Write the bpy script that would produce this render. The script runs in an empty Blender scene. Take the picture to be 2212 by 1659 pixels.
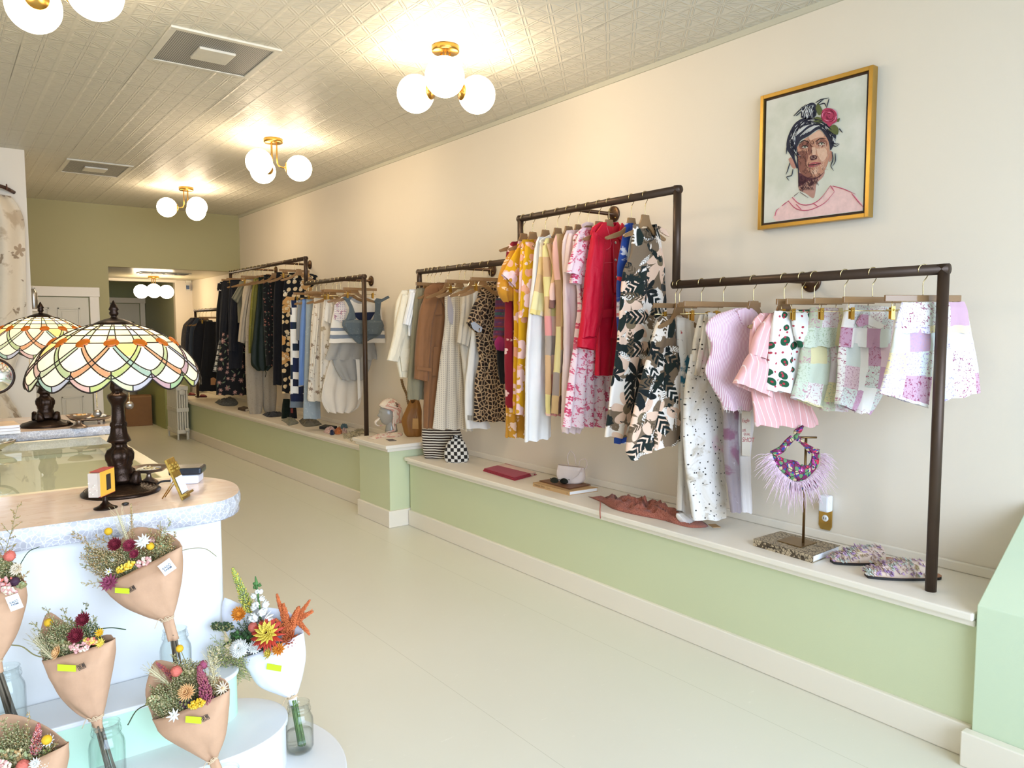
import bpy, math, random
from math import sin, cos, pi, sqrt, atan2
from mathutils import Vector as V, Matrix, noise
random.seed(7)
R = random.Random(11)
S = bpy.context.scene
C = S.collection

# ------------------------------------------------------------------ camera
IW, IH, FPX, CZ = 2212, 1659, 1631.75, 1.65
YAW, PIT, ROL = [math.radians(a) for a in (37.335, -4.337, -0.117)]
fw = V((sin(YAW)*cos(PIT), cos(YAW)*cos(PIT), sin(PIT)))
rt = V((cos(YAW), -sin(YAW), 0)); up = rt.cross(fw)
rt, up = rt*cos(ROL)+up*sin(ROL), up*cos(ROL)-rt*sin(ROL)
cam = bpy.data.cameras.new('camera'); co = bpy.data.objects.new('camera', cam); C.objects.link(co)
cam.sensor_width = 36; cam.lens = 36*FPX/IW; cam.clip_start = .05; cam.clip_end = 100
co.matrix_world = Matrix(((rt.x, up.x, -fw.x, 0), (rt.y, up.y, -fw.y, 0), (rt.z, up.z, -fw.z, CZ), (0, 0, 0, 1)))
S.camera = co
EYE = V((0, 0, CZ))
vs = S.view_settings
S.display_settings.display_device = 'sRGB'
vs.view_transform = 'Standard'; vs.look = 'None'; vs.gamma = 1; vs.use_curve_mapping = False
vs.exposure = 0.38
S.cycles.max_bounces = 7; S.cycles.diffuse_bounces = 4; S.cycles.glossy_bounces = 3
S.cycles.transmission_bounces = 5; S.cycles.transparent_max_bounces = 12
S.cycles.caustics_reflective = False; S.cycles.caustics_refractive = False
S.cycles.sample_clamp_indirect = 5.0

# ------------------------------------------------------------------ daylight
w = bpy.data.worlds.new('sky'); S.world = w; w.use_nodes = True
bg = w.node_tree.nodes['Background']; bg.inputs[0].default_value = (.66, .80, 1, 1); bg.inputs[1].default_value = 1.0

def area(name, loc, rot, sx, sy, power, col, spread=pi):
    l = bpy.data.lights.new(name, 'AREA'); l.shape = 'RECTANGLE'; l.size = sx; l.size_y = sy
    l.energy = power; l.color = col; l.spread = spread
    o = bpy.data.objects.new(name, l); o.location = loc; o.rotation_euler = rot; C.objects.link(o)
    return o
# the shop window behind the camera
area('shop_window_daylight', (1.2, -6.5, 3.0), (math.radians(80), 0, 0), 11, 6, 1600, (.62, .77, 1))
LAMPS = dict(globe=17, bulb=14)

# ------------------------------------------------------------------ pixel -> world
def ray(px, py): return rt*((px-IW/2)/FPX) - up*((py-IH/2)/FPX) + fw
def onz(px, py, z): d = ray(px, py); return EYE + d*((z-CZ)/d.z)
def onx(px, py, x): d = ray(px, py); return EYE + d*(x/d.x)
def ony(px, py, y): d = ray(px, py); return EYE + d*(y/d.y)
def onp(px, py, P, n): d = ray(px, py); return EYE + d*((P-EYE).dot(n)/d.dot(n))

# ------------------------------------------------------------------ materials
def lin(c):
    if isinstance(c, str):
        c = [int(c[i:i+2], 16)/255 for i in (0, 2, 4)]
        c = [x/12.92 if x <= .04045 else ((x+.055)/1.055)**2.4 for x in c]
    return (c[0], c[1], c[2], 1)
class NT:
    def __init__(s, name):
        s.m = bpy.data.materials.new(name); s.m.use_nodes = True; s.t = s.m.node_tree
        s.b = s.t.nodes['Principled BSDF']; s.out = s.t.nodes['Material Output']
    def n(s, typ, **k):
        x = s.t.nodes.new(typ)
        for a, v in k.items(): setattr(x, a, v)
        return x
    def put(s, sock, v):
        if hasattr(v, 'is_output'): s.t.links.new(v, sock)
        elif v is not None:
            if isinstance(v, str): v = lin(v)
            try: sock.default_value = v
            except Exception: sock.default_value = (v[0], v[1], v[2], 1)
    def math(s, op, a, b=None, c=None, clamp=False):
        x = s.n('ShaderNodeMath', operation=op, use_clamp=clamp)
        s.put(x.inputs[0], a)
        if b is not None: s.put(x.inputs[1], b)
        if c is not None: s.put(x.inputs[2], c)
        return x.outputs[0]
    def mix(s, f, a, b, bt='MIX'):
        x = s.n('ShaderNodeMix', data_type='RGBA', blend_type=bt)
        s.put(x.inputs[0], f); s.put(x.inputs[6], a); s.put(x.inputs[7], b); return x.outputs[2]
    def uv(s, name='UVMap'): return s.n('ShaderNodeUVMap', uv_map=name).outputs[0]
    def obj(s): return s.n('ShaderNodeTexCoord').outputs['Object']
    def sep(s, v):
        x = s.n('ShaderNodeSeparateXYZ'); s.put(x.inputs[0], v); return x.outputs
    def comb(s, x, y, z=0.):
        q = s.n('ShaderNodeCombineXYZ')
        for i, v in enumerate((x, y, z)): s.put(q.inputs[i], v)
        return q.outputs[0]
    def vm(s, op, a, b=None, sc=None):
        x = s.n('ShaderNodeVectorMath', operation=op); s.put(x.inputs[0], a)
        if b is not None: s.put(x.inputs[1], b)
        if sc is not None: s.put(x.inputs[3], sc)
        return x.outputs[1] if op in ('LENGTH', 'DISTANCE', 'DOT_PRODUCT') else x.outputs[0]
    def noise(s, vec, scale, detail=3, rough=.55, dist=0.):
        x = s.n('ShaderNodeTexNoise'); s.put(x.inputs['Vector'], vec); x.inputs['Scale'].default_value = scale
        x.inputs['Detail'].default_value = detail; x.inputs['Roughness'].default_value = rough; x.inputs['Distortion'].default_value = dist
        return x.outputs
    def vor(s, vec, scale, feature='F1', rnd=1., dim='2D'):
        x = s.n('ShaderNodeTexVoronoi', feature=feature, voronoi_dimensions=dim); s.put(x.inputs['Vector'], vec)
        x.inputs['Scale'].default_value = scale; x.inputs['Randomness'].default_value = rnd
        return x.outputs
    def step(s, v, a, b):          # 0 at a, 1 at b
        x = s.n('ShaderNodeMapRange', interpolation_type='SMOOTHSTEP'); s.put(x.inputs[0], v)
        x.inputs[1].default_value = a; x.inputs[2].default_value = b; return x.outputs[0]
    def ramp(s, f, stops, const=False):
        x = s.n('ShaderNodeValToRGB'); r = x.color_ramp
        if const: r.interpolation = 'CONSTANT'
        while len(r.elements) < len(stops): r.elements.new(.5)
        for e, (p, c) in zip(r.elements, stops): e.position = p; e.color = lin(c)
        s.put(x.inputs[0], f); return x.outputs[0]
    def bump(s, h, strength=.3, dist=.01):
        x = s.n('ShaderNodeBump'); x.inputs['Strength'].default_value = strength; x.inputs['Distance'].default_value = dist
        s.put(x.inputs['Height'], h); s.t.links.new(x.outputs[0], s.b.inputs['Normal'])
    def fin(s, col=None, rough=.5, metal=0., spec=None, **k):
        s.put(s.b.inputs['Base Color'], col); s.put(s.b.inputs['Roughness'], rough); s.b.inputs['Metallic'].default_value = metal
        if spec is not None: s.b.inputs['Specular IOR Level'].default_value = spec
        for a, v in k.items(): s.put(s.b.inputs[a.replace('_', ' ')], v)
        return s.m
_mats = {}
def mat(col, rough=.6, metal=0., spec=None, vary=.06, scale=14, bump=0., name=None, **k):
    key = (str(col), rough, metal, spec, vary, scale, bump, str(k))
    if key in _mats: return _mats[key]
    t = NT(name or 'surface_%03d' % len(_mats)); c = lin(col)
    if vary or bump:
        o = t.obj(); nz = t.noise(o, scale, 4)[0]
        d = tuple(x*(1-vary*2) for x in c[:3])+(1,)
        cc = t.mix(nz, d, tuple(min(1, x*(1+vary)) for x in c[:3])+(1,))
        if bump: t.bump(t.noise(o, scale*6, 3)[0], bump, .004)
    else: cc = c
    _mats[key] = t.fin(cc, rough, metal, spec, **k); return _mats[key]

def patt(name, base, layers=(), rough=.85, bump=.25, vary=.05):
    """a woven or printed cloth: layers of print over a base colour, in metres on the cloth itself"""
    key = 'p:'+name
    if key in _mats: return _mats[key]
    t = NT(name); uv = t.uv(); x, y, _ = t.sep(uv); col = lin(base)
    if vary:
        nz = t.noise(uv, 9, 4)[0]; col = t.mix(nz, tuple(c*(1-2*vary) for c in lin(base)[:3])+(1,), col)
    for i, L in enumerate(layers):
        k = L[0]; off = t.vm('ADD', uv, (i*7.31, i*3.17, 0))
        if k == 'flower':          # scale, petals, radius, depth, colour, keep, centre
            _, sc, n, r, dep, cl, keep, cen = L
            vo = t.vor(off, sc, rnd=.85); d = t.vm('SCALE', t.vm('SUBTRACT', off, vo[2]), sc=sc)
            dx, dy, _z = t.sep(d); cr, cg, cb = t.sep(vo[1])
            th = t.math('ADD', t.math('ARCTAN2', dy, dx), t.math('MULTIPLY', cg, 6.28)); ln = t.vm('LENGTH', d)
            lim = t.math('MULTIPLY', t.math('ADD', t.math('MULTIPLY', t.math('ABSOLUTE', t.math('COSINE', t.math('MULTIPLY', th, n/2))), dep), 1-dep), r)
            lim = t.math('MULTIPLY', lim, t.math('ADD', t.math('MULTIPLY', cb, .5), .62))
            m = t.math('MULTIPLY', t.step(t.math('SUBTRACT', lim, ln), 0, .03), t.math('LESS_THAN', cr, keep))
            col = t.mix(m, col, lin(cl))
            if cen: col = t.mix(t.math('MULTIPLY', t.math('LESS_THAN', ln, r*.22), t.math('LESS_THAN', cr, keep)), col, lin(cen))
        elif k == 'leaf':          # scale, length, width, ribs, colour, keep
            _, sc, a, b, ribs, cl, keep = L
            vo = t.vor(off, sc, rnd=.9); d = t.vm('SCALE', t.vm('SUBTRACT', off, vo[2]), sc=sc)
            rot = t.n('ShaderNodeVectorRotate', rotation_type='Z_AXIS'); t.put(rot.inputs['Vector'], d)
            cr, cg, cb = t.sep(vo[1]); t.put(rot.inputs['Angle'], t.math('MULTIPLY', cg, 6.28)); dx, dy, _z = t.sep(rot.outputs[0])
            e = t.math('ADD', t.math('POWER', t.math('DIVIDE', dx, a), 2.), t.math('ABSOLUTE', t.math('DIVIDE', dy, b)))
            m = t.math('LESS_THAN', e, 1.)
            if ribs: m = t.math('MULTIPLY', m, t.math('GREATER_THAN', t.math('SINE', t.math('MULTIPLY', t.math('SUBTRACT', dx, t.math('ABSOLUTE', dy)), ribs)), -.35))
            m = t.math('MULTIPLY', m, t.math('LESS_THAN', cr, keep)); col = t.mix(m, col, lin(cl))
        elif k == 'dots':          # scale, radius, colour
            vo = t.vor(off, L[1], rnd=L[4] if len(L) > 4 else 0.); col = t.mix(t.math('LESS_THAN', vo[0], L[2]), col, lin(L[3]))
        elif k == 'stripe':        # per metre, duty, colour, angle
            a = L[4] if len(L) > 4 else 0
            q = t.math('ADD', t.math('MULTIPLY', x, cos(a)*L[1]), t.math('MULTIPLY', y, sin(a)*L[1]))
            col = t.mix(t.math('LESS_THAN', t.math('FRACT', t.math('ADD', q, .13)), L[2]), col, lin(L[3]))
        elif k == 'noise':         # scale, threshold, softness, colour
            col = t.mix(t.step(t.noise(off, L[1], 5, .6, .6)[0], L[2], L[2]+L[3]), col, lin(L[4]))
        elif k == 'cells':         # scale, edge, colour
            vo = t.vor(off, L[1], 'DISTANCE_TO_EDGE'); col = t.mix(t.math('LESS_THAN', vo[0], L[2]), col, lin(L[3]))
        elif k == 'check':         # size, colour
            ck = t.n('ShaderNodeTexChecker'); t.put(ck.inputs[0], off); ck.inputs[3].default_value = 1/L[1]; col = t.mix(ck.outputs[1], lin(L[2]), col)
        elif k == 'patch':         # width, height, [colours], {index: small layers}
            _, pw, ph, cols = L[:4]
            cx = t.math('FLOOR', t.math('DIVIDE', x, pw)); cy = t.math('FLOOR', t.math('DIVIDE', y, ph))
            wn = t.n('ShaderNodeTexWhiteNoise', noise_dimensions='2D'); t.put(wn.inputs['Vector'], t.comb(t.math('ADD', cx, i+3.5), t.math('ADD', cy, 9.5)))
            col = t.ramp(wn.outputs[0], [(j/len(cols), c) for j, c in enumerate(cols)], True)
            # every second patch is sprigged
            wn2 = t.n('ShaderNodeTexWhiteNoise', noise_dimensions='2D'); t.put(wn2.inputs['Vector'], t.comb(t.math('ADD', cx, 13.5), t.math('ADD', cy, 2.5)))
            if len(L) > 4:
                f1 = t.step(t.noise(off, 75, 3, .6, 1.5)[0], .56, .6); f2 = t.step(t.noise(off, 130, 3, .6, .4)[0], .55, .6)
                a1 = t.math('LESS_THAN', wn2.outputs[0], .38); a2 = t.math('GREATER_THAN', wn2.outputs[0], .62)
                col = t.mix(t.math('MULTIPLY', f1, a1), col, lin(L[5])); col = t.mix(t.math('MULTIPLY', f2, a2), col, lin(L[6]))
        elif k == 'band':          # from z, to z, colour  (heights on the cloth)
            m = t.math('MULTIPLY', t.math('GREATER_THAN', y, L[1]), t.math('LESS_THAN', y, L[2])); col = t.mix(m, col, lin(L[3]))
        elif k == 'col':           # from u, to u, colour
            m = t.math('MULTIPLY', t.math('GREATER_THAN', x, L[1]), t.math('LESS_THAN', x, L[2])); col = t.mix(m, col, lin(L[3]))
    wv = t.noise(uv, 420, 2)[0]; wr = t.noise(uv, 16, 4, .6, 1.2)[0]
    t.bump(t.math('ADD', t.math('MULTIPLY', wv, .25), wr), bump, .006)
    sh = {} if rough < .6 else {'Sheen_Weight': .15}
    _mats[key] = t.fin(col, rough, 0, .25, **sh); return _mats[key]

# ------------------------------------------------------------------ mesh building
class MB:
    def __init__(s): s.v = []; s.f = []; s.m = []; s.uv = []; s.sm = []
    def add(s, vs, fs, mi=0, uv=None, smooth=True):
        o = len(s.v); s.v += [V(a) for a in vs]; s.uv += (uv if uv else [(a[0], a[2]) for a in vs])
        for f in fs: s.f.append([i+o for i in f]); s.m.append(mi); s.sm.append(smooth)
        return s
    def box(s, a, b, mi=0, rz=0., piv=None):
        x0, y0, z0 = a; x1, y1, z1 = b
        p = [V((x, y, z)) for z in (z0, z1) for x, y in ((x0, y0), (x1, y0), (x1, y1), (x0, y1))]
        if rz:
            c = V(piv) if piv else V(((x0+x1)/2, (y0+y1)/2, 0)); m = Matrix.Rotation(rz, 3, 'Z')
            p = [m@(q-V((c.x, c.y, 0)))+V((c.x, c.y, 0)) for q in p]
        return s.add(p, [(3, 2, 1, 0), (4, 5, 6, 7), (0, 1, 5, 4), (1, 2, 6, 5), (2, 3, 7, 6), (3, 0, 4, 7)], mi, None, False)
    def obox(s, c, ax, ay, az, mi=0):          # box by centre and half-axes
        c, ax, ay, az = V(c), V(ax), V(ay), V(az)
        p = [c+ax*i+ay*j+az*k for k in (-1, 1) for i, j in ((-1, -1), (1, -1), (1, 1), (-1, 1))]
        return s.add(p, [(3, 2, 1, 0), (4, 5, 6, 7), (0, 1, 5, 4), (1, 2, 6, 5), (2, 3, 7, 6), (3, 0, 4, 7)], mi, None, False)
    def prism(s, poly, ext, mi=0, smooth=False):
        p = [V(q) for q in poly]; n = len(p); e = V(ext)
        fs = [tuple(range(n)), tuple(range(2*n-1, n-1, -1))]+[((i+1) % n, i, n+i, n+(i+1) % n) for i in range(n)]
        return s.add(p+[q+e for q in p], fs, mi, None, smooth)
    def tube(s, pts, r, n=10, mi=0, cap=True, closed=False, flat=1.):
        pts = [V(p) for p in pts]; m = len(pts)
        rr = r if isinstance(r, (list, tuple)) else [r]*m
        vs = []; nrm = None; uv = []; ln = 0
        for i in range(m):
            a = pts[(i-1) % m] if (i or closed) else pts[0]; b = pts[(i+1) % m] if (i < m-1 or closed) else pts[-1]
            tg = (b-a).normalized() if (b-a).length > 1e-9 else V((0, 0, 1))
            if nrm is None: nrm = tg.orthogonal().normalized() if abs(tg.z) > .9 else tg.cross(V((0, 0, 1))).normalized()
            nrm = (nrm-tg*nrm.dot(tg)).normalized(); bn = tg.cross(nrm)
            if i: ln += (pts[i]-pts[i-1]).length
            for j in range(n):
                q = 2*pi*j/n; vs.append(pts[i]+nrm*cos(q)*rr[i]+bn*sin(q)*rr[i]*flat); uv.append((rr[i]*q, ln))
        fs = [(i*n+j, i*n+(j+1) % n, (i+1)*n+(j+1) % n, (i+1)*n+j) for i in range(m-1) for j in range(n)]
        if closed: fs += [((m-1)*n+j, (m-1)*n+(j+1) % n, (j+1) % n, j) for j in range(n)]
        elif cap: fs += [tuple(range(n-1, -1, -1)), tuple((m-1)*n+j for j in range(n))]
        return s.add(vs, fs, mi, uv)
    def lathe(s, prof, c=(0, 0, 0), n=32, mi=0, ax=None, wob=None):
        c = V(c); vs = []; uv = []
        if ax is not None:
            az = V(ax).normalized(); a1 = az.orthogonal().normalized(); a2 = az.cross(a1)
        else: az, a1, a2 = V((0, 0, 1)), V((1, 0, 0)), V((0, 1, 0))
        for k, (r, z) in enumerate(prof):
            for j in range(n):
                q = 2*pi*j/n; r2 = r*(wob(q, k/(len(prof)-1)) if wob else 1)
                vs.append(c+a1*r2*cos(q)+a2*r2*sin(q)+az*z); uv.append((r2*q, z))
        m = len(prof); fs = [(i*n+j, i*n+(j+1) % n, (i+1)*n+(j+1) % n, (i+1)*n+j) for i in range(m-1) for j in range(n)]
        if prof[0][0] > 1e-4: fs.append(tuple(range(n-1, -1, -1)))
        if prof[-1][0] > 1e-4: fs.append(tuple((m-1)*n+j for j in range(n)))
        return s.add(vs, fs, mi, uv)
    def ball(s, c, r, nu=12, nv=8, mi=0, amp=0., fr=3., ax=None):
        c = V(c); r = (r, r, r) if not isinstance(r, (tuple, list)) else r; vs = []
        M = V((0, 0, 1)).rotation_difference(V(ax)).to_matrix() if ax is not None else None
        for i in range(nv+1):
            t = pi*i/nv
            for j in range(nu):
                p = 2*pi*j/nu; d = V((sin(t)*cos(p), sin(t)*sin(p), cos(t)))
                k = 1+amp*noise.noise(d*fr+c*40) if amp else 1
                q = V((d.x*r[0]*k, d.y*r[1]*k, d.z*r[2]*k)); vs.append(c+(M@q if M else q))
        fs = [(i*nu+j, (i+1)*nu+j, (i+1)*nu+(j+1) % nu, i*nu+(j+1) % nu) for i in range(nv) for j in range(nu)]
        return s.add(vs, fs, mi)
    def seed(s, c, r, l, d, mi=0):             # a small six-sided grain
        c = V(c); d = V(d).normalized(); a = d.orthogonal().normalized(); b = d.cross(a)
        return s.add([c-d*l, c+a*r, c+b*r, c-a*r, c-b*r, c+d*l], [(0, 2, 1), (0, 3, 2), (0, 4, 3), (0, 1, 4), (5, 1, 2), (5, 2, 3), (5, 3, 4), (5, 4, 1)], mi)
    def petal(s, c, d, nrm, l, wd, curl=.3, mi=0, th=.0012, tip=.15, nseg=4):   # thin closed petal
        c, d = V(c), V(d).normalized(); sd = d.cross(V(nrm)).normalized(); nn = sd.cross(d)
        vs = []; m = nseg+1
        for sgn in (1, -1):
            for i in range(m):
                t = i/nseg; ww = wd*(sin(pi*min(.98, t*.85+.12))**.7)*(1-(1-tip)*max(0, t-.6)/.4)
                p = c+d*l*t+nn*(curl*l*t*t+sgn*th)
                vs += [p-sd*ww+nn*.12*ww, p, p+sd*ww+nn*.12*ww]
        fs = []
        for i in range(nseg):
            a = i*3; b = m*3+a
            for k in (0, 1): fs += [(a+k, a+k+1, a+k+4, a+k+3), (b+k+1, b+k, b+k+3, b+k+4)]
            fs += [(a+3, b+3, b, a), (a+2, b+2, b+5, a+5)]
        e = nseg*3; q = m*3+e
        fs += [(e, e+1, q+1, q), (e+1, e+2, q+2, q+1)]
        return s.add(vs, fs, mi)
    def surf(s, fn, nu, nv, mi=0, uvf=None, flip=False, th=0.):
        vs = []; uv = []
        for i in range(nu+1):
            for j in range(nv+1):
                p = V(fn(i/nu, j/nv)); vs.append(p); uv.append(uvf(i/nu, j/nv) if uvf else (p.x+p.y, p.z))
        w_ = nv+1; fs = [(i*w_+j, (i+1)*w_+j, (i+1)*w_+j+1, i*w_+j+1) for i in range(nu) for j in range(nv)]
        if flip: fs = [f[::-1] for f in fs]
        return s.add(vs, fs, mi, uv)
    def text(s, txt, o, ux, uy, h, mi=0, dep=.0006, align='LEFT', bold=0., sx=1.):
        cu = bpy.data.curves.new('t', 'FONT'); cu.body = txt; cu.size = 1; cu.align_x = align; cu.offset = bold; cu.resolution_u = 3
        ob = bpy.data.objects.new('t', cu); C.objects.link(ob); dg = bpy.context.evaluated_depsgraph_get(); me = ob.evaluated_get(dg).to_mesh()
        ux, uy = V(ux).normalized(), V(uy).normalized(); nz = ux.cross(uy); o = V(o)
        s.add([o+ux*p.co.x*h*sx+uy*p.co.y*h+nz*dep for p in me.vertices], [list(p.vertices) for p in me.polygons], mi, None, False)
        ob.evaluated_get(dg).to_mesh_clear(); bpy.data.objects.remove(ob); bpy.data.curves.remove(cu); return s
ORG = {}
def setp(o, label=None, cat=None, group=None, kind=None):
    for k, v_ in (('label', label), ('category', cat), ('group', group), ('kind', kind)):
        if v_: o[k] = v_
def thing(name, label, cat, loc=(0, 0, 0), group=None):
    o = bpy.data.objects.new(name, None); o.empty_display_size = .05; o.location = loc; C.objects.link(o); ORG[o] = V(loc)
    setp(o, label, cat, group); return o
def obj(name, mb, mats, parent=None, bevel=0., org=None, subsurf=0, solid=0., label=None):
    if not isinstance(mats, (list, tuple)): mats = [mats]
    og = ORG[parent] if parent else V(org) if org else V((0, 0, 0))
    me = bpy.data.meshes.new(name); me.from_pydata([tuple(p-og) for p in mb.v], [], mb.f)
    for m in mats: me.materials.append(m)
    me.polygons.foreach_set('material_index', mb.m); me.polygons.foreach_set('use_smooth', mb.sm)
    uvl = me.uv_layers.new(name='UVMap')
    lv = [0]*len(me.loops); me.loops.foreach_get('vertex_index', lv)
    flat = []
    for i in lv: flat += mb.uv[i]
    uvl.data.foreach_set('uv', flat); me.update()
    o = bpy.data.objects.new(name, me); C.objects.link(o); ORG[o] = og
    if parent: o.parent = parent
    else: o.location = og
    if solid: q = o.modifiers.new('solid', 'SOLIDIFY'); q.thickness = solid; q.offset = 0
    if bevel:
        q = o.modifiers.new('bevel', 'BEVEL'); q.width = bevel; q.segments = 2; q.limit_method = 'ANGLE'; q.angle_limit = .7
    if subsurf: q = o.modifiers.new('sub', 'SUBSURF'); q.levels = q.render_levels = subsurf
    if label: o['label'] = label
    return o
def single(name, label, cat, mb, mats, group=None, org=None, **k):
    og = V(org) if org else sum(mb.v, V())/len(mb.v)
    o = obj(name, mb, mats, None, org=og, **k); setp(o, label, cat, group); return o
def struct(name, mb, mats, parent=None, **k):
    o = obj(name, mb, mats, parent, **k)
    if not parent: o['kind'] = 'structure'
    return o
def copy_tree(o, parent=None):
    c = o.copy(); C.objects.link(c); c.parent = parent
    for ch in o.children: copy_tree(ch, c)
    return c
def dup(root, loc, rz=0., label=None):
    c = copy_tree(root); c.location = loc; c.rotation_euler = (0, 0, rz)
    if label: c['label'] = label
    return c
def crom(pts, n):
    """n points along a smooth curve through pts"""
    pts = [V(p) for p in pts]; m = len(pts)
    if m < 3: return [pts[0].lerp(pts[-1], i/(n-1)) for i in range(n)]
    L = [0]
    for a, b in zip(pts, pts[1:]): L.append(L[-1]+max(1e-6, (b-a).length))
    out = []; k = 0
    for i in range(n):
        d = L[-1]*i/(n-1)
        while k < m-2 and L[k+1] < d: k += 1
        t = (d-L[k])/(L[k+1]-L[k]); p0 = pts[max(0, k-1)]; p1 = pts[k]; p2 = pts[k+1]; p3 = pts[min(m-1, k+2)]
        h = L[k+1]-L[k]; m1 = (p2-p0)/(L[k+1]-L[max(0, k-1)])*h; m2 = (p3-p1)/(L[min(m-1, k+2)]-L[k])*h
        out.append(p1*(2*t**3-3*t*t+1)+m1*(t**3-2*t*t+t)+p2*(-2*t**3+3*t*t)+m2*(t**3-t*t))
    return out
# ------------------------------------------------------------------ the room
XW, XR, HC, HB, YB = 3.524, 3.164, 3.229, .578, 11.02
def wallmat(c, name, rough=.6, b=.12):
    t = NT(name); o = t.obj(); nz = t.noise(o, 1.3, 3)[0]
    col = t.mix(nz, tuple(x*.96 for x in lin(c)[:3])+(1,), c); t.bump(t.noise(o, 160, 3)[0], b, .003); return t.fin(col, rough, 0, .3)
CREAM = wallmat('ece2d0', 'cream_wall_paint'); OLIVE = wallmat('aaa377', 'olive_wall_paint'); SAGE = wallmat('cfd6b0', 'sage_panel_paint', .5)
TRIM = wallmat('eee6d6', 'ivory_trim_paint', .35, .06); GREY = wallmat('a7ab90', 'grey_green_paint'); MINT = wallmat('c3e3cb', 'mint_paint', .5, .05)
WHITE = wallmat('e4e5e4', 'white_paint', .4, .04)
# floor
t = NT('painted_floor'); o = t.obj(); xx, yy, zz = t.sep(o)
n1 = t.noise(t.comb(xx, yy, .37), .9, 3)[0]
col = t.mix(n1, 'd9d7c6', 'e2e0d1')
seam = t.math('LESS_THAN', t.math('FRACT', t.math('DIVIDE', xx, .9)), .003); col = t.mix(t.math('MULTIPLY', seam, .35), col, '8f8d70')
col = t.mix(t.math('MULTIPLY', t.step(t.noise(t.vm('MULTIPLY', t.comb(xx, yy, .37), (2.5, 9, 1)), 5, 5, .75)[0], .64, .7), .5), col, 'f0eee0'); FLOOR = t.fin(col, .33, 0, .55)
b = MB(); b.box((-2.7, -1.3, -.1), (3.7, 16.2, 0)); struct('floor', b, FLOOR)
# pressed ceiling tiles
t = NT('pressed_ceiling_tiles'); o = t.obj(); xx, yy, zz = t.sep(o)
px_, py_ = t.math('SUBTRACT', xx, 1.06), t.math('SUBTRACT', yy, 4.33)
def fr(v, c): return t.math('SUBTRACT', t.math('FRACT', t.math('DIVIDE', v, c)), .5)
a_, b_ = fr(px_, .2), fr(py_, .2)
def line(v, off, wd): return t.math('SUBTRACT', 1, t.step(t.math('ABSOLUTE', t.math('SUBTRACT', t.math('ABSOLUTE', v), off)), wd*.3, wd))
h = 0.
dg1, dg2 = t.math('MULTIPLY', t.math('ADD', a_, b_), .7), t.math('MULTIPLY', t.math('SUBTRACT', a_, b_), .7)
for v_ in (a_, b_, dg1, dg2):
    h = t.math('MAXIMUM', h, line(v_, .045, .028))
h = t.math('MAXIMUM', h, t.math('MULTIPLY', line(a_, .5, .09), .8)); h = t.math('MAXIMUM', h, t.math('MULTIPLY', line(b_, .5, .05), .8))
s1 = t.math('LESS_THAN', t.math('ABSOLUTE', fr(t.math('ADD', px_, .3), .6)), .0045); s2 = t.math('LESS_THAN', t.math('ABSOLUTE', fr(t.math('ADD', py_, .3), .6)), .0035)
gap = t.step(t.noise(o, .8, 2)[0], .5, .62)
dk = t.math('MAXIMUM', s1, s2)
col = t.mix(t.math('MULTIPLY', dk, t.math('ADD', t.math('MULTIPLY', gap, .6), .12)), 'dad6c6', '6e6a5c')
wv = t.noise(t.vm('MULTIPLY', o, (3, 1, 1)), 14, 3)[0]
t.bump(t.math('SUBTRACT', t.math('ADD', h, t.math('MULTIPLY', wv, .35)), t.math('MULTIPLY', dk, 1.5)), .8, .006)
CEIL = t.fin(col, .48, 0, .35)
b = MB(); b.box((-2.7, -1.3, HC), (3.7, YB+.12, HC+.1)); struct('ceiling', b, CEIL)
b = MB(); b.box((1.7, YB+.12, 2.44), (3.7, 13.62, 2.5)); b.box((1.7, 13.62, 2.5), (3.7, 16.2, 2.56)); struct('ceiling_back', b, wallmat('cbc4a6', 'low_ceiling_paint', .3, .05))
b = MB(); b.box((1.83, 13.56, 2.40), (3.27, 13.62, 2.44)); struct('trim_1', b, TRIM)
b = MB(); b.box((XW, -1.3, 0), (XW+.12, 16.2, HC)); struct('wall_right', b, CREAM)
b = MB(); b.box((.714, YB, 0), (1.83, YB+.12, HC)); b.box((1.83, YB, 2.44), (XW, YB+.12, HC)); struct('wall_back', b, OLIVE)
b = MB(); b.box((-2.7, 8.1, 0), (.714, YB+.12, HC)); struct('wall_partition', b, CREAM)
b = MB(); b.box((-2.8, -1.3, 0), (-2.6, 8.1, HC)); struct('wall_left', b, CREAM)
b = MB(); b.box((-2.7, -1.42, 0), (3.6, -1.3, .45)); b.box((-2.7, -1.42, 3.05), (3.6, -1.3, HC)); b.box((-2.7, -1.42, .45), (-2.3, -1.3, 3.05)); b.box((3.45, -1.42, .45), (3.6, -1.3, 3.05)); struct('wall_front', b, TRIM)
b = MB(); b.box((3.25, 13.6, 0), (XW, 13.72, 2.5)); struct('wall_alcove', b, CREAM)
b = MB(); b.box((3.25, 13.72, 0), (3.37, 15.9, 2.5)); struct('wall_corridor', b, GREY)
b = MB(); b.box((1.7, 15.9, 0), (3.7, 16.0, 2.5)); struct('wall_corridor_end', b, wallmat('8f9670', 'dark_olive_paint'))
b = MB(); b.box((1.7, YB+.12, 0), (1.83, 15.9, 2.5)); struct('wall_corridor_left', b, OLIVE)
# wall trim along the ledges
b = MB(); b.box((XW-.018, 1.14, HB), (XW, 5.45, HB+.045)); b.box((XW-.018, 6.06, HB), (XW, 12.85, HB+.045)); struct('trim_2', b, TRIM, bevel=.006)
b = MB(); b.box((XW-.012, 1.3, HC-.03), (XW, YB, HC)); struct('trim_3', b, wallmat('cfcbb6', 'ceiling_edge'))
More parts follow.
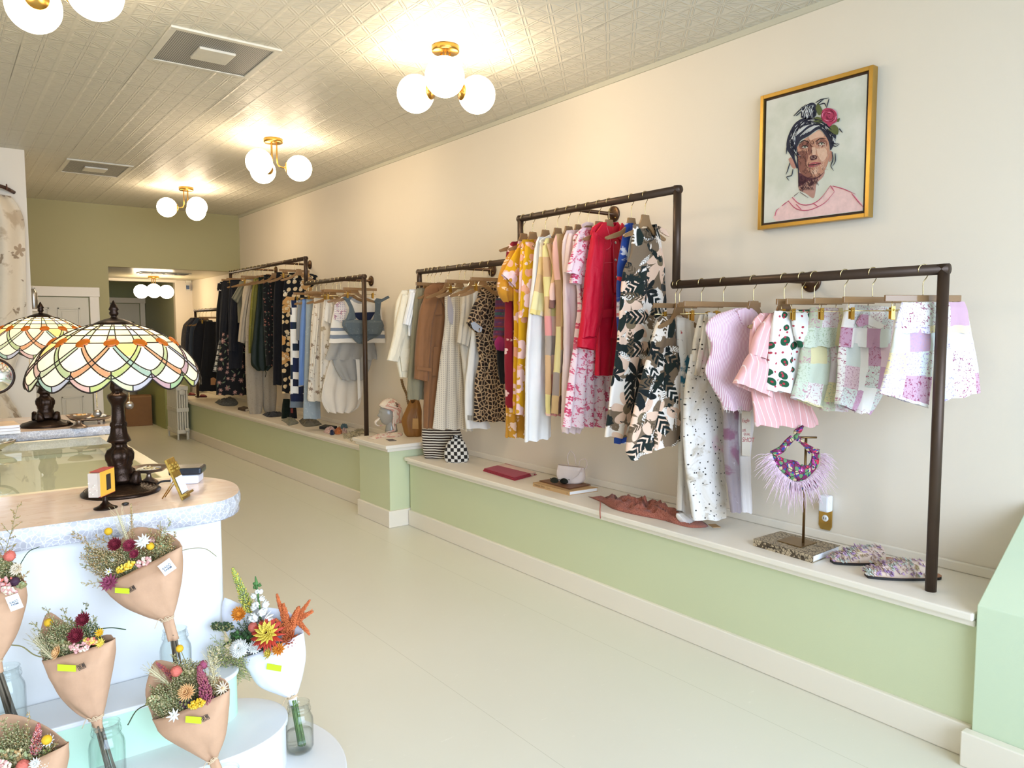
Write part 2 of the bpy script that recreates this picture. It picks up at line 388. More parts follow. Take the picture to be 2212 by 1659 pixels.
# doors
def panel_door(name, x0, x1, y, zt, cas, knobx, window=False):
    b = MB(); b.box((x0, y-.02, 0), (x1, y, zt)); r = struct(name, b, wallmat('d6d0bd', 'door_paint', .4, .05))
    W_ = x1-x0; m = MB()
    rows = ((.16, .78), (.90, 1.52), (1.62, 1.90)) if not window else ((.16, .86),)
    for za, zb in rows:
        for xa, xb in ((x0+.1, x0+W_/2-.045), (x0+W_/2+.045, x1-.1)):
            for q in ((xa, xb, za, za+.02), (xa, xb, zb-.02, zb), (xa, xa+.02, za, zb), (xb-.02, xb, za, zb)): m.box((q[0], y-.032, q[2]), (q[1], y-.02, q[3]))
            m.box((xa+.045, y-.029, za+.045), (xb-.045, y-.02, zb-.045))
    obj('panel', m, wallmat('d6d0bd', 'door_paint', .4, .05), r, bevel=.004)
    m = MB()
    for q in ((x0-cas, x0-.012, 0, zt+.012), (x1+.012, x1+cas, 0, zt+.012), (x0-cas-.01, x1+cas+.01, zt+.012, zt+cas+.012)): m.box((q[0], y-.045, q[2]), (q[1], y, q[3]))
    obj('door_frame', m, TRIM, r, bevel=.005)
    k = MB(); k.lathe([(.0, 0), (.03, .002), (.03, .008), (.012, .012), (.012, .04), (.027, .05), (.03, .065), (.02, .08), (0, .083)], (knobx, y-.02, .93), 18, 0, (0, -1, 0)); obj('knob', k, mat('b8b4a8', .25, 1.), r)
    if window:
        g = MB(); g.box((x0+.13, y-.026, 1.12), (x1-.13, y-.021, 1.72)); obj('window_pane', g, PANE, r)
        m = MB()
        for q in ((x0+.1, x0+.14, 1.08, 1.76), (x1-.14, x1-.1, 1.08, 1.76), (x0+.1, x1-.1, 1.72, 1.76), (x0+.1, x1-.1, 1.08, 1.12), ((x0+x1)/2-.012, (x0+x1)/2+.012, 1.1, 1.74), (x0+.12, x1-.12, 1.41, 1.43)): m.box((q[0], y-.04, q[2]), (q[1], y-.02, q[3]))
        obj('window_frame', m, wallmat('b3b091', 'window_frame_paint'), r)
    return r
t = NT('dusk_window'); o = t.obj(); n1 = t.noise(o, 9, 5, .7)[0]
col = t.ramp(n1, [(0, '1c2a3c'), (.45, '3d5372'), (.6, '7d93b8'), (.8, 'b8c8e6')])
PANE = t.fin(col, .1, 0, .5, Emission_Color=col, Emission_Strength=.45)
panel_door('door_1', .80, 1.584, YB, 2.03, .12, .86)
panel_door('door_2', 2.42, 3.14, 15.9, 2.1, .1, 2.5, True)
# guard walls by the corridor
b = MB(); b.box((2.92, 13.1, 0), (3.06, 15.2, .80)); b.box((2.89, 13.07, .80), (3.09, 15.2, .845)); g = struct('wall_guard', b, wallmat('b4bd8a', 'guard_wall_paint'))
b = MB(); b.box((3.14, 12.95, 0), (3.27, 13.6, .80)); b.box((3.11, 12.92, .80), (3.30, 13.6, .845)); struct('wall_guard_right', b, wallmat('b4bd8a', 'guard_wall_paint'))
b = MB(); b.box((3.06, 13.05, 0), (3.14, 13.12, .13)); struct('baseboard_back', b, TRIM)
b = MB(); b.box((3.25, 13.585, 0), (3.45, 13.6, .16)); struct('baseboard_alcove', b, TRIM)
# ------------------------------------------------------------------ display ledges
def ledge(name, label, y0, y1, xa, xb, ht, cap=.03, kick=.13, ends=()):
    r = thing(name, label, 'ledge', ((xa+XW)/2, (y0+y1)/2, 0))
    def quad(d, z0, z1, ye0=0., ye1=0.): return [(xa-d, y0-ye0, z0), (XW-.002, y0-ye0, z0), (XW-.002, y1+ye1, z0), (xb-d, y1+ye1, z0)], (0, 0, z1-z0)
    e0, e1 = (1 if 'n' in ends else 0), (1 if 'f' in ends else 0)
    b = MB(); b.prism(*quad(0, kick, ht-cap)); obj('front_panel', b, SAGE, r)
    b = MB(); b.prism(*quad(.055, ht-cap, ht, .05*e0, .03*e1)); b.prism(*quad(.03, ht-cap-.028, ht-cap, .028*e0, .02*e1)); obj('top_board', b, TRIM, r, bevel=.006)
    b = MB(); b.prism(*quad(.02, 0, kick, .02*e0, .02*e1)); obj('baseboard', b, TRIM, r, bevel=.006)
    return r
ledge('display_ledge', 'long low ledge with pale green front and white top, nearest the viewer', 1.14, 5.45, 3.08, 3.09, HB)
ledge('display_ledge', 'taller raised block with pale green sides under the mannequin head', 5.48, 6.03, 2.915, 2.915, .69, .03, .14, 'nf')
ledge('display_ledge', 'far low ledge with olive green front running back to the radiator', 6.06, 12.85, 3.075, 2.955, HB)
b = MB(); b.prism([(3.035, 1.13, 0), (3.035, 1.13, .614), (XW, 1.13, .945), (XW, 1.13, 0)], (0, -1.6, 0)); o = obj('window_bay', b, wallmat('d0e0c2', 'bay_paint', .5), None, bevel=.004); o['kind'] = 'structure'
b = MB(); b.box((2.99, -.47, 0), (3.035, 1.15, .135)); struct('baseboard_bay', b, TRIM, bevel=.005)

# ------------------------------------------------------------------ ceiling fixtures
BRASS = mat('b08a45', .28, 1., vary=.04, name='aged_brass'); GOLD = mat('d2ae62', .25, 1., vary=.03, name='polished_gold')
t = NT('lit_opal_glass'); GLOBE = t.fin('ffffff', .25, 0, .5, Emission_Color=(1, .78, .54, 1), Emission_Strength=LAMPS['globe'])
def globe_lamp(label, c, a0, zc):
    r = thing('globe_ceiling_lamp', label, 'ceiling lamp', c, 'brass three globe ceiling lamps'); c = V(c)
    b = MB(); b.lathe([(0, 0), (.075, 0), (.078, -.004), (.078, -.03), (.072, -.036), (0, -.036)], c, 32); obj('canopy', b, BRASS, r)
    for k in range(3):
        a = math.radians(a0+120*k); d = V((cos(a), sin(a), 0)); z = -.234
        b = MB(); p0 = c+d*.028
        b.tube(crom([p0+V((0, 0, -.03)), p0+V((0, 0, z+.05)), p0+d*.012+V((0, 0, z+.014)), p0+d*.05+V((0, 0, z)), p0+d*.075+V((0, 0, z))], 16), .0065, 10)
        st = obj('stem', b, BRASS, r)
        b = MB(); b.lathe([(.006, 0), (.012, .004), (.045, .014), (.047, .02), (.04, .024)], c+d*.085+V((0, 0, z)), 24, 0, d); obj('cup', b, BRASS, st)
        b = MB(); b.ball(c+d*.205+V((0, 0, z)), .107, 26, 18); obj('globe', b, GLOBE, r)
    return r
globe_lamp('nearest complete brass lamp with three white globes, above the portrait side', (2.37, 3.72, HC), -4, 0)
globe_lamp('second brass lamp with three white globes, above the gap between the racks', (2.342, 6.376, HC), -24, 0)
globe_lamp('smallest brass globe lamp on the main ceiling, before the olive wall', (2.344, 9.148, HC), 47, 0)
globe_lamp('brass lamp with white globes cut by the top left corner of the photo', (.40, 3.62, HC), -29, 0)
globe_lamp('brass globe lamp hanging from the low ceiling of the back passage', (2.73, 12.7, 2.44), 18, 0)
t = NT('perforated_grille'); o = t.obj(); xx, yy, zz = t.sep(o)
q = t.math('MULTIPLY', t.math('LESS_THAN', t.math('ABSOLUTE', fr(xx, .011)), .4), t.math('LESS_THAN', t.math('ABSOLUTE', fr(yy, .011)), .4))
PERF = t.fin(t.mix(q, 'cfccbf', '57585a'), .5)
def vent(label, x0, y0, x1, y1):
    r = thing('ceiling_vent', label, 'air vent', ((x0+x1)/2, (y0+y1)/2, HC), 'perforated ceiling vents'); z = HC
    b = MB()
    for q in ((x0, y0, x1, y0+.035), (x0, y1-.035, x1, y1), (x0, y0+.035, x0+.035, y1-.035), (x1-.035, y0+.035, x1, y1-.035)): b.box((q[0], q[1], z-.012), (q[2], q[3], z))
    obj('vent_frame', b, mat('d9d6c8', .5), r, bevel=.003)
    b = MB(); b.box((x0+.03, y0+.03, z-.007), (x1-.03, y1-.03, z)); obj('grille', b, PERF, r)
    cx, cy = (x0+x1)/2, (y0+y1)/2; b = MB(); b.box((cx-.1, cy-.1, z-.022), (cx+.1, cy+.1, z-.007)); obj('deflector_plate', b, mat('d9d6c8', .5, bump=.3), r, bevel=.004)
vent('square perforated grey vent nearest the viewer in the ceiling', 1.06, 4.32, 1.655, 4.93)
vent('farther perforated vent in the ceiling near the olive back wall', 1.06, 8.24, 1.63, 8.95)
r = thing('slotted_vent', 'dark slotted air vent in the low ceiling of the passage', 'air vent', (2.7, 11.9, 2.44))
b = MB(); b.box((2.36, 11.72, 2.428), (3.04, 12.06, 2.44)); obj('vent_frame', b, mat('c9c2a4', .4), r)
for k in range(4):
    b = MB(); b.box((2.39+k*.16, 11.76, 2.422), (2.53+k*.16, 12.02, 2.429)); obj('slot', b, mat('23231f', .6), r)
# ------------------------------------------------------------------ garment racks
PIPE = mat('4a3a2e', .42, .55, vary=.12, scale=9, name='dark_bronze_pipe')
ZL, ZT, ZLL, ZBL, ZBT, ZF = 1.872, 2.372, 2.096, 2.112, 2.376, 1.90
def rack(label, pts, flanges, corners):
    r = thing('garment_rack', label, 'clothes rack', pts[0], 'bronze pipe clothes racks')
    b = MB(); rr = .0215
    for p, q in zip(pts, pts[1:]):
        p, q = V(p), V(q); d = (q-p).normalized()*rr*.95; b.tube([p if p == V(pts[0]) else p-d, q+d], rr, 16)
    obj('pipe', b, PIPE, r)
    for y, z in flanges:
        b = MB(); c = V((XW-.001, y, z)); b.lathe([(0, 0), (.052, 0), (.052, -.008), (.047, -.012), (.022, -.014), (.017, -.03), (.012, -.032), (.012, -(XW-XR))], c, 28, 0, (1, 0, 0)); f = obj('wall_flange', b, mat('5b4330', .35, .7), r)
        for k in range(4):
            a = pi/4+k*pi/2; b = MB(); b.ball(c+V((-.013, .036*cos(a), .036*sin(a))), .006, 8, 6); obj('screw', b, BRASS, f)
    return r
rack('bronze pipe rack stepping up and down along the near wall', [(XR, 1.35, HB), (XR, 1.35, ZL), (XR, 2.70, ZL), (XR, 2.70, ZT), (XR, 4.05, ZT), (XR, 4.05, ZLL), (XR, 5.39, ZLL), (XR, 5.39, ZLL-.13), (XW-.006, 5.39, ZLL-.13)], [(2.13, ZL), (3.53, ZT), (4.87, ZLL)], 0)
rack('bronze pipe rack at the back, holding the dark clothes', [(XR, 6.39, HB), (XR, 6.39, ZBL), (XR, 7.75, ZBL), (XR, 7.75, ZBT), (XR, 10.3, ZBT), (XR, 10.3, ZF), (XR, 12.08, ZF), (XR, 12.08, HB)], [(6.95, ZBL), (8.5, ZBT), (9.6, ZBT)], 0)
# ------------------------------------------------------------------ hangers
t = NT('smoked_acrylic'); ACR = t.fin('96744f', .12, 0, .5, Alpha=.82)
WIRE = mat('cdbb8a', .22, 1., vary=0, name='pale_gold_wire')
CLIPM = mat('c9a24b', .3, 1., vary=0, name='gold_clip')
HG = {}
def hanger(label, y, zp, phi, kind, clips=None, hw=None, drop=.1, group=None):
    u = V((cos(phi), sin(phi), 0)); n = V((u.y, -u.x, 0)); c = V((XR, y, zp)); Z = V((0, 0, 1))
    r = thing('hanger' if kind == 'top' else 'clip_hanger', label, 'hanger', c, group)
    b = MB(); rr = .0245
    pts = [c+u*rr*cos(a)+Z*rr*sin(a) for a in [math.radians(q) for q in range(195, -31, -25)]]
    pts += [c+u*.012-Z*.03, c-Z*.048, c-Z*(drop+.004)]
    b.tube(crom(pts, 24), .0021, 6); obj('hook', b, WIRE, r)
    if kind == 'top':
        h = hw or .205; k = h/.205
        half = [(.027, 0), (.031, -.022), (.045, -.05), (.085*k, -.078), (.15*k, -.1), (.2*k, -.118), (.205*k, -.128)]
        low = [(.19*k, -.135), (.13*k, -.122), (.08*k, -.105), (.045, -.082), (.018, -.064)]
        q = half+low; full = [c+u*x+Z*(z-drop) for x, z in q]+[c-u*x+Z*(z-drop) for x, z in reversed(q)]
        b = MB(); b.prism([p-n*.006 for p in full], n*.012); obj('shoulder_bar', b, ACR, r, bevel=.002)
    else:
        h = hw or .17; b = MB(); b.obox(c-Z*(drop+.012), u*h, n*.006, Z*.013); obj('bar', b, ACR, r, bevel=.002)
        zr = drop+.058; b = MB()
        for s in (-1, 1): b.tube([c+u*s*h*.8-Z*(drop+.02), c+u*s*h*.8-Z*(zr+.004)], .0018, 6)
        b.tube([c-u*h*.95-Z*zr, c+u*h*.95-Z*zr], .0024, 6); obj('rod', b, WIRE, r)
        for s in (clips or (-.75, .75)):
            b = MB(); p = c+u*s*h-Z*zr
            b.obox(p+n*.007-Z*.012, u*.008, n*.0025, Z*.026); b.obox(p-n*.007-Z*.012, u*.008, n*.0025, Z*.022); b.tube([p-n*.01, p+n*.01], .005, 8); obj('clip', b, CLIPM, r)
    return r
# ------------------------------------------------------------------ cloth
VW = {0: (0, 0, 1), 5: (380, 540, 3.95), 6: (820, 540, 3.456), 7: (1060, 380, 2.766), 8: (1400, 540, 2.676)}
def vpx(v, x, y): a = VW[v]; return a[0]+x/a[2], a[1]+y/a[2]
def cloth(mb, rows, v, P, n, t=.028, fold=(.008, 5), M=40, NR=36, mi=0, neck=None, offs=0., flare=1., wr=.006, top=True, ph=None, waist=0.):
    """hollow cloth sleeve lofted through measured left/right edges on the garment's own hanging plane"""
    r6 = []
    for q in rows:
        q = q if len(q) == 4 else (q[1], q[0], q[2], q[0])
        a = onp(*vpx(v, q[0], q[1]), P, n); b = onp(*vpx(v, q[2], q[3]), P, n); r6.append(V(tuple(a)+tuple(b)))
    NS = NR*2; fine = crom(r6, NS+1)
    mids = [(V(q[:3])+V(q[3:]))/2 for q in fine]; Lt = sum((b-a).length for a, b in zip(mids, mids[1:])) or 1e-3
    amp, kf = fold; ph = R.uniform(0, 6) if ph is None else ph
    vs = []; uv = []; uo = R.uniform(0, 6)
    for i in range(NR+1):
        r0 = i/NR
        for j in range(M):
            a = 2*pi*j/M; s, d = cos(a), sin(a)
            x = math.copysign(abs(s)**.8, s); y = math.copysign(abs(d)**.8, d)
            rr = r0
            if neck:
                cx, hw, df, db = neck; pr = max(0., 1-((x-cx)/hw)**2)**.6
                dd = (df if d > 0 else db)*pr/Lt; rr = dd+r0*(1-dd)
            k = min(NS-1, int(rr*NS)); fq = fine[k].lerp(fine[k+1], rr*NS-k)
            A, B = V(fq[:3]), V(fq[3:]); c = (A+B)/2; h = (B-A)/2; hl = h.length
            tr = min(t, .6*hl)*(.5+.5*min(1, rr*5))
            g = amp*(.25+.75*min(1, rr*flare)) if amp else 0
            fo = g*(sin(kf*pi*x/2+ph+1.1*sin(2.1*rr+ph))+.35*sin(kf*1.9*pi*x/2+2*ph+1.7*sin(3*rr)))*(1-.5*x**4)
            wz = wr*(noise.noise(c*9+V((x*3, ph, y)))+.6*noise.noise(V((c.x*14+x*7, ph, c.z*26+x*4))))*min(1, hl*18)
            p = c+h*x+n*(offs+tr*y+fo+wz); p.z += .5*wz-(.35*fo if i > NR*.6 else 0)
            vs.append(p); uv.append((x*hl+uo, -rr*Lt))
    fs = [(i*M+j, i*M+(j+1) % M, (i+1)*M+(j+1) % M, (i+1)*M+j) for i in range(NR) for j in range(M)]
    if top and not neck: fs.append(tuple(range(M)))
    mb.add(vs, fs, mi, uv); return mb
def flat(mb, poly, v, P, n, offs, th=.004, mi=0):     # flap of cloth: outline on the garment plane, real thickness
    p = [onp(*vpx(v, x, y), P, n) for x, y in poly]
    if sum((a-p[0]).cross(b-p[0]).dot(n) for a, b in zip(p[1:], p[2:])) < 0: p = p[::-1]
    o = len(mb.v); mb.prism([q+n*(offs-th) for q in p], n*th, mi, False); return mb
HP = []
def garment(name, label, cat, v, hook, zp, mats, parts, phi=0., kind='top', short=None, y=None, hw=None, clips=None, drop=.1, group=None, hang=True):
    px, py = vpx(v, *hook); yh = y if y is not None else onz(px, py, zp+.02).y if False else onx(px, py, XR).y
    ph = math.radians(phi); u = V((cos(ph), sin(ph), 0)); n = V((u.y, -u.x, 0)); P = V((XR, yh, zp))
    r = thing(name, label, cat, (XR, yh, zp-.16), group)
    mats = mats if isinstance(mats, (list, tuple)) else [mats]
    for q in parts:
        nm, rows = q[0], q[1]; o = dict(q[2]) if len(q) > 2 else {}; m = mats[o.pop('m', 0)]
        b = MB(); k = o.pop('k', 'c')
        if k == 'c': cloth(b, rows, v, P, n, **o); obj(nm, b, m, r)
        elif k == 'f': flat(b, rows, v, P, n, **o); obj(nm, b, m, r, bevel=.0015)
        elif k == 'b':                       # buttons
            for x, yy in rows:
                b = MB(); b.lathe([(0, .004), (.007, .003), (.009, 0), (0, -.002)], onp(*vpx(v, x, yy), P, n)+n*o['offs'], 12, 0, n); obj(nm, b, m, r)
        elif k == 't':                       # cord / strap
            pts = crom([onp(*vpx(v, x, yy), P, n)+n*o.get('offs', 0) for x, yy in rows], 18); b.tube(pts, o['r'], 8, flat=o.get('flat', 1.)); obj(nm, b, m, r)
        elif k == 'w':                       # printed words
            txt, x, yy, x2, y2, hh = rows; p0 = onp(*vpx(v, x, yy), P, n)+n*o['offs']; p1 = onp(*vpx(v, x2, y2), P, n)+n*o['offs']
            ux = (p1-p0).normalized(); b.text(txt, p0, ux, n.cross(ux), hh); obj(nm, b, m, r)
    if hang: hanger(('smoked clip hanger holding the ' if kind != 'top' else 'smoked acrylic hanger holding the ')+(short or label), yh, zp, ph, kind, clips, hw, drop)
    return r, P, n
# ------------------------------------------------------------------ prints and cloths
BURG = patt('burgundy_floral', '8c1d2c', [('leaf', 16, .5, .12, 18, 'd8a79a', .45), ('flower', 11, 5, .36, .35, 'e9c3bd', .4, 'cc8888')])
MUST = patt('mustard_floral', 'cf922c', [('leaf', 15, .5, .14, 18, 'eec7a0', .5), ('flower', 12, 5, .34, .35, 'f0cdb8', .4, None)])
YEL = patt('yellow_pink_flowers', 'e0a912', [('dots', 13, .3, 'ecab8c', .9), ('flower', 7, 6, .44, .2, 'f7d3d3', .62, 'cf9a2e'), ('leaf', 12, .42, .13, 12, 'f4cfc4', .3)], .8)
PATC = patt('pastel_patch_stripes', 'e8dcae', [('patch', .085, .11, ['e9dfa6', 'f3ead6', 'd9b98c', 'e2c78f', 'f0e3c4', 'e9d689'])], .8)
PATP = patt('pink_brown_patch_stripes', 'e8a3a0', [('patch', .07, .12, ['e99c98', '8a6257', 'ecdc95', 'b0a094', 'd9b184', 'f0c7b4', 'e2cf88'])], .8)
PATB = patt('brown_stripe_patch', 'c9a97e', [('patch', .06, .14, ['7c5d4f', 'c8a674', 'dccb8e', '9b8b7f', 'e8b3a2', 'b58e68'])], .8)
WHITE_C = patt('white_cotton', 'f3efe9', [('noise', 4, .66, .12, 'e6d3a4')], .85)
WCOL = patt('plain_white_cotton', 'f4f1ea', [])
PALEP = patt('pale_pink_cotton', 'ead3cd', [('stripe', 90, .12, 'dfc2bc')], .85)
TOILE = patt('pink_toile', 'f3d7d8', [('noise', 34, .55, .03, 'd4647c'), ('flower', 17, 6, .36, .5, 'c94466', .45, 'e8a0b0'), ('leaf', 22, .4, .12, 14, 'dd8799', .4)], .85)
RED = patt('red_satin_cotton', 'c9122e', [('noise', 14, .62, .2, 'd6283f')], .5, .5)
DKRED = patt('dark_red_lining', '8a0c1f', [], .7)
BLUE = patt('royal_blue_cloth', '22479c', [('noise', 9, .58, .05, 'd8dce6'), ('noise', 6, .63, .03, 'c2303a')], .7)
GREYL = patt('grey_printed_lining', 'a9acae', [('flower', 13, 5, .4, .5, 'c6c9cb', .5, None)], .8)
TROP = patt('tropical_leaf_print', 'f0e6da', [('noise', 5.5, .49, .012, '7a6650'), ('flower', 4.4, 6, .66, .7, 'e8c6ac', .7, '7b6a50'), ('noise', 7.5, .6, .012, '16211f'), ('leaf', 5.5, .7, .22, 34, '14201f', .6), ('flower', 5, 7, .6, .95, '10191b', .45, None), ('leaf', 8, .55, .2, 0, '18241f', .32), ('leaf', 9, .5, .13, 48, 'f4efe6', .42), ('leaf', 7, .6, .15, 40, '5e4d39', .35)], .85, .15, 0)
PAINT1 = patt('paint_stained_canvas', 'e8e0d6', [('noise', 5, .56, .1, 'cfc0ac'), ('noise', 6, .6, .05, '2f6a80'), ('noise', 9, .66, .04, 'b54a4a'), ('noise', 40, .66, .04, '5a4a44')], .9)
PAINT2 = patt('splattered_canvas', 'ece6de', [('noise', 3.5, .5, .16, 'd3c7b4'), ('noise', 6, .58, .1, 'bdb09c'), ('noise', 3, .62, .12, 'e6bcc8'), ('noise', 30, .64, .05, '988c7c'), ('noise', 70, .67, .02, '4a443e'), ('dots', 22, .09, '3c3834', 1.)], .9)
PAINT3 = patt('faded_print_denim', 'e4dcd6', [('noise', 8, .6, .1, 'cbbfc0'), ('noise', 30, .68, .04, '7c7680')], .9)
PURP = patt('purple_dyed_denim', '9c8f92', [('noise', 7, .5, .12, '825a6c'), ('noise', 12, .6, .1, '66485a'), ('noise', 18, .66, .06, 'c0b4bc')], .9)
PSTR = patt('pink_fine_stripe', 'd9aec0', [('stripe', 130, .4, 'f0dfe4')], .85)
PSTR2 = patt('pink_white_stripe', 'eeb6b4', [('stripe', 42, .1, 'f8e4e2')], .85)
HEART = patt('leaf_heart_print', 'f4efe8', [('flower', 17, 2, .4, .25, '1f5338', .62, 'b8323f'), ('dots', 26, .13, 'b23a4c', .8)], .85)
QUILT = ['efe9e2', 'd8cfe0', 'e9dfb4', 'd3dcc8', 'c9a3b4', 'e4dce6', 'f1ece6', 'cfd6cc', 'd9b7c6', 'e8e2d2']
PW1 = patt('patchwork_green', 'eeeeee', [('patch', .085, .09, ['efe9e2', 'e6dcab', 'd3dcc8', 'f1ece6', 'e6dcdc', 'c8cbb0', 'efe4d4'], 1, 'c7949f', 'aebc9c')], .9, .5)
PW2 = patt('patchwork_rose', 'eeeeee', [('patch', .075, .1, ['f3ece6', 'c99db4', 'e9d6d6', 'f4efe8', 'd7dcd4', 'e2c4cb', 'efe6dc'], 1, 'a85a72', 'b98a98')], .9, .5)
PW3 = patt('patchwork_lilac', 'eeeeee', [('patch', .09, .095, ['efe9ee', 'c8a3b2', 'ecdfae', 'dfe6df', 'e8dfe4', 'f4f0ea', 'd8d9cc', 'efe6e6'], 1, '9c4f6b', 'b6a2c6')], .9, .5)
CREAMK = patt('cream_boucle', 'eee3c8', [('noise', 60, .6, .1, 'e2d4b4')], .95, .6)
OLIVEC = patt('grey_olive_cotton', '8d8468', [], .85)
TRENCH = patt('brown_trench_cotton', '8a5f3c', [('noise', 5, .55, .2, '80573a')], .75)
DOTC = patt('cream_pin_dots', 'd8cdb8', [('dots', 70, .24, 'a99f93', 0.)], .9)
LINEN = patt('oatmeal_linen', 'd3c8b4', [('noise', 40, .58, .1, 'c4b8a2')], .9)
LEO = patt('leopard_print', '231812', [('noise', 30, .5, .1, '3a2618'), ('cells', 34, .13, 'b59a78'), ('dots', 30, .12, '6b4a2c', 1.)], .85)
LEO2 = patt('pale_blue_facing', 'b4bcc6', [], .8)
RAIN = patt('rainbow_knit', '6b3a5a', [('stripe', 14, .25, '8a4632', pi/2), ('stripe', 9, .2, '3f5a5e', pi/2), ('stripe', 23, .2, '55406a', pi/2), ('noise', 40, .58, .1, 'a0466a')], .95, .7)
MAG = patt('magenta_yarn', '9c2b6a', [], .95)
BLK = patt('black_cloth', '15161a', [], .85); BLK2 = patt('soft_black_wool', '1b1c20', [('noise', 30, .6, .1, '24252a')], .9)
NAVY = patt('navy_wool', '15171e', [('noise', 30, .6, .1, '1d2029')], .9); CHAR = patt('charcoal_wool', '33343a', [('noise', 40, .6, .1, '44454c')], .9)
BRNG = patt('grey_brown_tweed', '5f574e', [('noise', 50, .58, .1, '76695c')], .9); SLATE = patt('slate_wool', '3d444c', [], .9)
BWP = patt('black_white_ornament', '16171a', [('flower', 14, 7, .5, .7, 'e9e4dc', .8, None)], .85)
PLAID = patt('grey_plaid', '5a5f5c', [('stripe', 16, .3, 'c9c9c2'), ('stripe', 14, .35, '23282a', pi/2), ('stripe', 40, .12, 'dedad0', pi/2)], .9)
EMB = patt('black_embroidered', '131316', [('flower', 12, 6, .42, .5, '8c6a63', .5, 'c9a48c'), ('leaf', 16, .5, .12, 0, '5d6a52', .4)], .85)
OLT = patt('grey_olive_jersey', '77745f', [], .9); BEI = patt('beige_slub_knit', 'b3a68f', [('noise', 45, .58, .1, 'a5977e')], .95, .5)
SWEAT = patt('grey_marl_fleece', 'aaa08e', [('noise', 70, .55, .15, '8f8675')], .95, .5)
CHART = patt('chartreuse_silk', '77732e', [('noise', 10, .55, .2, '8d894c')], .5, .6); DGRN = patt('dark_green_silk', '172318', [], .5, .5)
BFL = patt('black_sprig_print', '131415', [('flower', 26, 5, .3, .5, '8c5a4e', .35, None), ('leaf', 24, .4, .12, 0, '3f4a40', .4)], .85)
BPR = patt('black_buff_flower_print', '14161b', [('dots', 13, .3, 'e3cda2', .5), ('flower', 6.5, 6, .52, .2, 'd0a266', .6, 'e9d9b2'), ('leaf', 11, .5, .15, 22, 'ece2cc', .35)], .85)
NVQ = patt('navy_white_quilt', 'e6e3da', [('patch', .055, .075, ['1d2748', 'ece8de', '1f2c3c', 'e6e1d4', '1a2036', 'f0ece2'])], .9)
GRYS = patt('grey_shirting', '8b8f92', [], .9); SKY = patt('cornflower_cotton', '6f8fc4', [], .85)
DENL = patt('light_denim', '9aa5a8', [('noise', 30, .58, .1, 'b2b9ba')], .9); DENB = patt('blue_grey_denim', '5f6a70', [('noise', 40, .58, .1, '737d82')], .9)
CRF = patt('cream_sprig_cotton', 'e6dcc8', [('noise', 26, .6, .03, 'b09a80'), ('flower', 14, 6, .3, .6, '8f7a66', .25, None)], .9)
CRT = patt('cream_toile', 'e9e0cf', [('noise', 20, .57, .04, 'b4a488'), ('flower', 12, 5, .36, .7, '9a8a70', .4, None)], .9)
QLT = patt('white_quilted_tank', 'eee8dc', [('band', -.40, -.365, '7d8794'), ('band', -.33, -.30, '7d8794')], .9, .6)
QLT2 = patt('sprigged_patch', 'efe4dc', [('noise', 30, .56, .03, 'b88a92'), ('dots', 60, .2, '5a5f86', 0.)], .9)
GRUF = patt('grey_cotton_ruffle', 'aaa8a2', [], .9); NVY2 = patt('navy_cotton', '1a2340', [], .85)

Tp, Lp, Bp = 'top', 'clip', 0
# ---- upper near rack (far to near) -------------------------------------------------------------
garment('floral_dress', 'burgundy floral dress with puffed mustard sleeve, farthest left on the high rail', 'dress', 7, (197, 240), ZT, [BURG, MUST],
  [('body', [(392, 128, 225), (440, 96, 240), (760, 88, 232), (1000, 86, 238), (1385, 92, 245)], {'fold': (.012, 6)}),
   ('sleeve', [(112, 430, 160, 470), (62, 530, 138, 520), (33, 630, 134, 620), (36, 705, 134, 700), (66, 756, 118, 742)], {'m': 1, 't': .05, 'offs': .03}),
   ('flounce', [(1370, 92, 245), (1470, 92, 250), (1562, 88, 262)], {'m': 1, 'fold': (.016, 8)})], short='burgundy floral dress')
for i, (hk, bd, sl, lb, sh) in enumerate((
  ((252, 228), [(390, 165, 255), (480, 142, 262), (690, 140, 255), (1000, 140, 250), (1420, 133, 240)], [(168, 392, 232, 470), (112, 478, 205, 600), (48, 592, 142, 690)], 'yellow dress with pink blossoms and wide kimono sleeve, behind its twin', 'yellow blossom dress behind its twin'),
  ((328, 213), [(380, 190, 296), (430, 180, 312), (830, 168, 302), (1000, 165, 292), (1425, 150, 285)], [(188, 395, 265, 400), (172, 560, 268, 600), (150, 850, 230, 836)], 'yellow dress with one big pink bloom on its sleeve', 'yellow dress with the big pink bloom'))):
    garment('floral_dress', lb, 'dress', 7, hk, ZT, YEL, [('body', bd, {'fold': (.009, 4)}), ('sleeve', sl, {'t': .016, 'offs': .035, 'fold': (.006, 3)})], short=sh)
garment('patchwork_dress', 'white dress with pastel patch sleeve and white collar, reaching lowest of the high rail', 'dress', 7, (401, 197), ZT, [WHITE_C, PATC, WCOL],
  [('body', [(285, 362, 360, 375), (262, 420, 372, 430), (245, 640, 370, 650), (222, 860, 365, 860), (208, 1100, 370, 1100), (202, 1590, 360, 1560)], {'fold': (.014, 5)}),
   ('sleeve', [(278, 385, 345, 400), (262, 560, 355, 590), (217, 822, 318, 852)], {'m': 1, 't': .018, 'offs': .035}),
   ('collar', [(272, 392), (300, 372), (338, 352), (346, 380), (310, 395), (280, 412)], {'k': 'f', 'm': 2, 'offs': .032, 'th': .008})], short='white dress with pastel patch sleeve')
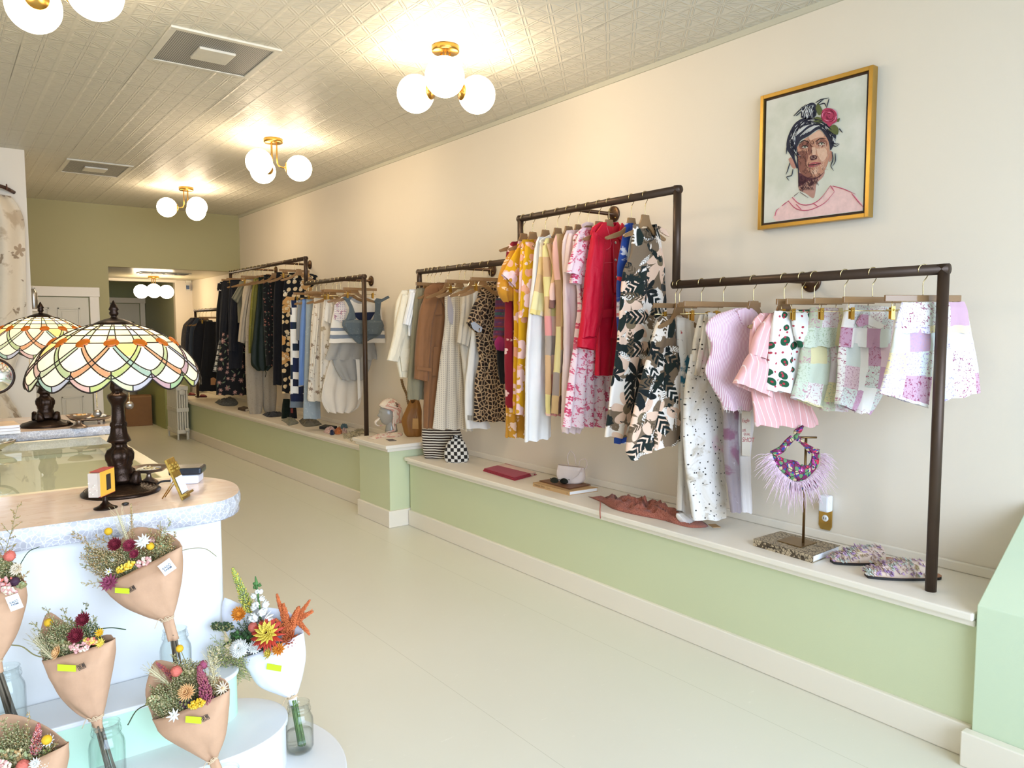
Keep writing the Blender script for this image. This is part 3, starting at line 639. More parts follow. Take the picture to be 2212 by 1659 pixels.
garment('patchwork_dress', 'pink, brown and yellow patch striped dress with square short sleeve', 'dress', 7, (466, 183), ZT, PATP,
  [('body', [(372, 330, 430), (430, 312, 455), (700, 322, 455), (1000, 328, 445), (1432, 330, 425)], {'fold': (.013, 6)}),
   ('sleeve', [(308, 408, 388, 392), (345, 560, 430, 520), (326, 690, 442, 685), (325, 790, 408, 800)], {'t': .018, 'offs': .04})], short='pink and yellow patch dress')
garment('striped_dress', 'tan and brown striped dress half hidden behind the pale pink one', 'dress', 7, (527, 170), ZT, PATB,
  [('body', [(345, 392, 475), (420, 370, 490), (800, 398, 500), (1420, 365, 485)], {'fold': (.012, 6)})], short='tan and brown striped dress')
garment('long_dress', 'pale pink long dress with tied sleeve beside the rose toile dress', 'dress', 7, (583, 158), ZT, PALEP,
  [('body', [(325, 455, 530), (400, 428, 545), (600, 432, 545), (1000, 435, 545), (1480, 422, 540), (1535, 430, 520)], {'fold': (.014, 5)}),
   ('sleeve', [(445, 345, 505, 355), (428, 450, 482, 480), (418, 580, 462, 560)], {'t': .02, 'offs': .035}),
   ('collar', [(530, 292), (560, 276), (600, 282), (604, 300), (560, 298), (536, 312)], {'k': 'f', 'offs': .02, 'th': .01})], short='pale pink long dress')
garment('toile_dress', 'white and rose toile dress with layered flutter sleeve and gauzy hem', 'dress', 7, (648, 146), ZT, TOILE,
  [('body', [(310, 545, 640), (370, 495, 660), (640, 512, 660), (800, 520, 665), (1100, 482, 700), (1500, 432, 730)], {'fold': (.016, 9), 'M': 56}),
   ('sleeve', [(502, 350, 590, 372), (455, 480, 572, 520), (430, 580, 532, 602)], {'t': .024, 'offs': .035, 'fold': (.008, 5)}),
   ('sleeve_ruffle', [(470, 570, 545, 585), (458, 640, 535, 655)], {'t': .026, 'offs': .03, 'fold': (.01, 8)})], short='rose toile dress')
garment('jacket_dress', 'bright red button front coat dress with pointed collar and tied belt', 'dress', 7, (708, 135), ZT, [RED, DKRED, mat('d8d4cc', .25, 1.), mat('e06a78', .7, vary=0)],
  [('body', [(278, 650, 760), (320, 600, 786), (540, 598, 782), (800, 628, 760), (1000, 628, 752), (1192, 622, 728)], {'fold': (.008, 4), 'neck': (.15, .5, .05, .012)}),
   ('sleeve', [(582, 335, 655, 400), (548, 560, 640, 600), (520, 800, 640, 790), (500, 965, 602, 955)], {'t': .032, 'offs': .04, 'fold': (.006, 4), 'wr': .008}),
   ('cuff', [(499, 962, 602, 952), (494, 1020, 590, 1042)], {'t': .034, 'offs': .04, 'fold': (0, 1)}),
   ('collar', [(598, 345), (640, 290), (660, 300), (692, 405), (680, 442), (625, 456), (606, 392)], {'k': 'f', 'offs': .045, 'th': .012}),
   ('collar', [(728, 372), (758, 284), (788, 330), (780, 415)], {'k': 'f', 'offs': .042, 'th': .012}),
   ('placket', [(700, 385), (742, 372), (748, 700), (712, 700)], {'k': 'f', 'offs': .036, 'th': .006}),
   ('belt', [(640, 800), (758, 785), (758, 835), (640, 850)], {'k': 'f', 'offs': .042, 'th': .01}),
   ('belt_tail', [(702, 715), (750, 710), (756, 790), (746, 975), (680, 968), (704, 820)], {'k': 'f', 'offs': .056, 'th': .008}),
   ('stitching', [(602, 350), (610, 392), (628, 448), (678, 434), (686, 405), (660, 305)], {'k': 't', 'm': 3, 'r': .0012, 'offs': .0465}),
   ('stitching', [(738, 374), (778, 408), (782, 335)], {'k': 't', 'm': 3, 'r': .0012, 'offs': .0435}),
   ('stitching', [(704, 390), (712, 560), (715, 695)], {'k': 't', 'm': 3, 'r': .001, 'offs': .037}),
   ('stitching', [(612, 528), (660, 522), (700, 520)], {'k': 't', 'm': 3, 'r': .001, 'offs': .039}),
   ('button', [(717, 402), (717, 505), (723, 607), (727, 705)], {'k': 'b', 'm': 2, 'offs': .039})], short='bright red coat dress')
garment('colourblock_dress', 'blue, red and grey dress squeezed between the red and tropical dresses', 'dress', 7, (842, 108), ZT, [BLUE, GREYL],
  [('body', [(283, 805, 850), (400, 785, 870), (530, 762, 880), (760, 755, 880), (1000, 760, 880), (1598, 738, 856)], {'fold': (.008, 4)}),
   ('lining', [(330, 822, 850), (420, 800, 862), (545, 790, 858)], {'m': 1, 't': .012, 'offs': .034})], short='blue, red and grey dress', drop=.11)
garment('tropical_dress', 'sleeveless black, tan and cream tropical leaf dress on the high rail', 'dress', 7, (925, 90), ZT, [TROP, GREYL],
  [('body', [(290, 850, 988), (375, 845, 1012), (470, 835, 1028), (560, 792, 1040), (800, 770, 1046), (1000, 752, 1042), (1300, 715, 985), (1560, 685, 925)], {'fold': (.013, 5), 'neck': (.05, .62, .10, .02), 'M': 52}),
   ('strap_bow', [(988, 300), (1010, 312), (1030, 322), (1055, 364), (1035, 358), (1000, 335)], {'k': 'f', 'offs': .02, 'th': .012})], short='sleeveless tropical leaf dress', drop=.105, hw=.17)
# ---- lower near rack ---------------------------------------------------------------------------
garment('tropical_trousers', 'tropical leaf trousers matching the dress, clipped on the low rail', 'trousers', 8, (160, 195), ZL, TROP,
  [('waist', [(70, 385, 150, 378), (40, 470, 160, 468), (20, 560, 165, 560)], {'fold': (.008, 5)}),
   ('leg', [(20, 550, 110, 556), (-40, 760, 110, 800), (-130, 1150, 60, 1090), (-100, 1215, 50, 1130)], {'fold': (.01, 4), 'offs': .0}),
   ('leg', [(90, 555, 165, 555), (60, 800, 172, 800), (20, 1060, 176, 1050), (20, 1155, 176, 1095)], {'fold': (.008, 3), 'offs': .02})], phi=-4, kind=Lp, short='tropical leaf trousers', hw=.16, clips=(-.5, .5))
garment('painted_overalls', 'narrow canvas trousers with blue and red paint stains beside the tropical trousers', 'trousers', 8, (183, 190), ZL, PAINT1,
  [('body', [(165, 388, 262, 402), (172, 640, 262, 640), (176, 900, 232, 900), (178, 1200, 228, 1200), (172, 1500, 245, 1555)], {'fold': (.008, 3)}),
   ('turn_up', [(150, 1520, 190, 1512), (165, 1560, 250, 1560), (200, 1598, 266, 1580)], {'t': .03, 'fold': (.006, 5), 'offs': .02})], phi=-5, short='blue and red stained canvas trousers', hw=.15)
garment('splattered_jeans', 'off-white jeans covered in dark paint splatters, longest on the low rail', 'trousers', 8, (310, 182), ZL, PAINT2,
  [('waist', [(300, 372, 400, 385), (262, 540, 395, 520), (250, 640, 395, 620)], {'fold': (.01, 4)}),
   ('waistband', [(300, 370, 345, 380), (278, 520, 330, 540), (240, 720, 290, 730)], {'t': .012, 'offs': .034, 'fold': (.004, 3)}),
   ('leg', [(250, 600, 395, 590), (215, 800, 402, 790), (205, 1000, 428, 950), (215, 1200, 442, 1150), (262, 1562, 448, 1546)], {'fold': (.008, 3), 't': .035})], phi=-8, kind=Lp, short='paint splattered jeans', hw=.15, clips=(.3, .8))
garment('printed_jeans', 'pale jeans with one purple dyed leg and red lettering on the other', 'trousers', 8, (437, 172), ZL, [PAINT3, PURP, patt('flour_sack_patch', 'e6dccb', []), mat('b8545a', .8, vary=0)],
  [('waist', [(345, 362, 625, 368), (360, 600, 620, 600), (410, 860, 612, 860)], {'fold': (.008, 5)}),
   ('leg', [(430, 830, 515, 830), (436, 1000, 505, 1000), (440, 1200, 510, 1200), (474, 1515, 528, 1508)], {'m': 1, 'fold': (.006, 3), 'offs': .01}),
   ('leg', [(500, 830, 612, 830), (503, 1000, 596, 1000), (512, 1200, 578, 1200), (528, 1512, 588, 1516)], {'fold': (.006, 3), 'offs': .012}),
   ('patch', [(502, 925), (556, 930), (552, 1186), (505, 1182)], {'k': 'f', 'm': 2, 'offs': .046, 'th': .003}),
   ('lettering', ('SHOT', 503, 1102, 550, 1104, .034), {'k': 'w', 'm': 3, 'offs': .0465}),
   ('lettering', ('QUAL', 512, 1064, 552, 1066, .018), {'k': 'w', 'm': 3, 'offs': .0465}),
   ('lettering', ('LBS.', 503, 1042, 540, 1044, .018), {'k': 'w', 'm': 3, 'offs': .0465}),
   ('lettering', ('Eagle', 503, 990, 550, 988, .026), {'k': 'w', 'm': 3, 'offs': .0465})], phi=-8, kind=Lp, short='pale jeans with red lettering', hw=.26, clips=(-.8, -.2))
b = garment('sleeveless_shirt', 'pink pinstriped sleeveless shirt with frayed cropped hem', 'shirt', 8, (612, 155), ZL, [PSTR, PSTR, WCOL],
  [('body', [(338, 500, 600), (380, 385, 640), (450, 335, 642), (560, 372, 636), (700, 335, 628), (800, 380, 622), (880, 430, 612), (925, 440, 605)], {'fold': (.008, 4), 'neck': (.2, .3, .05, .01)}),
   ('collar', [(486, 352), (535, 335), (556, 345), (602, 395), (555, 450), (520, 430)], {'k': 'f', 'm': 1, 'offs': .036, 'th': .01})], phi=-14, short='pink pinstriped shirt')
rr_, P_, n_ = b
fr_b = MB()
for k in range(34):
    p = onp(*vpx(8, 425+k*5.3, 905+6*sin(k*1.7)), P_, n_)+n_*.025; d = V((R.uniform(-.012, .012), R.uniform(-.006, .006), -R.uniform(.008, .028))); fr_b.tube([p, p+d*.6, p+d+V((R.uniform(-.006, .006), 0, 0))], .0011, 4)
obj('fringe', fr_b, WCOL, rr_)
garment('ruffle_blouse', 'pink and white striped blouse with wide bell ruffle sleeve', 'blouse', 8, (790, 140), ZL, PSTR2,
  [('body', [(365, 650, 745), (420, 605, 800), (600, 592, 830), (800, 602, 900), (1000, 615, 985), (1018, 618, 985)], {'fold': (.016, 7), 'M': 52}),
   ('sleeve', [(668, 368, 722, 385), (588, 480, 705, 500), (550, 602, 668, 640)], {'t': .03, 'offs': .045, 'fold': (.004, 3)}),
   ('ruffle', [(550, 595, 664, 632), (500, 690, 670, 760), (460, 762, 670, 850)], {'t': .045, 'offs': .045, 'fold': (.012, 7)})], phi=-16, short='pink striped ruffle blouse')
garment('printed_shorts', 'white shorts printed with green leaf hearts and small red dots', 'shorts', 8, (893, 132), ZL, HEART,
  [('body', [(727, 352, 905, 362), (700, 560, 900, 560), (688, 700, 898, 700), (685, 808, 892, 835)], {'fold': (.011, 5)}),
   ('cuff', [(792, 350, 936, 342), (800, 450, 932, 440), (830, 560, 922, 546)], {'t': .02, 'offs': .045, 'fold': (.006, 4)})], phi=-18, kind=Lp, short='leaf heart shorts', hw=.14)
garment('patchwork_shorts', 'pale patchwork shorts with green and yellow squares, next to the leaf heart shorts', 'shorts', 8, (965, 125), ZL, [PW1],
  [('waist', [(940, 332, 1125, 338), (905, 480, 1130, 480), (890, 560, 1130, 560)], {'fold': (.01, 5)}),
   ('leg', [(895, 540, 1060, 540), (868, 720, 1045, 730), (833, 855, 1010, 920)], {'fold': (.007, 4)}),
   ('leg', [(1030, 540, 1130, 540), (1010, 720, 1145, 730), (995, 925, 1150, 936)], {'fold': (.007, 4)})], phi=-20, kind=Lp, short='green and yellow patchwork shorts', hw=.15)
garment('patchwork_shorts', 'rose patchwork shorts with drawstring bow, between the two paler pairs', 'shorts', 8, (1140, 108), ZL, [PW2],
  [('waist', [(1150, 312, 1430, 335), (1120, 440, 1415, 450), (1105, 560, 1400, 560)], {'fold': (.012, 6)}),
   ('leg', [(1105, 540, 1270, 540), (1095, 760, 1250, 790), (1085, 888, 1190, 930)], {'fold': (.007, 4)}),
   ('leg', [(1240, 540, 1400, 540), (1215, 760, 1375, 790), (1195, 940, 1285, 948), ], {'fold': (.007, 4)}),
   ('bow', [(1200, 360), (1290, 420), (1335, 440), (1290, 455), (1230, 430), (1180, 445), (1165, 420)], {'k': 'f', 'offs': .05, 'th': .014})], phi=-22, kind=Lp, short='rose patchwork shorts', hw=.155)
garment('patchwork_shorts', 'lilac and cream patchwork shorts at the end of the rail, behind the post', 'shorts', 8, (1303, 92), ZL, [PW3],
  [('waist', [(1465, 303, 1828, 300), (1440, 380, 1850, 380), (1422, 480, 1870, 480)], {'fold': (.008, 8), 't': .02}),
   ('leg', [(1425, 450, 1650, 450), (1385, 650, 1645, 640), (1335, 828, 1618, 912)], {'fold': (.006, 4), 't': .022}),
   ('leg', [(1640, 450, 1865, 450), (1665, 640, 1896, 640), (1695, 870, 1915, 822)], {'fold': (.006, 4), 't': .022})], phi=-30, kind=Lp, short='lilac patchwork shorts behind the post', y=1.425, hw=.165, clips=(-.8, .8))
hanger('empty smoked clip hanger behind the rose patchwork shorts', onx(*vpx(8, 1303, 92), XR).y, ZL, -.35, Lp, (-.7, .7), .15)
# ---- low rail left of the near rack ---------------------------------------------------------------
garment('boucle_coat', 'cream boucle coat with patch pocket, leftmost beside the tan bag', 'coat', 6, (352, 140), ZLL, CREAMK,
  [('body', [(300, 165, 245), (400, 125, 255), (600, 108, 250), (800, 120, 240), (950, 150, 222)], {'fold': (.006, 3), 't': .035}),
   ('sleeve', [(152, 330, 212, 345), (112, 500, 182, 560), (76, 680, 142, 740), (38, 820, 116, 836)], {'t': .04, 'offs': .04, 'fold': (.003, 2)}),
   ('pocket', [(128, 735), (218, 735), (214, 900), (150, 905)], {'k': 'f', 'offs': .042, 'th': .008})], short='cream boucle coat')
garment('white_tee', 'white short sleeved top between the cream coat and brown trench', 'shirt', 6, (380, 138), ZLL, WCOL,
  [('body', [(295, 222, 285), (400, 208, 290), (640, 210, 272)], {'fold': (.008, 4)}), ('sleeve', [(215, 312, 255, 330), (182, 450, 228, 470), (158, 552, 206, 566)], {'t': .025, 'offs': .035})], short='white short sleeved top')
garment('cotton_coat', 'thin grey olive coat peeking out behind the brown trench', 'coat', 6, (410, 135), ZLL, OLIVEC,
  [('body', [(285, 278, 335), (400, 256, 345), (700, 232, 345), (1000, 206, 340), (1115, 205, 330)], {'fold': (.01, 4)})], kind=Lp, short='grey olive coat')
garment('trench_coat', 'brown cotton trench coat with storm flap and strapped cuff', 'coat', 6, (450, 132), ZLL, [TRENCH, mat('d9cfba', .4)],
  [('body', [(245, 405, 555), (300, 335, 560), (500, 345, 500), (720, 345, 475), (1000, 335, 445), (1330, 330, 408)], {'fold': (.01, 4), 't': .034}),
   ('sleeve', [(322, 320, 425, 345), (276, 480, 372, 520), (248, 760, 352, 740), (240, 960, 336, 980)], {'t': .038, 'offs': .045, 'fold': (.004, 3)}),
   ('cuff_strap', [(238, 865), (344, 880), (345, 905), (236, 890)], {'k': 'f', 'offs': .088, 'th': .006}),
   ('storm_flap', [(365, 330), (440, 300), (446, 482), (362, 490)], {'k': 'f', 'offs': .044, 'th': .008}),
   ('collar', [(415, 272), (482, 248), (492, 432), (470, 446), (430, 372)], {'k': 'f', 'offs': .056, 'th': .012}),
   ('pocket', [(380, 722), (432, 718), (442, 760), (420, 938), (372, 938)], {'k': 'f', 'offs': .046, 'th': .006}),
   ('button', [(432, 836)], {'k': 'b', 'm': 1, 'offs': .05})], short='brown trench coat')
garment('pinafore_dress', 'sleeveless cream pin dot dress with deep armhole', 'dress', 6, (510, 125), ZLL, [DOTC, patt('lilac_grey_lining', 'b9b2b4', [])],
  [('body', [(262, 535, 615), (330, 492, 622), (540, 490, 605), (700, 468, 612), (1000, 435, 640), (1337, 402, 660)], {'fold': (.016, 6), 'M': 52}),
   ('armhole', [(492, 335), (512, 345), (538, 470), (540, 545), (522, 555), (500, 530), (490, 430)], {'k': 'f', 'm': 1, 'offs': .032, 'th': .004})], short='cream pin dot dress')
garment('linen_dress', 'oatmeal linen dress with short square sleeve', 'dress', 6, (595, 115), ZLL, LINEN,
  [('body', [(275, 615, 695), (350, 605, 705), (650, 600, 705), (1000, 630, 700), (1350, 640, 692)], {'fold': (.01, 4)}), ('sleeve', [(605, 295, 695, 320), (587, 480, 682, 500), (562, 688, 640, 726)], {'t': .024, 'offs': .035})], short='oatmeal linen dress')
garment('white_trousers', 'white trousers with woven trim above the hem, beside the leopard dress', 'trousers', 6, (635, 113), ZLL, [WCOL, patt('woven_trim', '8c8474', [('stripe', 60, .4, 'd8d2c4')])],
  [('body', [(285, 700, 770), (600, 690, 765), (800, 665, 765), (1000, 640, 780), (1230, 635, 800), (1332, 645, 828)], {'fold': (.01, 3)}),
   ('trim', [(636, 1230), (716, 1238), (715, 1275), (637, 1265)], {'k': 'f', 'm': 1, 'offs': .04, 'th': .004})], kind=Lp, short='white trousers')
garment('leopard_dress', 'leopard print wrap dress with tied waist', 'dress', 6, (695, 106), ZLL, [LEO, LEO2],
  [('body', [(238, 810, 878), (300, 745, 885), (500, 715, 880), (700, 725, 878), (800, 742, 885), (860, 735, 905), (1000, 712, 925), (1280, 705, 945)], {'fold': (.01, 5)}),
   ('sleeve', [(750, 290, 830, 305), (682, 400, 772, 440), (628, 535, 716, 632)], {'t': .035, 'offs': .045}),
   ('sleeve_facing', [(632, 545), (660, 535), (720, 580), (712, 612), (690, 615), (650, 590)], {'k': 'f', 'm': 1, 'offs': .084, 'th': .003}),
   ('belt', [(742, 770), (888, 775), (900, 840), (748, 838)], {'k': 'f', 'offs': .045, 'th': .01}),
   ('belt_knot', [(795, 800), (830, 805), (840, 870), (810, 920), (785, 880)], {'k': 'f', 'offs': .058, 'th': .012})], short='leopard print dress')
garment('knit_cardigan', 'multicoloured stripe knit with magenta tassel, right of the leopard dress', 'knitwear', 6, (768, 97), ZLL, [RAIN, BLK, MAG],
  [('body', [(360, 868, 950), (500, 862, 952), (680, 852, 948)], {'fold': (.008, 4)}), ('skirt', [(660, 880, 948), (850, 885, 950), (1000, 905, 950)], {'m': 1}),
   ('tassel', [(860, 645, 888, 645), (838, 690, 905, 690), (850, 745, 898, 755)], {'m': 2, 't': .03, 'offs': .04, 'fold': (.004, 8)})], short='multicoloured stripe knit')
hanger('smoked clip hanger beside the multicoloured knit, close to the rail step', onx(*vpx(6, 828, 92), XR).y, ZLL, 0, Lp)
# ---- back rack, high rail (far to near) ---------------------------------------------------------------
def H5(x): return (x, 180-(x-465)*.172)
dk = [
 ('embroidered_dress', 'black dress with white ornament yoke, first on the high back rail', 'dress', 480, [BLK, BWP], [('body', [(272, 375, 470), (400, 360, 480), (520, 345, 480), (1040, 342, 470)], {}), ('yoke', [(282, 352, 405), (330, 346, 400), (350, 350, 395)], {'m': 1, 'offs': .03})], 'black dress with ornament yoke', Tp),
 ('plaid_trousers', 'grey and white plaid trousers with tan swing tag', 'trousers', 500, [PLAID, mat('c99a6a', .8), BLK], [('waist', [(300, 420, 480), (560, 400, 480), (770, 372, 450)], {'m': 2}), ('leg', [(760, 370, 450), (900, 345, 450), (1040, 315, 440)], {'fold': (.01, 6)}), ('swing_tag', [(368, 822), (405, 818), (412, 832), (408, 888), (368, 884)], {'k': 'f', 'm': 1, 'offs': .045, 'th': .003})], 'grey plaid trousers', Lp),
 ('long_coat', 'long black wool coat left of the navy coat on the back rail', 'coat', 525, [BLK2], [('body', [(262, 400, 510), (330, 388, 530), (700, 368, 530), (760, 372, 530)], {}), ('sleeve', [(395, 310, 450, 330), (372, 560, 430, 560), (360, 760, 415, 765)], {'t': .035, 'offs': .04})], 'long black wool coat', Tp),
 ('embroidered_skirt', 'black skirt with dusky flower embroidery near its hem', 'skirt', 545, [EMB, BLK], [('body', [(700, 400, 600), (1040, 350, 605), (1238, 343, 605)], {'fold': (.014, 7)})], 'black embroidered skirt', Lp),
 ('wool_coat', 'dark navy coat left of the olive tee', 'coat', 570, [NAVY], [('body', [(255, 465, 550), (400, 452, 580), (700, 450, 580), (1012, 452, 560)], {}), ('sleeve', [(470, 330, 520, 350), (455, 600, 510, 600), (452, 860, 505, 865)], {'t': .03, 'offs': .035})], 'dark navy coat', Tp),
 ('plain_tee', 'grey olive short sleeved tee on the back rail', 'shirt', 605, [OLT], [('body', [(264, 545, 620), (340, 525, 640), (620, 530, 640)], {}), ('sleeve', [(548, 278, 602, 292), (502, 350, 562, 372), (468, 408, 528, 462)], {'t': .022, 'offs': .03})], 'grey olive tee', Tp),
 ('long_cardigan', 'beige slub knit with long sleeve, left of the chartreuse silk', 'knitwear', 645, [BEI], [('body', [(250, 600, 690), (400, 565, 700), (650, 580, 700), (800, 600, 690)], {'fold': (.01, 4)}), ('sleeve', [(592, 275, 645, 292), (552, 500, 602, 505), (522, 780, 577, 797)], {'t': .03, 'offs': .035})], 'beige slub knit', Tp),
 ('sweatpants', 'grey marl sweatpants with gathered cuffs almost touching the ledge', 'trousers', 672, [SWEAT], [('waist', [(330, 640, 800), (600, 600, 840), (800, 592, 852)], {}), ('leg', [(780, 592, 728), (1000, 595, 738), (1300, 610, 742), (1390, 628, 728), (1410, 640, 715)], {'t': .05, 'fold': (.008, 4)}), ('leg', [(780, 728, 852), (1000, 732, 855), (1200, 735, 858), (1370, 752, 850), (1398, 775, 842)], {'t': .05, 'fold': (.008, 4)})], 'grey marl sweatpants', Lp),
 ('silk_blouse', 'chartreuse silk blouse with gathered shoulder', 'blouse', 705, [CHART], [('body', [(242, 665, 730), (400, 642, 735), (700, 622, 710), (880, 620, 690)], {'fold': (.012, 6)})], 'chartreuse silk blouse', Tp),
 ('silk_dress', 'dark green silk tunic with rounded hem', 'dress', 740, [DGRN], [('body', [(232, 705, 810), (400, 692, 835), (700, 660, 845), (970, 640, 835), (1030, 690, 785)], {'fold': (.012, 5)}), ('tie', [(758, 1015), (768, 1050), (762, 1085)], {'k': 't', 'r': .004})], 'dark green silk tunic', Tp),
 ('sprig_blouse', 'black blouse with tiny rust sprigs, right of the dark green tunic', 'blouse', 785, [BFL], [('body', [(212, 750, 870), (400, 742, 890), (800, 760, 890), (990, 772, 870)], {'fold': (.01, 5)})], 'black sprig blouse', Tp),
 ('maxi_dress', 'plain dark navy maxi dress beside the buff flower print', 'dress', 835, [NAVY], [('body', [(190, 855, 945), (400, 836, 970), (700, 830, 970), (1152, 828, 945)], {'fold': (.012, 5)})], 'plain navy maxi dress', Tp),
 ('print_dress', 'black dress with large buff and cream flower print, nearest on the high back rail', 'dress', 930, [BPR], [('body', [(195, 965, 1150), (240, 932, 1190), (430, 910, 1130), (620, 906, 1080), (1222, 906, 1015)], {'fold': (.01, 5)}), ('sleeve', [(1130, 205, 1185, 210), (1150, 240, 1215, 245), (1150, 300, 1212, 290)], {'t': .03, 'offs': .03})], 'black buff flower dress', Tp)]
for nm, lb, ct, hx, ms, ps, sh, kd in dk: garment(nm, lb, ct, 5, H5(hx), ZBT, ms, ps, kind=kd, short=sh)
def extra(label, x, zp, kd): hanger(label, onx(*vpx(5, *x), XR).y, zp, 0, kd)
extra('empty clip hanger above the buff flower print dress', H5(1010), ZBT, Lp)
extra('empty smoked hanger close to the post of the high back rail', H5(1045), ZBT, Tp)
# ---- farthest low rail
for nm, lb, ct, hx, ms, ps, sh, kd in [
 ('tweed_jacket', 'grey brown tweed jacket, farthest left in the back passage', 'jacket', 178, [BRNG], [('body', [(578, 125, 200), (650, 60, 220), (900, 45, 220), (1108, 82, 200)], {})], 'grey brown tweed jacket', Tp),
 ('charcoal_jacket', 'charcoal jacket second from the left in the back passage', 'jacket', 200, [CHAR], [('body', [(580, 150, 230), (650, 95, 245), (900, 80, 245), (1080, 105, 230)], {})], 'charcoal jacket', Tp),
 ('slate_coat', 'slate grey coat third from the left in the back passage', 'coat', 226, [SLATE], [('body', [(582, 170, 255), (660, 125, 275), (900, 105, 275), (1060, 108, 260)], {})], 'slate grey coat', Tp),
 ('black_coat', 'broad black coat in front of the slate grey one', 'coat', 255, [BLK2], [('body', [(598, 195, 310), (700, 150, 340), (1000, 150, 345), (1100, 165, 340)], {})], 'broad black coat', Tp),
 ('black_trousers', 'black wide trousers with small tan tag, low in the back passage', 'trousers', 300, [BLK, mat('b8895e', .8)], [('body', [(612, 250, 345), (900, 225, 350), (1205, 195, 350)], {'fold': (.008, 4)}), ('swing_tag', [(290, 1095), (312, 1085), (338, 1100), (328, 1150), (290, 1150)], {'k': 'f', 'm': 1, 'offs': .04, 'th': .003})], 'black wide trousers', Lp)]:
    garment(nm, lb, ct, 5, (hx, 516), ZF, ms, ps, kind=kd, short=sh)
# ---- back rack, near low rail
def H6(x): return (x, 292-(x-1110)*.1)
for nm, lb, ct, hx, ms, ps, sh, kd, ph in [
 ('quilt_trousers', 'navy and white quilted patch trousers', 'trousers', 1132, [NVQ, NVY2, patt('cool_grey_denim', '6d7780', [])], [('body', [(430, 978, 1065), (600, 976, 1078), (1000, 978, 1088), (1230, 976, 1092)], {'fold': (.006, 3)}), ('hem_band', [(1225, 976, 1092), (1290, 976, 1094)], {'m': 1, 'fold': (0, 1)}), ('cuff', [(1285, 975, 1085), (1345, 972, 1088)], {'m': 2, 'fold': (0, 1)})], 'navy quilted trousers', Lp, 0),
 ('grey_shirt', 'plain grey shirt squeezed beside the quilted trousers', 'shirt', 1165, [GRYS], [('body', [(425, 1042, 1095), (600, 1032, 1100), (770, 1030, 1085)], {})], 'plain grey shirt', Tp, 0),
 ('blue_shirt', 'cornflower blue shirt between grey shirt and light jeans', 'shirt', 1200, [SKY], [('body', [(420, 1078, 1140), (700, 1058, 1135), (1155, 1046, 1112)], {'fold': (.008, 4)})], 'cornflower blue shirt', Tp, 0),
 ('light_jeans', 'light blue denim jeans hanging lowest on the near back rail', 'trousers', 1232, [DENL], [('body', [(422, 1112, 1205), (700, 1106, 1215), (1100, 1094, 1225), (1440, 1085, 1234)], {'fold': (.006, 3)})], 'light blue jeans', Lp, 0),
 ('sprig_robe', 'cream sprigged cotton robe with long sleeve', 'dress', 1275, [CRF], [('body', [(410, 1178, 1270), (600, 1155, 1290), (1000, 1138, 1300), (1275, 1122, 1330), (1290, 1130, 1320)], {'fold': (.012, 5)}), ('sleeve', [(1172, 430, 1222, 440), (1150, 700, 1200, 700), (1122, 1085, 1160, 1092)], {'t': .026, 'offs': .035})], 'cream sprigged robe', Tp, 0),
 ('toile_blouse', 'cream toile wrap top with slanting hem', 'blouse', 1335, [CRT, WCOL], [('body', [(1262, 425, 1360, 425), (1240, 640, 1350, 640), (1230, 900, 1370, 900), (1226, 1190, 1400, 1060), (1240, 1220, 1390, 1195)], {'fold': (.012, 5)}), ('sleeve', [(1268, 440, 1330, 450), (1256, 560, 1330, 580), (1256, 606, 1320, 640)], {'t': .024, 'offs': .034, 'm': 1})], 'cream toile wrap top', Tp, 0),
 ('white_skirt', 'off-white flared skirt with curved low hem', 'skirt', 1372, [patt('offwhite_twill', 'ddd3c2', [])], [('body', [(900, 1330, 1560), (1100, 1270, 1595), (1260, 1242, 1582), (1340, 1262, 1560), (1388, 1295, 1500)], {'fold': (.02, 7), 'M': 56})], 'off-white flared skirt', Lp, 0),
 ('ruffle_skirt', 'pale grey tiered ruffle skirt with white ribbon', 'skirt', 1405, [GRUF, WCOL], [('tier', [(740, 1345, 1690), (800, 1320, 1700), (935, 1272, 1722)], {'fold': (.018, 8), 'M': 60}), ('tier', [(860, 1320, 1690), (1000, 1360, 1660), (1110, 1420, 1612)], {'fold': (.016, 7), 'M': 60, 'offs': -.012}), ('ribbon', [(1520, 932), (1552, 932), (1562, 1250), (1538, 1282), (1534, 1100)], {'k': 'f', 'm': 1, 'offs': .05, 'th': .004})], 'pale grey ruffle skirt', Lp, -6),
 ('quilted_tank', 'white quilted tank with two grey stripes above its hem', 'shirt', 1470, [QLT, QLT2], [('body', [(402, 1410, 1700), (440, 1372, 1735), (600, 1328, 1765), (792, 1306, 1790)], {'fold': (.006, 4), 'neck': (.05, .5, .08, .02)}), ('patch', [(1345, 470), (1420, 420), (1450, 520), (1420, 620), (1340, 590)], {'k': 'f', 'm': 1, 'offs': .033, 'th': .004})], 'white quilted tank', Tp, -12)]:
    garment(nm, lb, ct, 5, H6(hx), ZBL, ms, ps, kind=kd, short=sh, phi=ph)
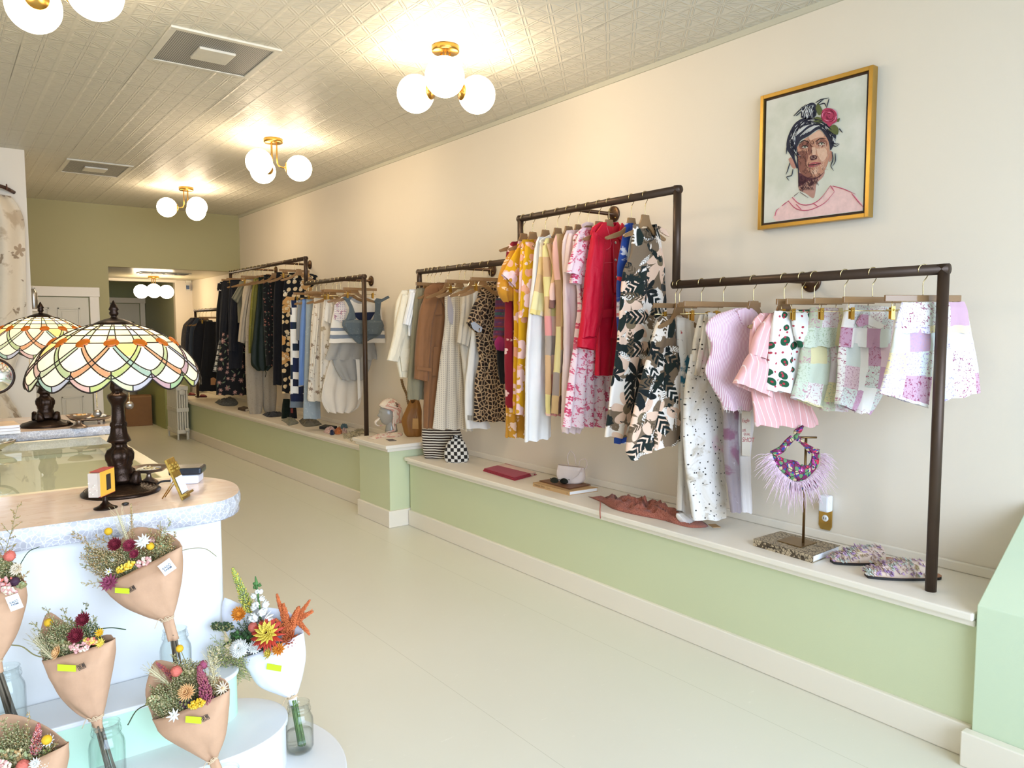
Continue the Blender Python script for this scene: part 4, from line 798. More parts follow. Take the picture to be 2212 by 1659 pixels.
garment('denim_bralette', 'blue grey denim bralette with tied straps, in front of the white tank', 'top', 5, H6(1525), ZBL, [DENB, NVY2],
  [('band', [(600, 1422, 1760), (650, 1420, 1775), (720, 1470, 1740), (770, 1520, 1650), (800, 1550, 1590)], {'fold': (.006, 3), 't': .03}),
   ('cup', [(1440, 590, 1590, 600), (1430, 640, 1600, 650), (1470, 720, 1590, 720)], {'t': .04, 'offs': .02, 'fold': (0, 1)}), ('cup', [(1630, 600, 1745, 590), (1620, 650, 1765, 640), (1630, 720, 1740, 720)], {'t': .04, 'offs': .02, 'fold': (0, 1)}),
   ('inner_panel', [(1490, 535), (1700, 530), (1650, 610), (1585, 622)], {'k': 'f', 'm': 1, 'offs': .012, 'th': .005}),
   ('strap', [(1418, 405, 1460, 400), (1470, 500, 1505, 490), (1440, 600, 1530, 590)], {'t': .012, 'offs': .035, 'fold': (0, 1)}), ('strap', [(1690, 430, 1745, 425), (1690, 520, 1735, 525), (1670, 610, 1742, 600)], {'t': .012, 'offs': .035, 'fold': (0, 1)}),
   ('bow', [(1680, 440), (1700, 412), (1745, 420), (1800, 390), (1812, 410), (1755, 440), (1720, 462)], {'k': 'f', 'offs': .05, 'th': .014}), ('bow', [(1408, 410), (1440, 398), (1505, 402), (1470, 432), (1440, 425)], {'k': 'f', 'offs': .05, 'th': .014})], phi=-12, short='denim bralette')
extra('empty clip hanger beside the post of the near back rail', H6(1570), ZBL, Lp)
# ------------------------------------------------------------------ counters
CT = 1.05
t = NT('rose_marble'); o = t.obj(); n1 = t.noise(t.vm('MULTIPLY', o, (1, 2.2, 1)), 3.2, 7, .62, 1.4)[0]; n2 = t.noise(o, 9, 5, .6, 2.)[0]
col = t.mix(t.step(n1, .4, .7), 'e6ccb8', 'efdccd'); col = t.mix(t.math('MULTIPLY', t.step(n2, .58, .64), .28), col, 'd2ab94'); MARB = t.fin(col, .16, 0, .5)
t = NT('chipped_stone_edge'); o = t.obj(); v1 = t.vor(o, 62, 'DISTANCE_TO_EDGE', dim='3D')[0]; n1 = t.noise(o, 12, 5)[0]
col = t.mix(t.step(v1, .0, .09), 'dfdddd', t.mix(n1, 'a9a8ae', 'c9c6c8')); t.bump(t.vor(o, 26, 'F1', dim='3D')[0], .8, .012); EDGE = t.fin(col, .35, 0, .5)
def slab(name, label, poly, z0, z1, rough=.006):
    m = len(poly); pts = crom([V((x, y, 0)) for x, y in poly], 90); b = MB(); rows = [(0, z1), (0, z1-.008), (.004, z1-(z1-z0)*.35), (.002, z1-(z1-z0)*.7), (-.006, z0)]
    n = len(pts); vs = []
    for k, (e, z) in enumerate(rows):
        for i, p in enumerate(pts):
            a = pts[i-1] if i else p; c = pts[min(n-1, i+1)]; nn = (c-a).normalized().cross(V((0, 0, 1)))
            d = e+(rough*noise.noise(p*22+V((0, 0, z*30))) if k else 0); vs.append(V((p.x, p.y, z))+nn*d)
    b.add(vs, [(k*n+i, (k+1)*n+i, (k+1)*n+i+1, k*n+i+1) for k in range(len(rows)-1) for i in range(n-1)], 1)
    b.add([V((p.x, p.y, z1)) for p in pts], [tuple(range(n))], 0, None, False); b.add([V((p.x, p.y, z0)) for p in pts], [tuple(range(n-1, -1, -1))], 1, None, False)
    k = len(rows); b.add([V((pts[0].x, pts[0].y, z0)), V((pts[0].x, pts[0].y, z1)), V((pts[-1].x, pts[-1].y, z1)), V((pts[-1].x, pts[-1].y, z0))], [(0, 1, 2, 3)], 1, None, False)
    return b
r = thing('counter', 'white front counter with rounded rose marble top and rough stone edge', 'counter', (0, 2.95, 0))
b = slab('top', '', [(-1.3, 2.65), (-.4, 2.655), (.2, 2.66), (.62, 2.65), (.76, 2.66), (.85, 2.76), (.893, 2.93), (.87, 3.07), (.80, 3.17), (.70, 3.2), (.2, 3.2), (-1.3, 3.2)], CT-.068, CT); obj('worktop', b, [MARB, EDGE], r)
b = MB(); b.prism([(-1.3, 2.715, 0), (.775, 2.715, 0), (.785, 2.76, 0), (.785, 3.15, 0), (.76, 3.19, 0), (-1.3, 3.19, 0)], (0, 0, CT-.07)); obj('front_panel', b, WHITE, r, bevel=.012)
r = thing('glass_display_case', 'glass topped display case with cream frame between the two marble counters', 'display case', (0, 4, 0))
CRF_ = mat('efe2c2', .35, vary=.03)
b = MB(); b.box((-1.3, 3.21, .97), (.765, 3.25, CT-.002)); b.box((-1.3, 4.70, .97), (.765, 4.74, CT-.002)); b.box((.70, 3.25, .97), (.765, 4.70, CT-.002)); obj('case_frame', b, CRF_, r, bevel=.004)
b = MB(); b.box((.72, 3.22, 0), (.76, 4.72, .97)); b.box((-1.3, 3.22, 0), (.72, 3.24, .97)); b.box((-1.3, 4.70, 0), (.72, 4.72, .97)); b.box((-1.3, 3.24, .93), (.72, 4.70, .95)); obj('case_body', b, mat('ece8cc', .5, vary=.03), r)
t = NT('counter_glass'); tr = t.n('ShaderNodeBsdfTransparent'); tr.inputs[0].default_value = (.93, .97, .93, 1); gl = t.n('ShaderNodeBsdfGlossy'); gl.inputs['Roughness'].default_value = .01
fz = t.n('ShaderNodeLayerWeight'); mx = t.n('ShaderNodeMixShader'); t.put(mx.inputs[0], t.math('ADD', t.math('MULTIPLY', t.math('POWER', fz.outputs['Facing'], 4.), .75), .05)); t.t.links.new(tr.outputs[0], mx.inputs[1]); t.t.links.new(gl.outputs[0], mx.inputs[2]); t.t.links.new(mx.outputs[0], t.out.inputs[0]); CGLASS = t.m
b = MB(); b.add([(-1.3, 3.25, CT-.004), (.70, 3.25, CT-.004), (.70, 4.70, CT-.004), (-1.3, 4.70, CT-.004)], [(0, 1, 2, 3)], 0, None, False); obj('glass_top', b, CGLASS, r)
LACE = patt('dark_lace', 'b7ad84', [('flower', 34, 5, .46, .5, '4a4630', .9, '8f875e'), ('cells', 60, .12, '5c563a')], .9)
b = MB(); b.surf(lambda u, v_: (-1.28+1.9*u, 3.27+v_*.085+.006*abs(sin(u*60)), .985+.004*sin(u*25)), 80, 3, uvf=lambda u, v_: (1.9*u, v_*.085)); single('lace_trim', 'dark lace strip lying under the glass at the near side of the case', 'lace', b, LACE, solid=.003)
r = thing('counter', 'farther marble counter carrying the second stained glass lamp', 'counter', (0, 5.1, 0)); C2 = 1.097
b = slab('top', '', [(-1.3, 4.74), (-.3, 4.745), (.3, 4.75), (.75, 4.75), (.83, 4.80), (.845, 5.1), (.84, 5.45), (.78, 5.52), (.4, 5.53), (-1.3, 5.53)], C2-.047, C2, .004); obj('worktop', b, [MARB, EDGE], r)
b = MB(); b.box((-1.3, 4.80, 0), (.72, 5.46, C2-.048)); obj('front_panel', b, WHITE, r, bevel=.006)
# ------------------------------------------------------------------ stained glass lamps
t = NT('stained_glass'); at = t.n('ShaderNodeVertexColor', layer_name='glass'); o = t.obj(); nz = t.noise(o, 38, 4, .6, 1.)[0]
col = t.mix(t.math('MULTIPLY', nz, .35), at.outputs[0], t.mix(.5, at.outputs[0], 'c99a4a')); trn = t.n('ShaderNodeBsdfTranslucent'); t.put(trn.inputs[0], col); t.put(t.b.inputs['Base Color'], col); t.b.inputs['Roughness'].default_value = .15
mx = t.n('ShaderNodeMixShader'); mx.inputs[0].default_value = .35; t.t.links.new(trn.outputs[0], mx.inputs[1]); t.t.links.new(t.b.outputs[0], mx.inputs[2]); t.t.links.new(mx.outputs[0], t.out.inputs[0]); SGLASS = t.m
t = NT('amber_cabochon'); trn = t.n('ShaderNodeBsdfTranslucent'); t.put(trn.inputs[0], 'f79a2c'); t.put(t.b.inputs['Base Color'], 'd8741a'); t.b.inputs['Roughness'].default_value = .1
mx = t.n('ShaderNodeMixShader'); mx.inputs[0].default_value = .55; t.t.links.new(trn.outputs[0], mx.inputs[1]); t.t.links.new(t.b.outputs[0], mx.inputs[2]); t.t.links.new(mx.outputs[0], t.out.inputs[0]); AMBER = t.m
BRZ = mat('33251c', .3, .85, vary=.3, scale=30, bump=.25, name='cast_bronze'); LEAD = mat('2a2018', .45, .6, vary=.1, name='lead_came')
NL = 14
prof = [V(p) for p in ((.060, .612, 0), (.10, .602, 0), (.145, .582, 0), (.19, .553, 0), (.228, .518, 0), (.256, .48, 0), (.273, .445, 0), (.281, .415, 0), (.280, .388, 0))]
PR = crom(prof, 101)
def SP(f, v_, off=0.):
    k = max(0, min(99, int(v_*100))); p = PR[k].lerp(PR[k+1], v_*100-k); a = 2*pi*f/NL
    return V(((p.x+off)*cos(a), (p.x+off)*sin(a), p.y+off*.4))
def VE(f): q = f % 1; return .885+.115*(1-abs(2*q-1)**1.9)
def UB(tt): return .45+.385*(1-abs(2*tt-1)**1.56)
PAL = ['a9c09a', '8fb89c', 'bfcfb8', 'c9aeb0', 'b09cb0', 'c99a7a', '98bcb8', 'a8b4cc', 'b0c488', 'b8c8c0']
def pick(*k): return PAL[(hash(tuple(int(q) for q in k))*7+k[0]*3) % len(PAL)]
def gcol(f, v_):
    k = math.floor(f); q = f-k; n_ = round(f); dc = abs(f-n_)
    if v_ < .45:
        row = 0 if v_ < .1 else 1 if v_ < .2 else 2 if v_ < .32 else 3
        return ('8f8f80' if (n_+row) % 5 == 0 else pick(n_ % NL, row)) if dc < .17-.03*(3-row) else ('f3e6b8' if (k*3+row) % 4 else 'efdca4')
    if v_ > VE(f)-.06: return '3f8a72' if (k % NL, q > .5) == (3, True) else pick(k % NL+2, q > .5, 5)
    inb = None
    for m in (k-1, k):
        if abs(v_-UB((f-m)/2)) < .038: inb = 'b04a50' if (m % NL, f-m > 1) == (2, True) else pick(m % NL+1, (f-m) > 1, 3)
    if inb: return inb
    if v_ < min(UB((f-k+1)/2), UB((f-k)/2)): return 'f0d28c' if k % 3 == 1 and v_ < .62 else 'f6ebcb'
    return 'faf4e4'
def tiffany(label, loc):
    r = thing('table_lamp', label, 'table lamp', (0, 0, 0), 'stained glass table lamps')
    b = MB(); pf = [(.13, 0), (.132, .006)]
    for k in range(7): pf += [(.124-.011*k, .012+.0035*k), (.119-.011*k, .0185+.0035*k), (.116-.011*k, .0145+.0035*k)]
    pf += [(.048, .046), (.0, .05)]; b.lathe(pf, (0, 0, 0), 48); obj('base', b, BRZ, r)
    b = MB(); st = [(.052, .04), (.054, .055), (.043, .075), (.037, .095), (.042, .105), (.040, .112), (.046, .125), (.047, .142), (.040, .158), (.027, .166), (.023, .176), (.026, .184), (.040, .19), (.036, .2), (.030, .215), (.026, .232), (.025, .243), (.028, .247), (.027, .256), (.023, .262), (.021, .29), (.0205, .315), (.023, .325), (.03, .338), (.034, .35), (.033, .358), (.026, .362), (.018, .366), (.017, .37), (.022, .376), (.024, .385), (.02, .398), (.018, .41), (.021, .425), (.024, .432), (.012, .436), (.010, .60), (0, .605)]
    b.lathe([(a, z) for a, z in st], (0, 0, 0), 40, wob=lambda q, s: 1+(.09*sin(8*q) if .12 < s < .30 or .38 < s < .5 or .68 < s < .78 or .83 < s < .93 else 0)); obj('stem', b, BRZ, r)
    for k in range(4):
        a = pi/4+k*pi/2; b = MB(); b.lathe([(.0, .05), (.011, .045), (.016, .03), (.024, .01), (.02, 0), (0, -.002)], (cos(a)*.05, sin(a)*.05, .036), 14, 0, (cos(a)*.35, sin(a)*.35, 1), wob=lambda q, s: 1+.12*sin(5*q)); obj('foot_leaf', b, BRZ, r)
    # shade
    nu, nv = NL*18, 64; b = MB(); vs = [SP(i*NL/nu, VE(i*NL/nu)*j/nv) for i in range(nu) for j in range(nv+1)]; fs = []; cols = []
    for i in range(nu):
        i2 = (i+1) % nu
        for j in range(nv):
            fs.append((i*(nv+1)+j, i*(nv+1)+j+1, i2*(nv+1)+j+1, i2*(nv+1)+j)); f = (i+.5)*NL/nu; cols.append(lin(gcol(f, VE(f)*(j+.5)/nv)))
    b.add(vs, fs); sh = obj('lamp_shade', b, SGLASS, r); ca = sh.data.color_attributes.new('glass', 'FLOAT_COLOR', 'CORNER'); fl = []
    for c in cols: fl += list(c)*4
    ca.data.foreach_set('color', fl)
    b = MB(); rl = .0021
    def ln(pts): b.tube(pts, rl, 5, cap=False)
    for v_ in (.1, .2, .32, .45): b.tube([SP(i*NL/112, v_, .001) for i in range(112)], rl, 5, closed=True)
    b.tube([SP(i*NL/196, VE(i*NL/196), .001) for i in range(196)], .0028, 5, closed=True)
    b.tube([SP(i*NL/196, VE(i*NL/196)-.06, .001) for i in range(196)], rl, 5, closed=True)
    for k in range(NL):
        for s in (-1, 1): ln([SP(k+s*(.09+.09*v_/.45), v_, .001) for v_ in [q*.45/8 for q in range(9)]])
        for e in (-.038, .038):
            ln([SP(k+2*q, max(.45, UB(q)+e), .001) for q in [.03+.94*i/24 for i in range(25)]])
        ln([SP(k+1, v_, .001) for v_ in (UB(.5)-.038, UB(.5)+.038)]); ln([SP(k+.5, v_, .001) for v_ in (VE(k+.5)-.06, VE(k+.5))])
    obj('lead_came', b, LEAD, sh)
    for k in range(NL):
        b = MB(); p = SP(k, .45); a = 2*pi*k/NL; b.ball(p, (.024, .017, .009), 24, 14, ax=(cos(a), sin(a), .9)); obj('cabochon', b, AMBER, sh)
    b = MB(); b.lathe([(.068, .607), (.07, .612), (.05, .622), (.03, .63), (.012, .634), (.009, .64), (.014, .645), (.016, .652), (.012, .658), (.017, .664), (.013, .674), (.008, .684), (.003, .694), (0, .698)], (0, 0, 0), 28, wob=lambda q, s: 1+(.04*sin(10*q) if .3 < s < .45 else 0)); obj('finial_cap', b, BRZ, r)
    for s, L_ in ((-1, .135), (1, .105)):
        b = MB(); d = rt*s*.058-fw*.03; x0 = V((d.x, d.y, .44))
        for i in range(int(L_/.0052)): b.ball(x0-V((0, 0, i*.0052)), .0025, 6, 5)
        c = obj('pull_chain', b, WIRE, r); b = MB(); b.ball(x0-V((0, 0, L_+.012)), .0145, 14, 10); obj('pull_ball', b, mat('8d8478', .3, .9), c)
    for a in (0, pi):
        b = MB(); b.ball((.05*cos(a), .05*sin(a), .50), .026, 14, 10); t_ = NT('warm_bulb'); m_ = t_.fin('ffffff', .4, 0, .5, Emission_Color=(1, .78, .5, 1), Emission_Strength=LAMPS['bulb']); obj('bulb', b, m_, r)
    r.location = loc; return r
L1 = onz(262, 1064, CT); L2 = onz(100, 920, C2)
lamp = tiffany('large stained glass table lamp in the foreground, on the rounded counter', tuple(L1))
lamp2 = dup(lamp, tuple(L2), .2, 'second stained glass table lamp, half hidden behind the foreground one')
def lamplight(name, loc, parent):
    l = bpy.data.lights.new(name, 'POINT'); l.energy = 5.0; l.color = (1, .87, .70); l.shadow_soft_size = .05
    o = bpy.data.objects.new(name, l); C.objects.link(o); o.location = V(loc)+V((0, 0, .53))
lamplight('lamp_light', L1, lamp); lamplight('lamp_light', L2, lamp2)
# ------------------------------------------------------------------ things on the counters
SILV = mat('9a8674', .3, .85, vary=.15, scale=20, name='tarnished_silver')
def pedestal(name, label, c, rb, h, rf, group=None):
    r = thing(name, label, 'dish', c, group); c = V(c)
    b = MB(); b.lathe([(0, 0), (rf, 0), (rf*1.02, .004), (rf*.8, .012), (rf*.35, .022), (rf*.22, .035), (rf*.24, h*.62), (rf*.5, h*.68), (rb*.8, h*.8), (rb, h), (rb*1.02, h+.002), (rb*.96, h+.001), (rb*.7, h*.86), (0, h*.80)], c, 30); obj('dish', b, SILV, r)
    return r
p = onz(322, 1044, CT); pedestal('pedestal_dish', 'silver pedestal dish full of matches behind the foreground lamp', tuple(p), .07, .062, .034)
def heap(name, label, cat, c, rad, n, cols, l=.03, rr=.002, grp=None):
    r = thing(name, label, cat, tuple(c)); c = V(c)
    ms = [mat(q, .35, .6 if q[0] in 'cd' else 0., vary=0) for q in cols]
    for i in range(n):
        a = R.uniform(0, 2*pi); q = rad*sqrt(R.random()); p = c+V((q*cos(a), q*sin(a), .004+.004*R.random())); d = V((cos(a*3+i), sin(a*3+i), R.uniform(-.15, .2)))*l/2
        b = MB()
        if rr < .003: b.tube([p-d, p+d], rr, 6); obj('match', b, ms[i % len(ms)], r)
        else: b.lathe([(rr*2.2, 0), (rr*3, rr*.6), (rr*2.2, rr*1.2), (rr*1.6, rr*.6), (rr*2.2, 0)], p, 14, 0, (d.x*10, d.y*10, 1)); obj('ring', b, ms[i % len(ms)], r)
    return r
heap('matches', 'loose pale matches lying in the silver pedestal dish', 'matches', p+V((0, 0, .052)), .045, 22, ['e9d9b0', 'f0e6cc', 'dcc48c'], .04, .0016)
p = onz(171, 924, C2); pedestal('pedestal_dish', 'small silver pedestal dish of jewellery on the farther counter', tuple(p), .062, .072, .042)
heap('rings', 'gold and white rings heaped in the small pedestal dish', 'jewellery', p+V((0, 0, .062)), .035, 12, ['d2a85a', 'efe4cf', 'c98f5a'], .03, .005)
p = onz(196, 914, C2); r = thing('serving_tray', 'low footed silver tray of rings behind the small pedestal dish', 'tray', tuple(p)); b = MB(); b.lathe([(0, .022), (.09, .022), (.105, .03), (.112, .034), (.108, .037), (.09, .027), (0, .026)], p, 36, wob=lambda q, s: 1+.025*sin(12*q)); obj('tray', b, SILV, r)
for k in range(4):
    a = k*pi/2+.4; b = MB(); b.lathe([(0, 0), (.008, .002), (.005, .012), (.009, .024)], p+V((.08*cos(a), .08*sin(a), 0)), 12); obj('foot', b, SILV, r)
heap('rings', 'chunky rings and shells spread over the low silver tray', 'jewellery', p+V((0, 0, .03)), .075, 16, ['efe0c4', 'd2a05a', 'f2ece0', 'b5763c'], .03, .006)
p = onz(-14, 975, CT); r = single('silver_bowl', 'ornate silver bowl on the glass case, cut by the left edge', 'bowl', MB().lathe([(0, 0), (.035, 0), (.03, .006), (.05, .02), (.085, .035), (.095, .05), (.088, .05), (.05, .028), (0, .02)], p, 36, wob=lambda q, s: 1+.04*sin(14*q)), mat('c9c2b4', .22, .95, vary=.1))
# magazines
base = onz(8, 936, C2)
for k, (lb, cl) in enumerate((('lowest white magazine of the stack on the farther counter', 'f1e9e4'), ('pink edged magazine in the middle of the counter stack', 'eddcd8'), ('topmost magazine of the counter stack with a tan photo cover', 'e8c8a4'))):
    r = thing('magazine', lb, 'magazine', (base.x, base.y, C2+.0155*k), 'magazines on the far counter'); b = MB(); z = C2+.0155*k; a = .03*k
    b.box((base.x-.17, base.y-.06, z+.001), (base.x+.07-.004*k, base.y+.16, z+.0135), 0, a); obj('pages', b, mat('f4f0ee', .7, vary=.02), r)
    b = MB(); b.box((base.x-.172, base.y-.062, z+.0137), (base.x+.072-.004*k, base.y+.162, z+.015), 0, a); obj('cover', b, mat(cl, .35, vary=.25 if k == 2 else .03, scale=9), r)
# oval vanity mirror cut by the frame
p = onz(-12, 960, C2); r = thing('vanity_mirror', 'round vanity mirror cut by the left edge, before the tied curtain', 'mirror', (p.x-.02, 4.9, C2)); q = ony(-14, 813, 4.9)
n_ = (EYE-q).normalized(); b = MB(); b.lathe([(0, .004), (.088, .004), (.09, 0), (0, -.004)], q, 40, 0, n_); obj('mirror_glass', b, mat('e8e6df', .05, .9, vary=0), r)
b = MB(); a1 = n_.orthogonal().normalized(); a2 = n_.cross(a1); b.tube([q+(a1*cos(i*pi/20)+a2*sin(i*pi/20))*.092 for i in range(40)], .007, 8, closed=True); obj('mirror_frame', b, BRZ, r)
b = MB(); b.tube([(q.x, q.y, C2+.01), (q.x, q.y, q.z-.09)], .007, 10); b.lathe([(0, 0), (.06, 0), (.055, .01), (.01, .018)], (q.x, q.y, C2), 24); obj('mirror_stand', b, BRZ, r)
# match box on its stand
p = onz(228, 1098, CT); r = thing('matchbox_holder', 'turned wooden stand with flared foot holding the oversized matchbox', 'holder', tuple(p)); b = MB(); b.lathe([(0, 0), (.036, 0), (.036, .003), (.02, .01), (.009, .022), (.006, .036), (.006, .046)], p, 28); obj('foot', b, BRZ, r)
mb_ = p+V((-.004, .01, .088)); ux = V((cos(.95), sin(.95), .0)); uy = V((-ux.y, ux.x, 0)); uz = V((0, 0, 1))
r = thing('matchbox', 'oversized matchbox with red top and yellow side, before the lamp foot', 'matchbox', tuple(mb_))
b = MB()
for d, e in ((uy*.0165, (ux*.046, uy*.001, uz*.041)), (-uy*.0165, (ux*.046, uy*.001, uz*.041))): b.obox(mb_+d, *e)
obj('sleeve_side', b, mat('eab23c', .5, vary=.03), r)
b = MB(); b.obox(mb_+uz*.0415, ux*.046, uy*.0175, uz*.001); b.obox(mb_-uz*.0415, ux*.046, uy*.0175, uz*.001); obj('sleeve_top', b, mat('a8322c', .6), r)
b = MB(); b.obox(mb_-ux*.012, ux*.046, uy*.0152, uz*.039); b.obox(mb_-ux*.06, ux*.002, uy*.0152, uz*.039); obj('tray', b, mat('cbb9a8', .8), r)
b = MB(); b.obox(mb_-uy*.0178+ux*.004, ux*.014, uy*.0006, uz*.026); obj('picture', b, mat('2a221a', .6), r)
for k in range(7): b = MB(); b.tube([mb_-ux*.03+uy*.013*sin(k*2.4)-uz*.03+uz*.006*k, mb_-ux*.068+uy*.013*sin(k*2.4)-uz*.028+uz*.006*k], .0014, 5); obj('match', b, mat('efe3c4', .7, vary=0), r)
# card reader, brass easel with card, cable, black bead
p = onz(398, 1047, CT); ux = (rt*1.0+V((0, .25, 0))); ux.z = 0; ux.normalize(); uy = V((-ux.y, ux.x, 0))
r = thing('card_reader', 'black and white card reader box behind the gold easel', 'card reader', tuple(p)); c = p+uy*.05
b = MB(); b.prism([c-ux*.05-uy*.045, c+ux*.05-uy*.045, c+ux*.055+uy*.045, c-ux*.05+uy*.045], uz*.034); obj('body', b, mat('e6e6ee', .35, vary=.02), r, bevel=.006)
b = MB(); b.prism([c-ux*.056-uy*.05+uz*.0345, c+ux*.062-uy*.05+uz*.0345, c+ux*.066+uy*.05+uz*.0345, c-ux*.056+uy*.05+uz*.0345], uz*.028); obj('screen_top', b, mat('1b222c', .2, vary=.02), r, bevel=.008)
b = MB(); b.tube(crom([c-ux*.052+uz*.012-uy*.02, c-ux*.085+uz*.012-uy*.03, c-ux*.10+uz*.004-uy*.06, c-ux*.115+uz*.004-uy*.05], 20), .004, 8); single('cable', 'short black cable plugged into the card reader', 'cable', b, mat('1a1a1c', .5))
p = onz(402, 1076, CT); r = thing('card_easel', 'small gold filigree easel frame holding a white card', 'frame', tuple(p)); q0 = p; ux = V((.55, .83, 0)).normalized(); up_ = (ony(362, 992, p.y+.02)-p); up_ = (up_-ux*up_.dot(ux)); L_ = up_.length; up_.normalize(); nn = ux.cross(up_).normalized()
if nn.dot(EYE-p) < 0: nn = -nn
c = q0+up_*L_/2
FIL = mat('c4a24e', .3, .9, vary=.35, scale=90, bump=.6, name='gold_filigree')
b = MB(); b.obox(c, ux*.036, up_*(L_/2), nn*.004); obj('frame_back', b, FIL, r, bevel=.002)
b = MB()
for k in range(14): b.ball(c+up_*(L_*.28+.012*sin(k*2.1))+ux*(.03*cos(k*1.7))+nn*.005, .006, 8, 6)
obj('filigree', b, FIL, r)
b = MB(); b.obox(c-up_*L_*.16+nn*.006, ux*.028, up_*L_*.2, nn*.001); obj('card', b, mat('f4f2ee', .6, vary=.02), r)
b = MB(); b.obox(c-up_*L_*.40+nn*.012, ux*.034, up_*.004, nn*.009); obj('ledge', b, FIL, r)
for s in (-1, 1): b = MB(); b.tube([c+ux*.02*s-nn*.005, V((c.x, c.y, CT+.002))-V((nn.x, nn.y, 0)).normalized()*.05+ux*.012*s], .0022, 6); obj('strut', b, BRASS, r)
p = onz(271, 1092, CT); b = MB(); b.ball(p+uz*.006, (.012, .008, .006), 12, 8, amp=.1); single('button', 'small black bead lying before the lamp on the marble', 'bead', b, mat('1c1512', .3))
# ------------------------------------------------------------------ curtain, shelf and bottle on the partition
CURT = patt('faded_floral_curtain', 'e2d3ba', [('noise', 3.4, .56, .08, 'c2ae92'), ('noise', 7, .62, .03, '9a866e'), ('flower', 4.2, 5, .36, .6, 'ab957a', .3, None)], .9)
r = thing('curtain', 'faded floral curtain tied back, at the left edge', 'curtain', (.1, 7.95, 1.9)); b = MB()
def cur(u, v_):
    z = 2.80-v_*2.35; pin = max(0., 1-abs(z-1.10)/.55)**1.3
    x1 = .668+.012*sin(z*3)-.20*pin-.09*max(0, (z-2.55)/.25)**2; x0 = -.85+.42*pin; x = x0+(x1-x0)*u
    return (x, 7.96+.05*sin(u*34+.6*sin(z*2))*(1-.55*pin)+.02*sin(u*13+z*2), z)
b.surf(cur, 150, 60, uvf=lambda u, v_: (u*1.9, -v_*2.35)); obj('curtain_panel', b, CURT, r, solid=.004)
b = MB(); b.tube([(-.40+.80*i/30, 7.90-.05*sin(i/30*pi), 1.13-.05*sin(i/30*pi)) for i in range(31)], .03, 10, flat=.5); obj('tie_back', b, CURT, r)
r = thing('curtain_rod', 'dark wooden curtain rod end above the faded curtain', 'curtain rod', (.2, 7.98, 2.83)); b = MB()
b.tube(crom([V((-1.2, 7.97, 2.93)), V((.2, 7.97, 2.90)), V((.52, 7.99, 2.875)), V((.62, 8.08, 2.845))], 30), .016, 12); obj('rod', b, mat('4a2c20', .4), r)
for k in range(5): b = MB(); a = V((.28+.07*k, 7.975, 2.895-.006*k)); b.tube([a+V((0, .022*cos(i*pi/8), .022*sin(i*pi/8))) for i in range(16)], .005, 6, closed=True); obj('ring', b, mat('6b3f2c', .4), r)
q = ony(72, 668, 8.8); r = single('wall_shelf', 'small cream shelf sticking out past the partition edge', 'shelf', MB().box((.714, 8.62, q.z-.022), (.86, 8.98, q.z)), TRIM, bevel=.004)
b = MB(); b.lathe([(0, 0), (.034, 0), (.036, .006), (.036, .15), (.03, .175), (.018, .19), (.016, .2)], (q.x+.005, 8.8, q.z), 28); r = thing('spray_bottle', 'brushed aluminium bottle standing on the small cream shelf', 'bottle', (q.x+.005, 8.8, q.z)); obj('bottle_body', b, mat('a9a69e', .3, .9, vary=.05), r)
b = MB(); b.lathe([(0, .2), (.017, .2), (.018, .215), (.012, .225), (.006, .23), (0, .232)], (q.x+.005, 8.8, q.z), 20); obj('cap', b, mat('d8d4c8', .4), r)
# ------------------------------------------------------------------ tiered flower stand
r = thing('flower_stand', 'white three step display stand with rounded ends and mint risers', 'stand', (.3, 2.5, 0))
def arc(cx, cy, rx, ry, a0, a1, n=24): return [V((cx+rx*cos(a0+(a1-a0)*i/n), cy+ry*sin(a0+(a1-a0)*i/n), 0)) for i in range(n+1)]
def tier(nm, fp, z0, z1, riser):
    b = MB(); lo = [V((p.x*.998, p.y, z0)) for p in fp]; b.prism(lo, (0, 0, z1-z0-.016)); obj('riser', b, riser, r)
    c = sum(fp, V())/len(fp); b = MB(); b.prism([V((p.x, p.y, z1-.016))+((p-c).normalized()*.006 if p.y < 2.7 else V()) for p in fp], (0, 0, .016)); obj('step', b, WHITE, r, bevel=.004)
tier('t3', [V((-.9, 2.08, 0))]+[V((.70, 2.08, 0))]+arc(.70, 2.5, .385, .42, -pi/2, .9)+[V((.80, 2.86, 0)), V((.80, 2.705, 0)), V((-.9, 2.705, 0))], 0, .16, WHITE)
tier('t2', [V((-.9, 2.325, 0)), V((.62, 2.325, 0))]+arc(.66, 2.52, .25, .195, -pi/2, pi*.42)+[V((.72, 2.705, 0)), V((-.9, 2.705, 0))], .16, .32, WHITE)
tier('t1', [V((-.9, 2.512, 0)), V((.62, 2.512, 0))]+arc(.64, 2.61, .14, .098, -pi/2, pi/2)+[V((.62, 2.708, 0)), V((-.9, 2.708, 0))], .32, .48, MINT)
# ------------------------------------------------------------------ jars
def glassmat(name, tint, ior):
    t = NT(name); tr = t.n('ShaderNodeBsdfTransparent'); gl = t.n('ShaderNodeBsdfGlossy'); gl.inputs['Roughness'].default_value = .03
    lw = t.n('ShaderNodeLayerWeight'); lw.inputs[0].default_value = ior
    t.put(tr.inputs[0], t.mix(t.math('POWER', lw.outputs['Facing'], 4.), tint, tuple(x*.66 for x in tint[:3])+(1,)))
    f = t.math('ADD', t.math('MULTIPLY', t.math('POWER', lw.outputs['Facing'], 2.6), .45), .03)
    mx = t.n('ShaderNodeMixShader'); t.put(mx.inputs[0], f); t.t.links.new(tr.outputs[0], mx.inputs[1]); t.t.links.new(gl.outputs[0], mx.inputs[2]); t.t.links.new(mx.outputs[0], t.out.inputs[0]); return t.m
JG = glassmat('jar_glass', (.97, .99, .985, 1), .5); WATER = glassmat('water', (.98, .985, .98, 1), .35)
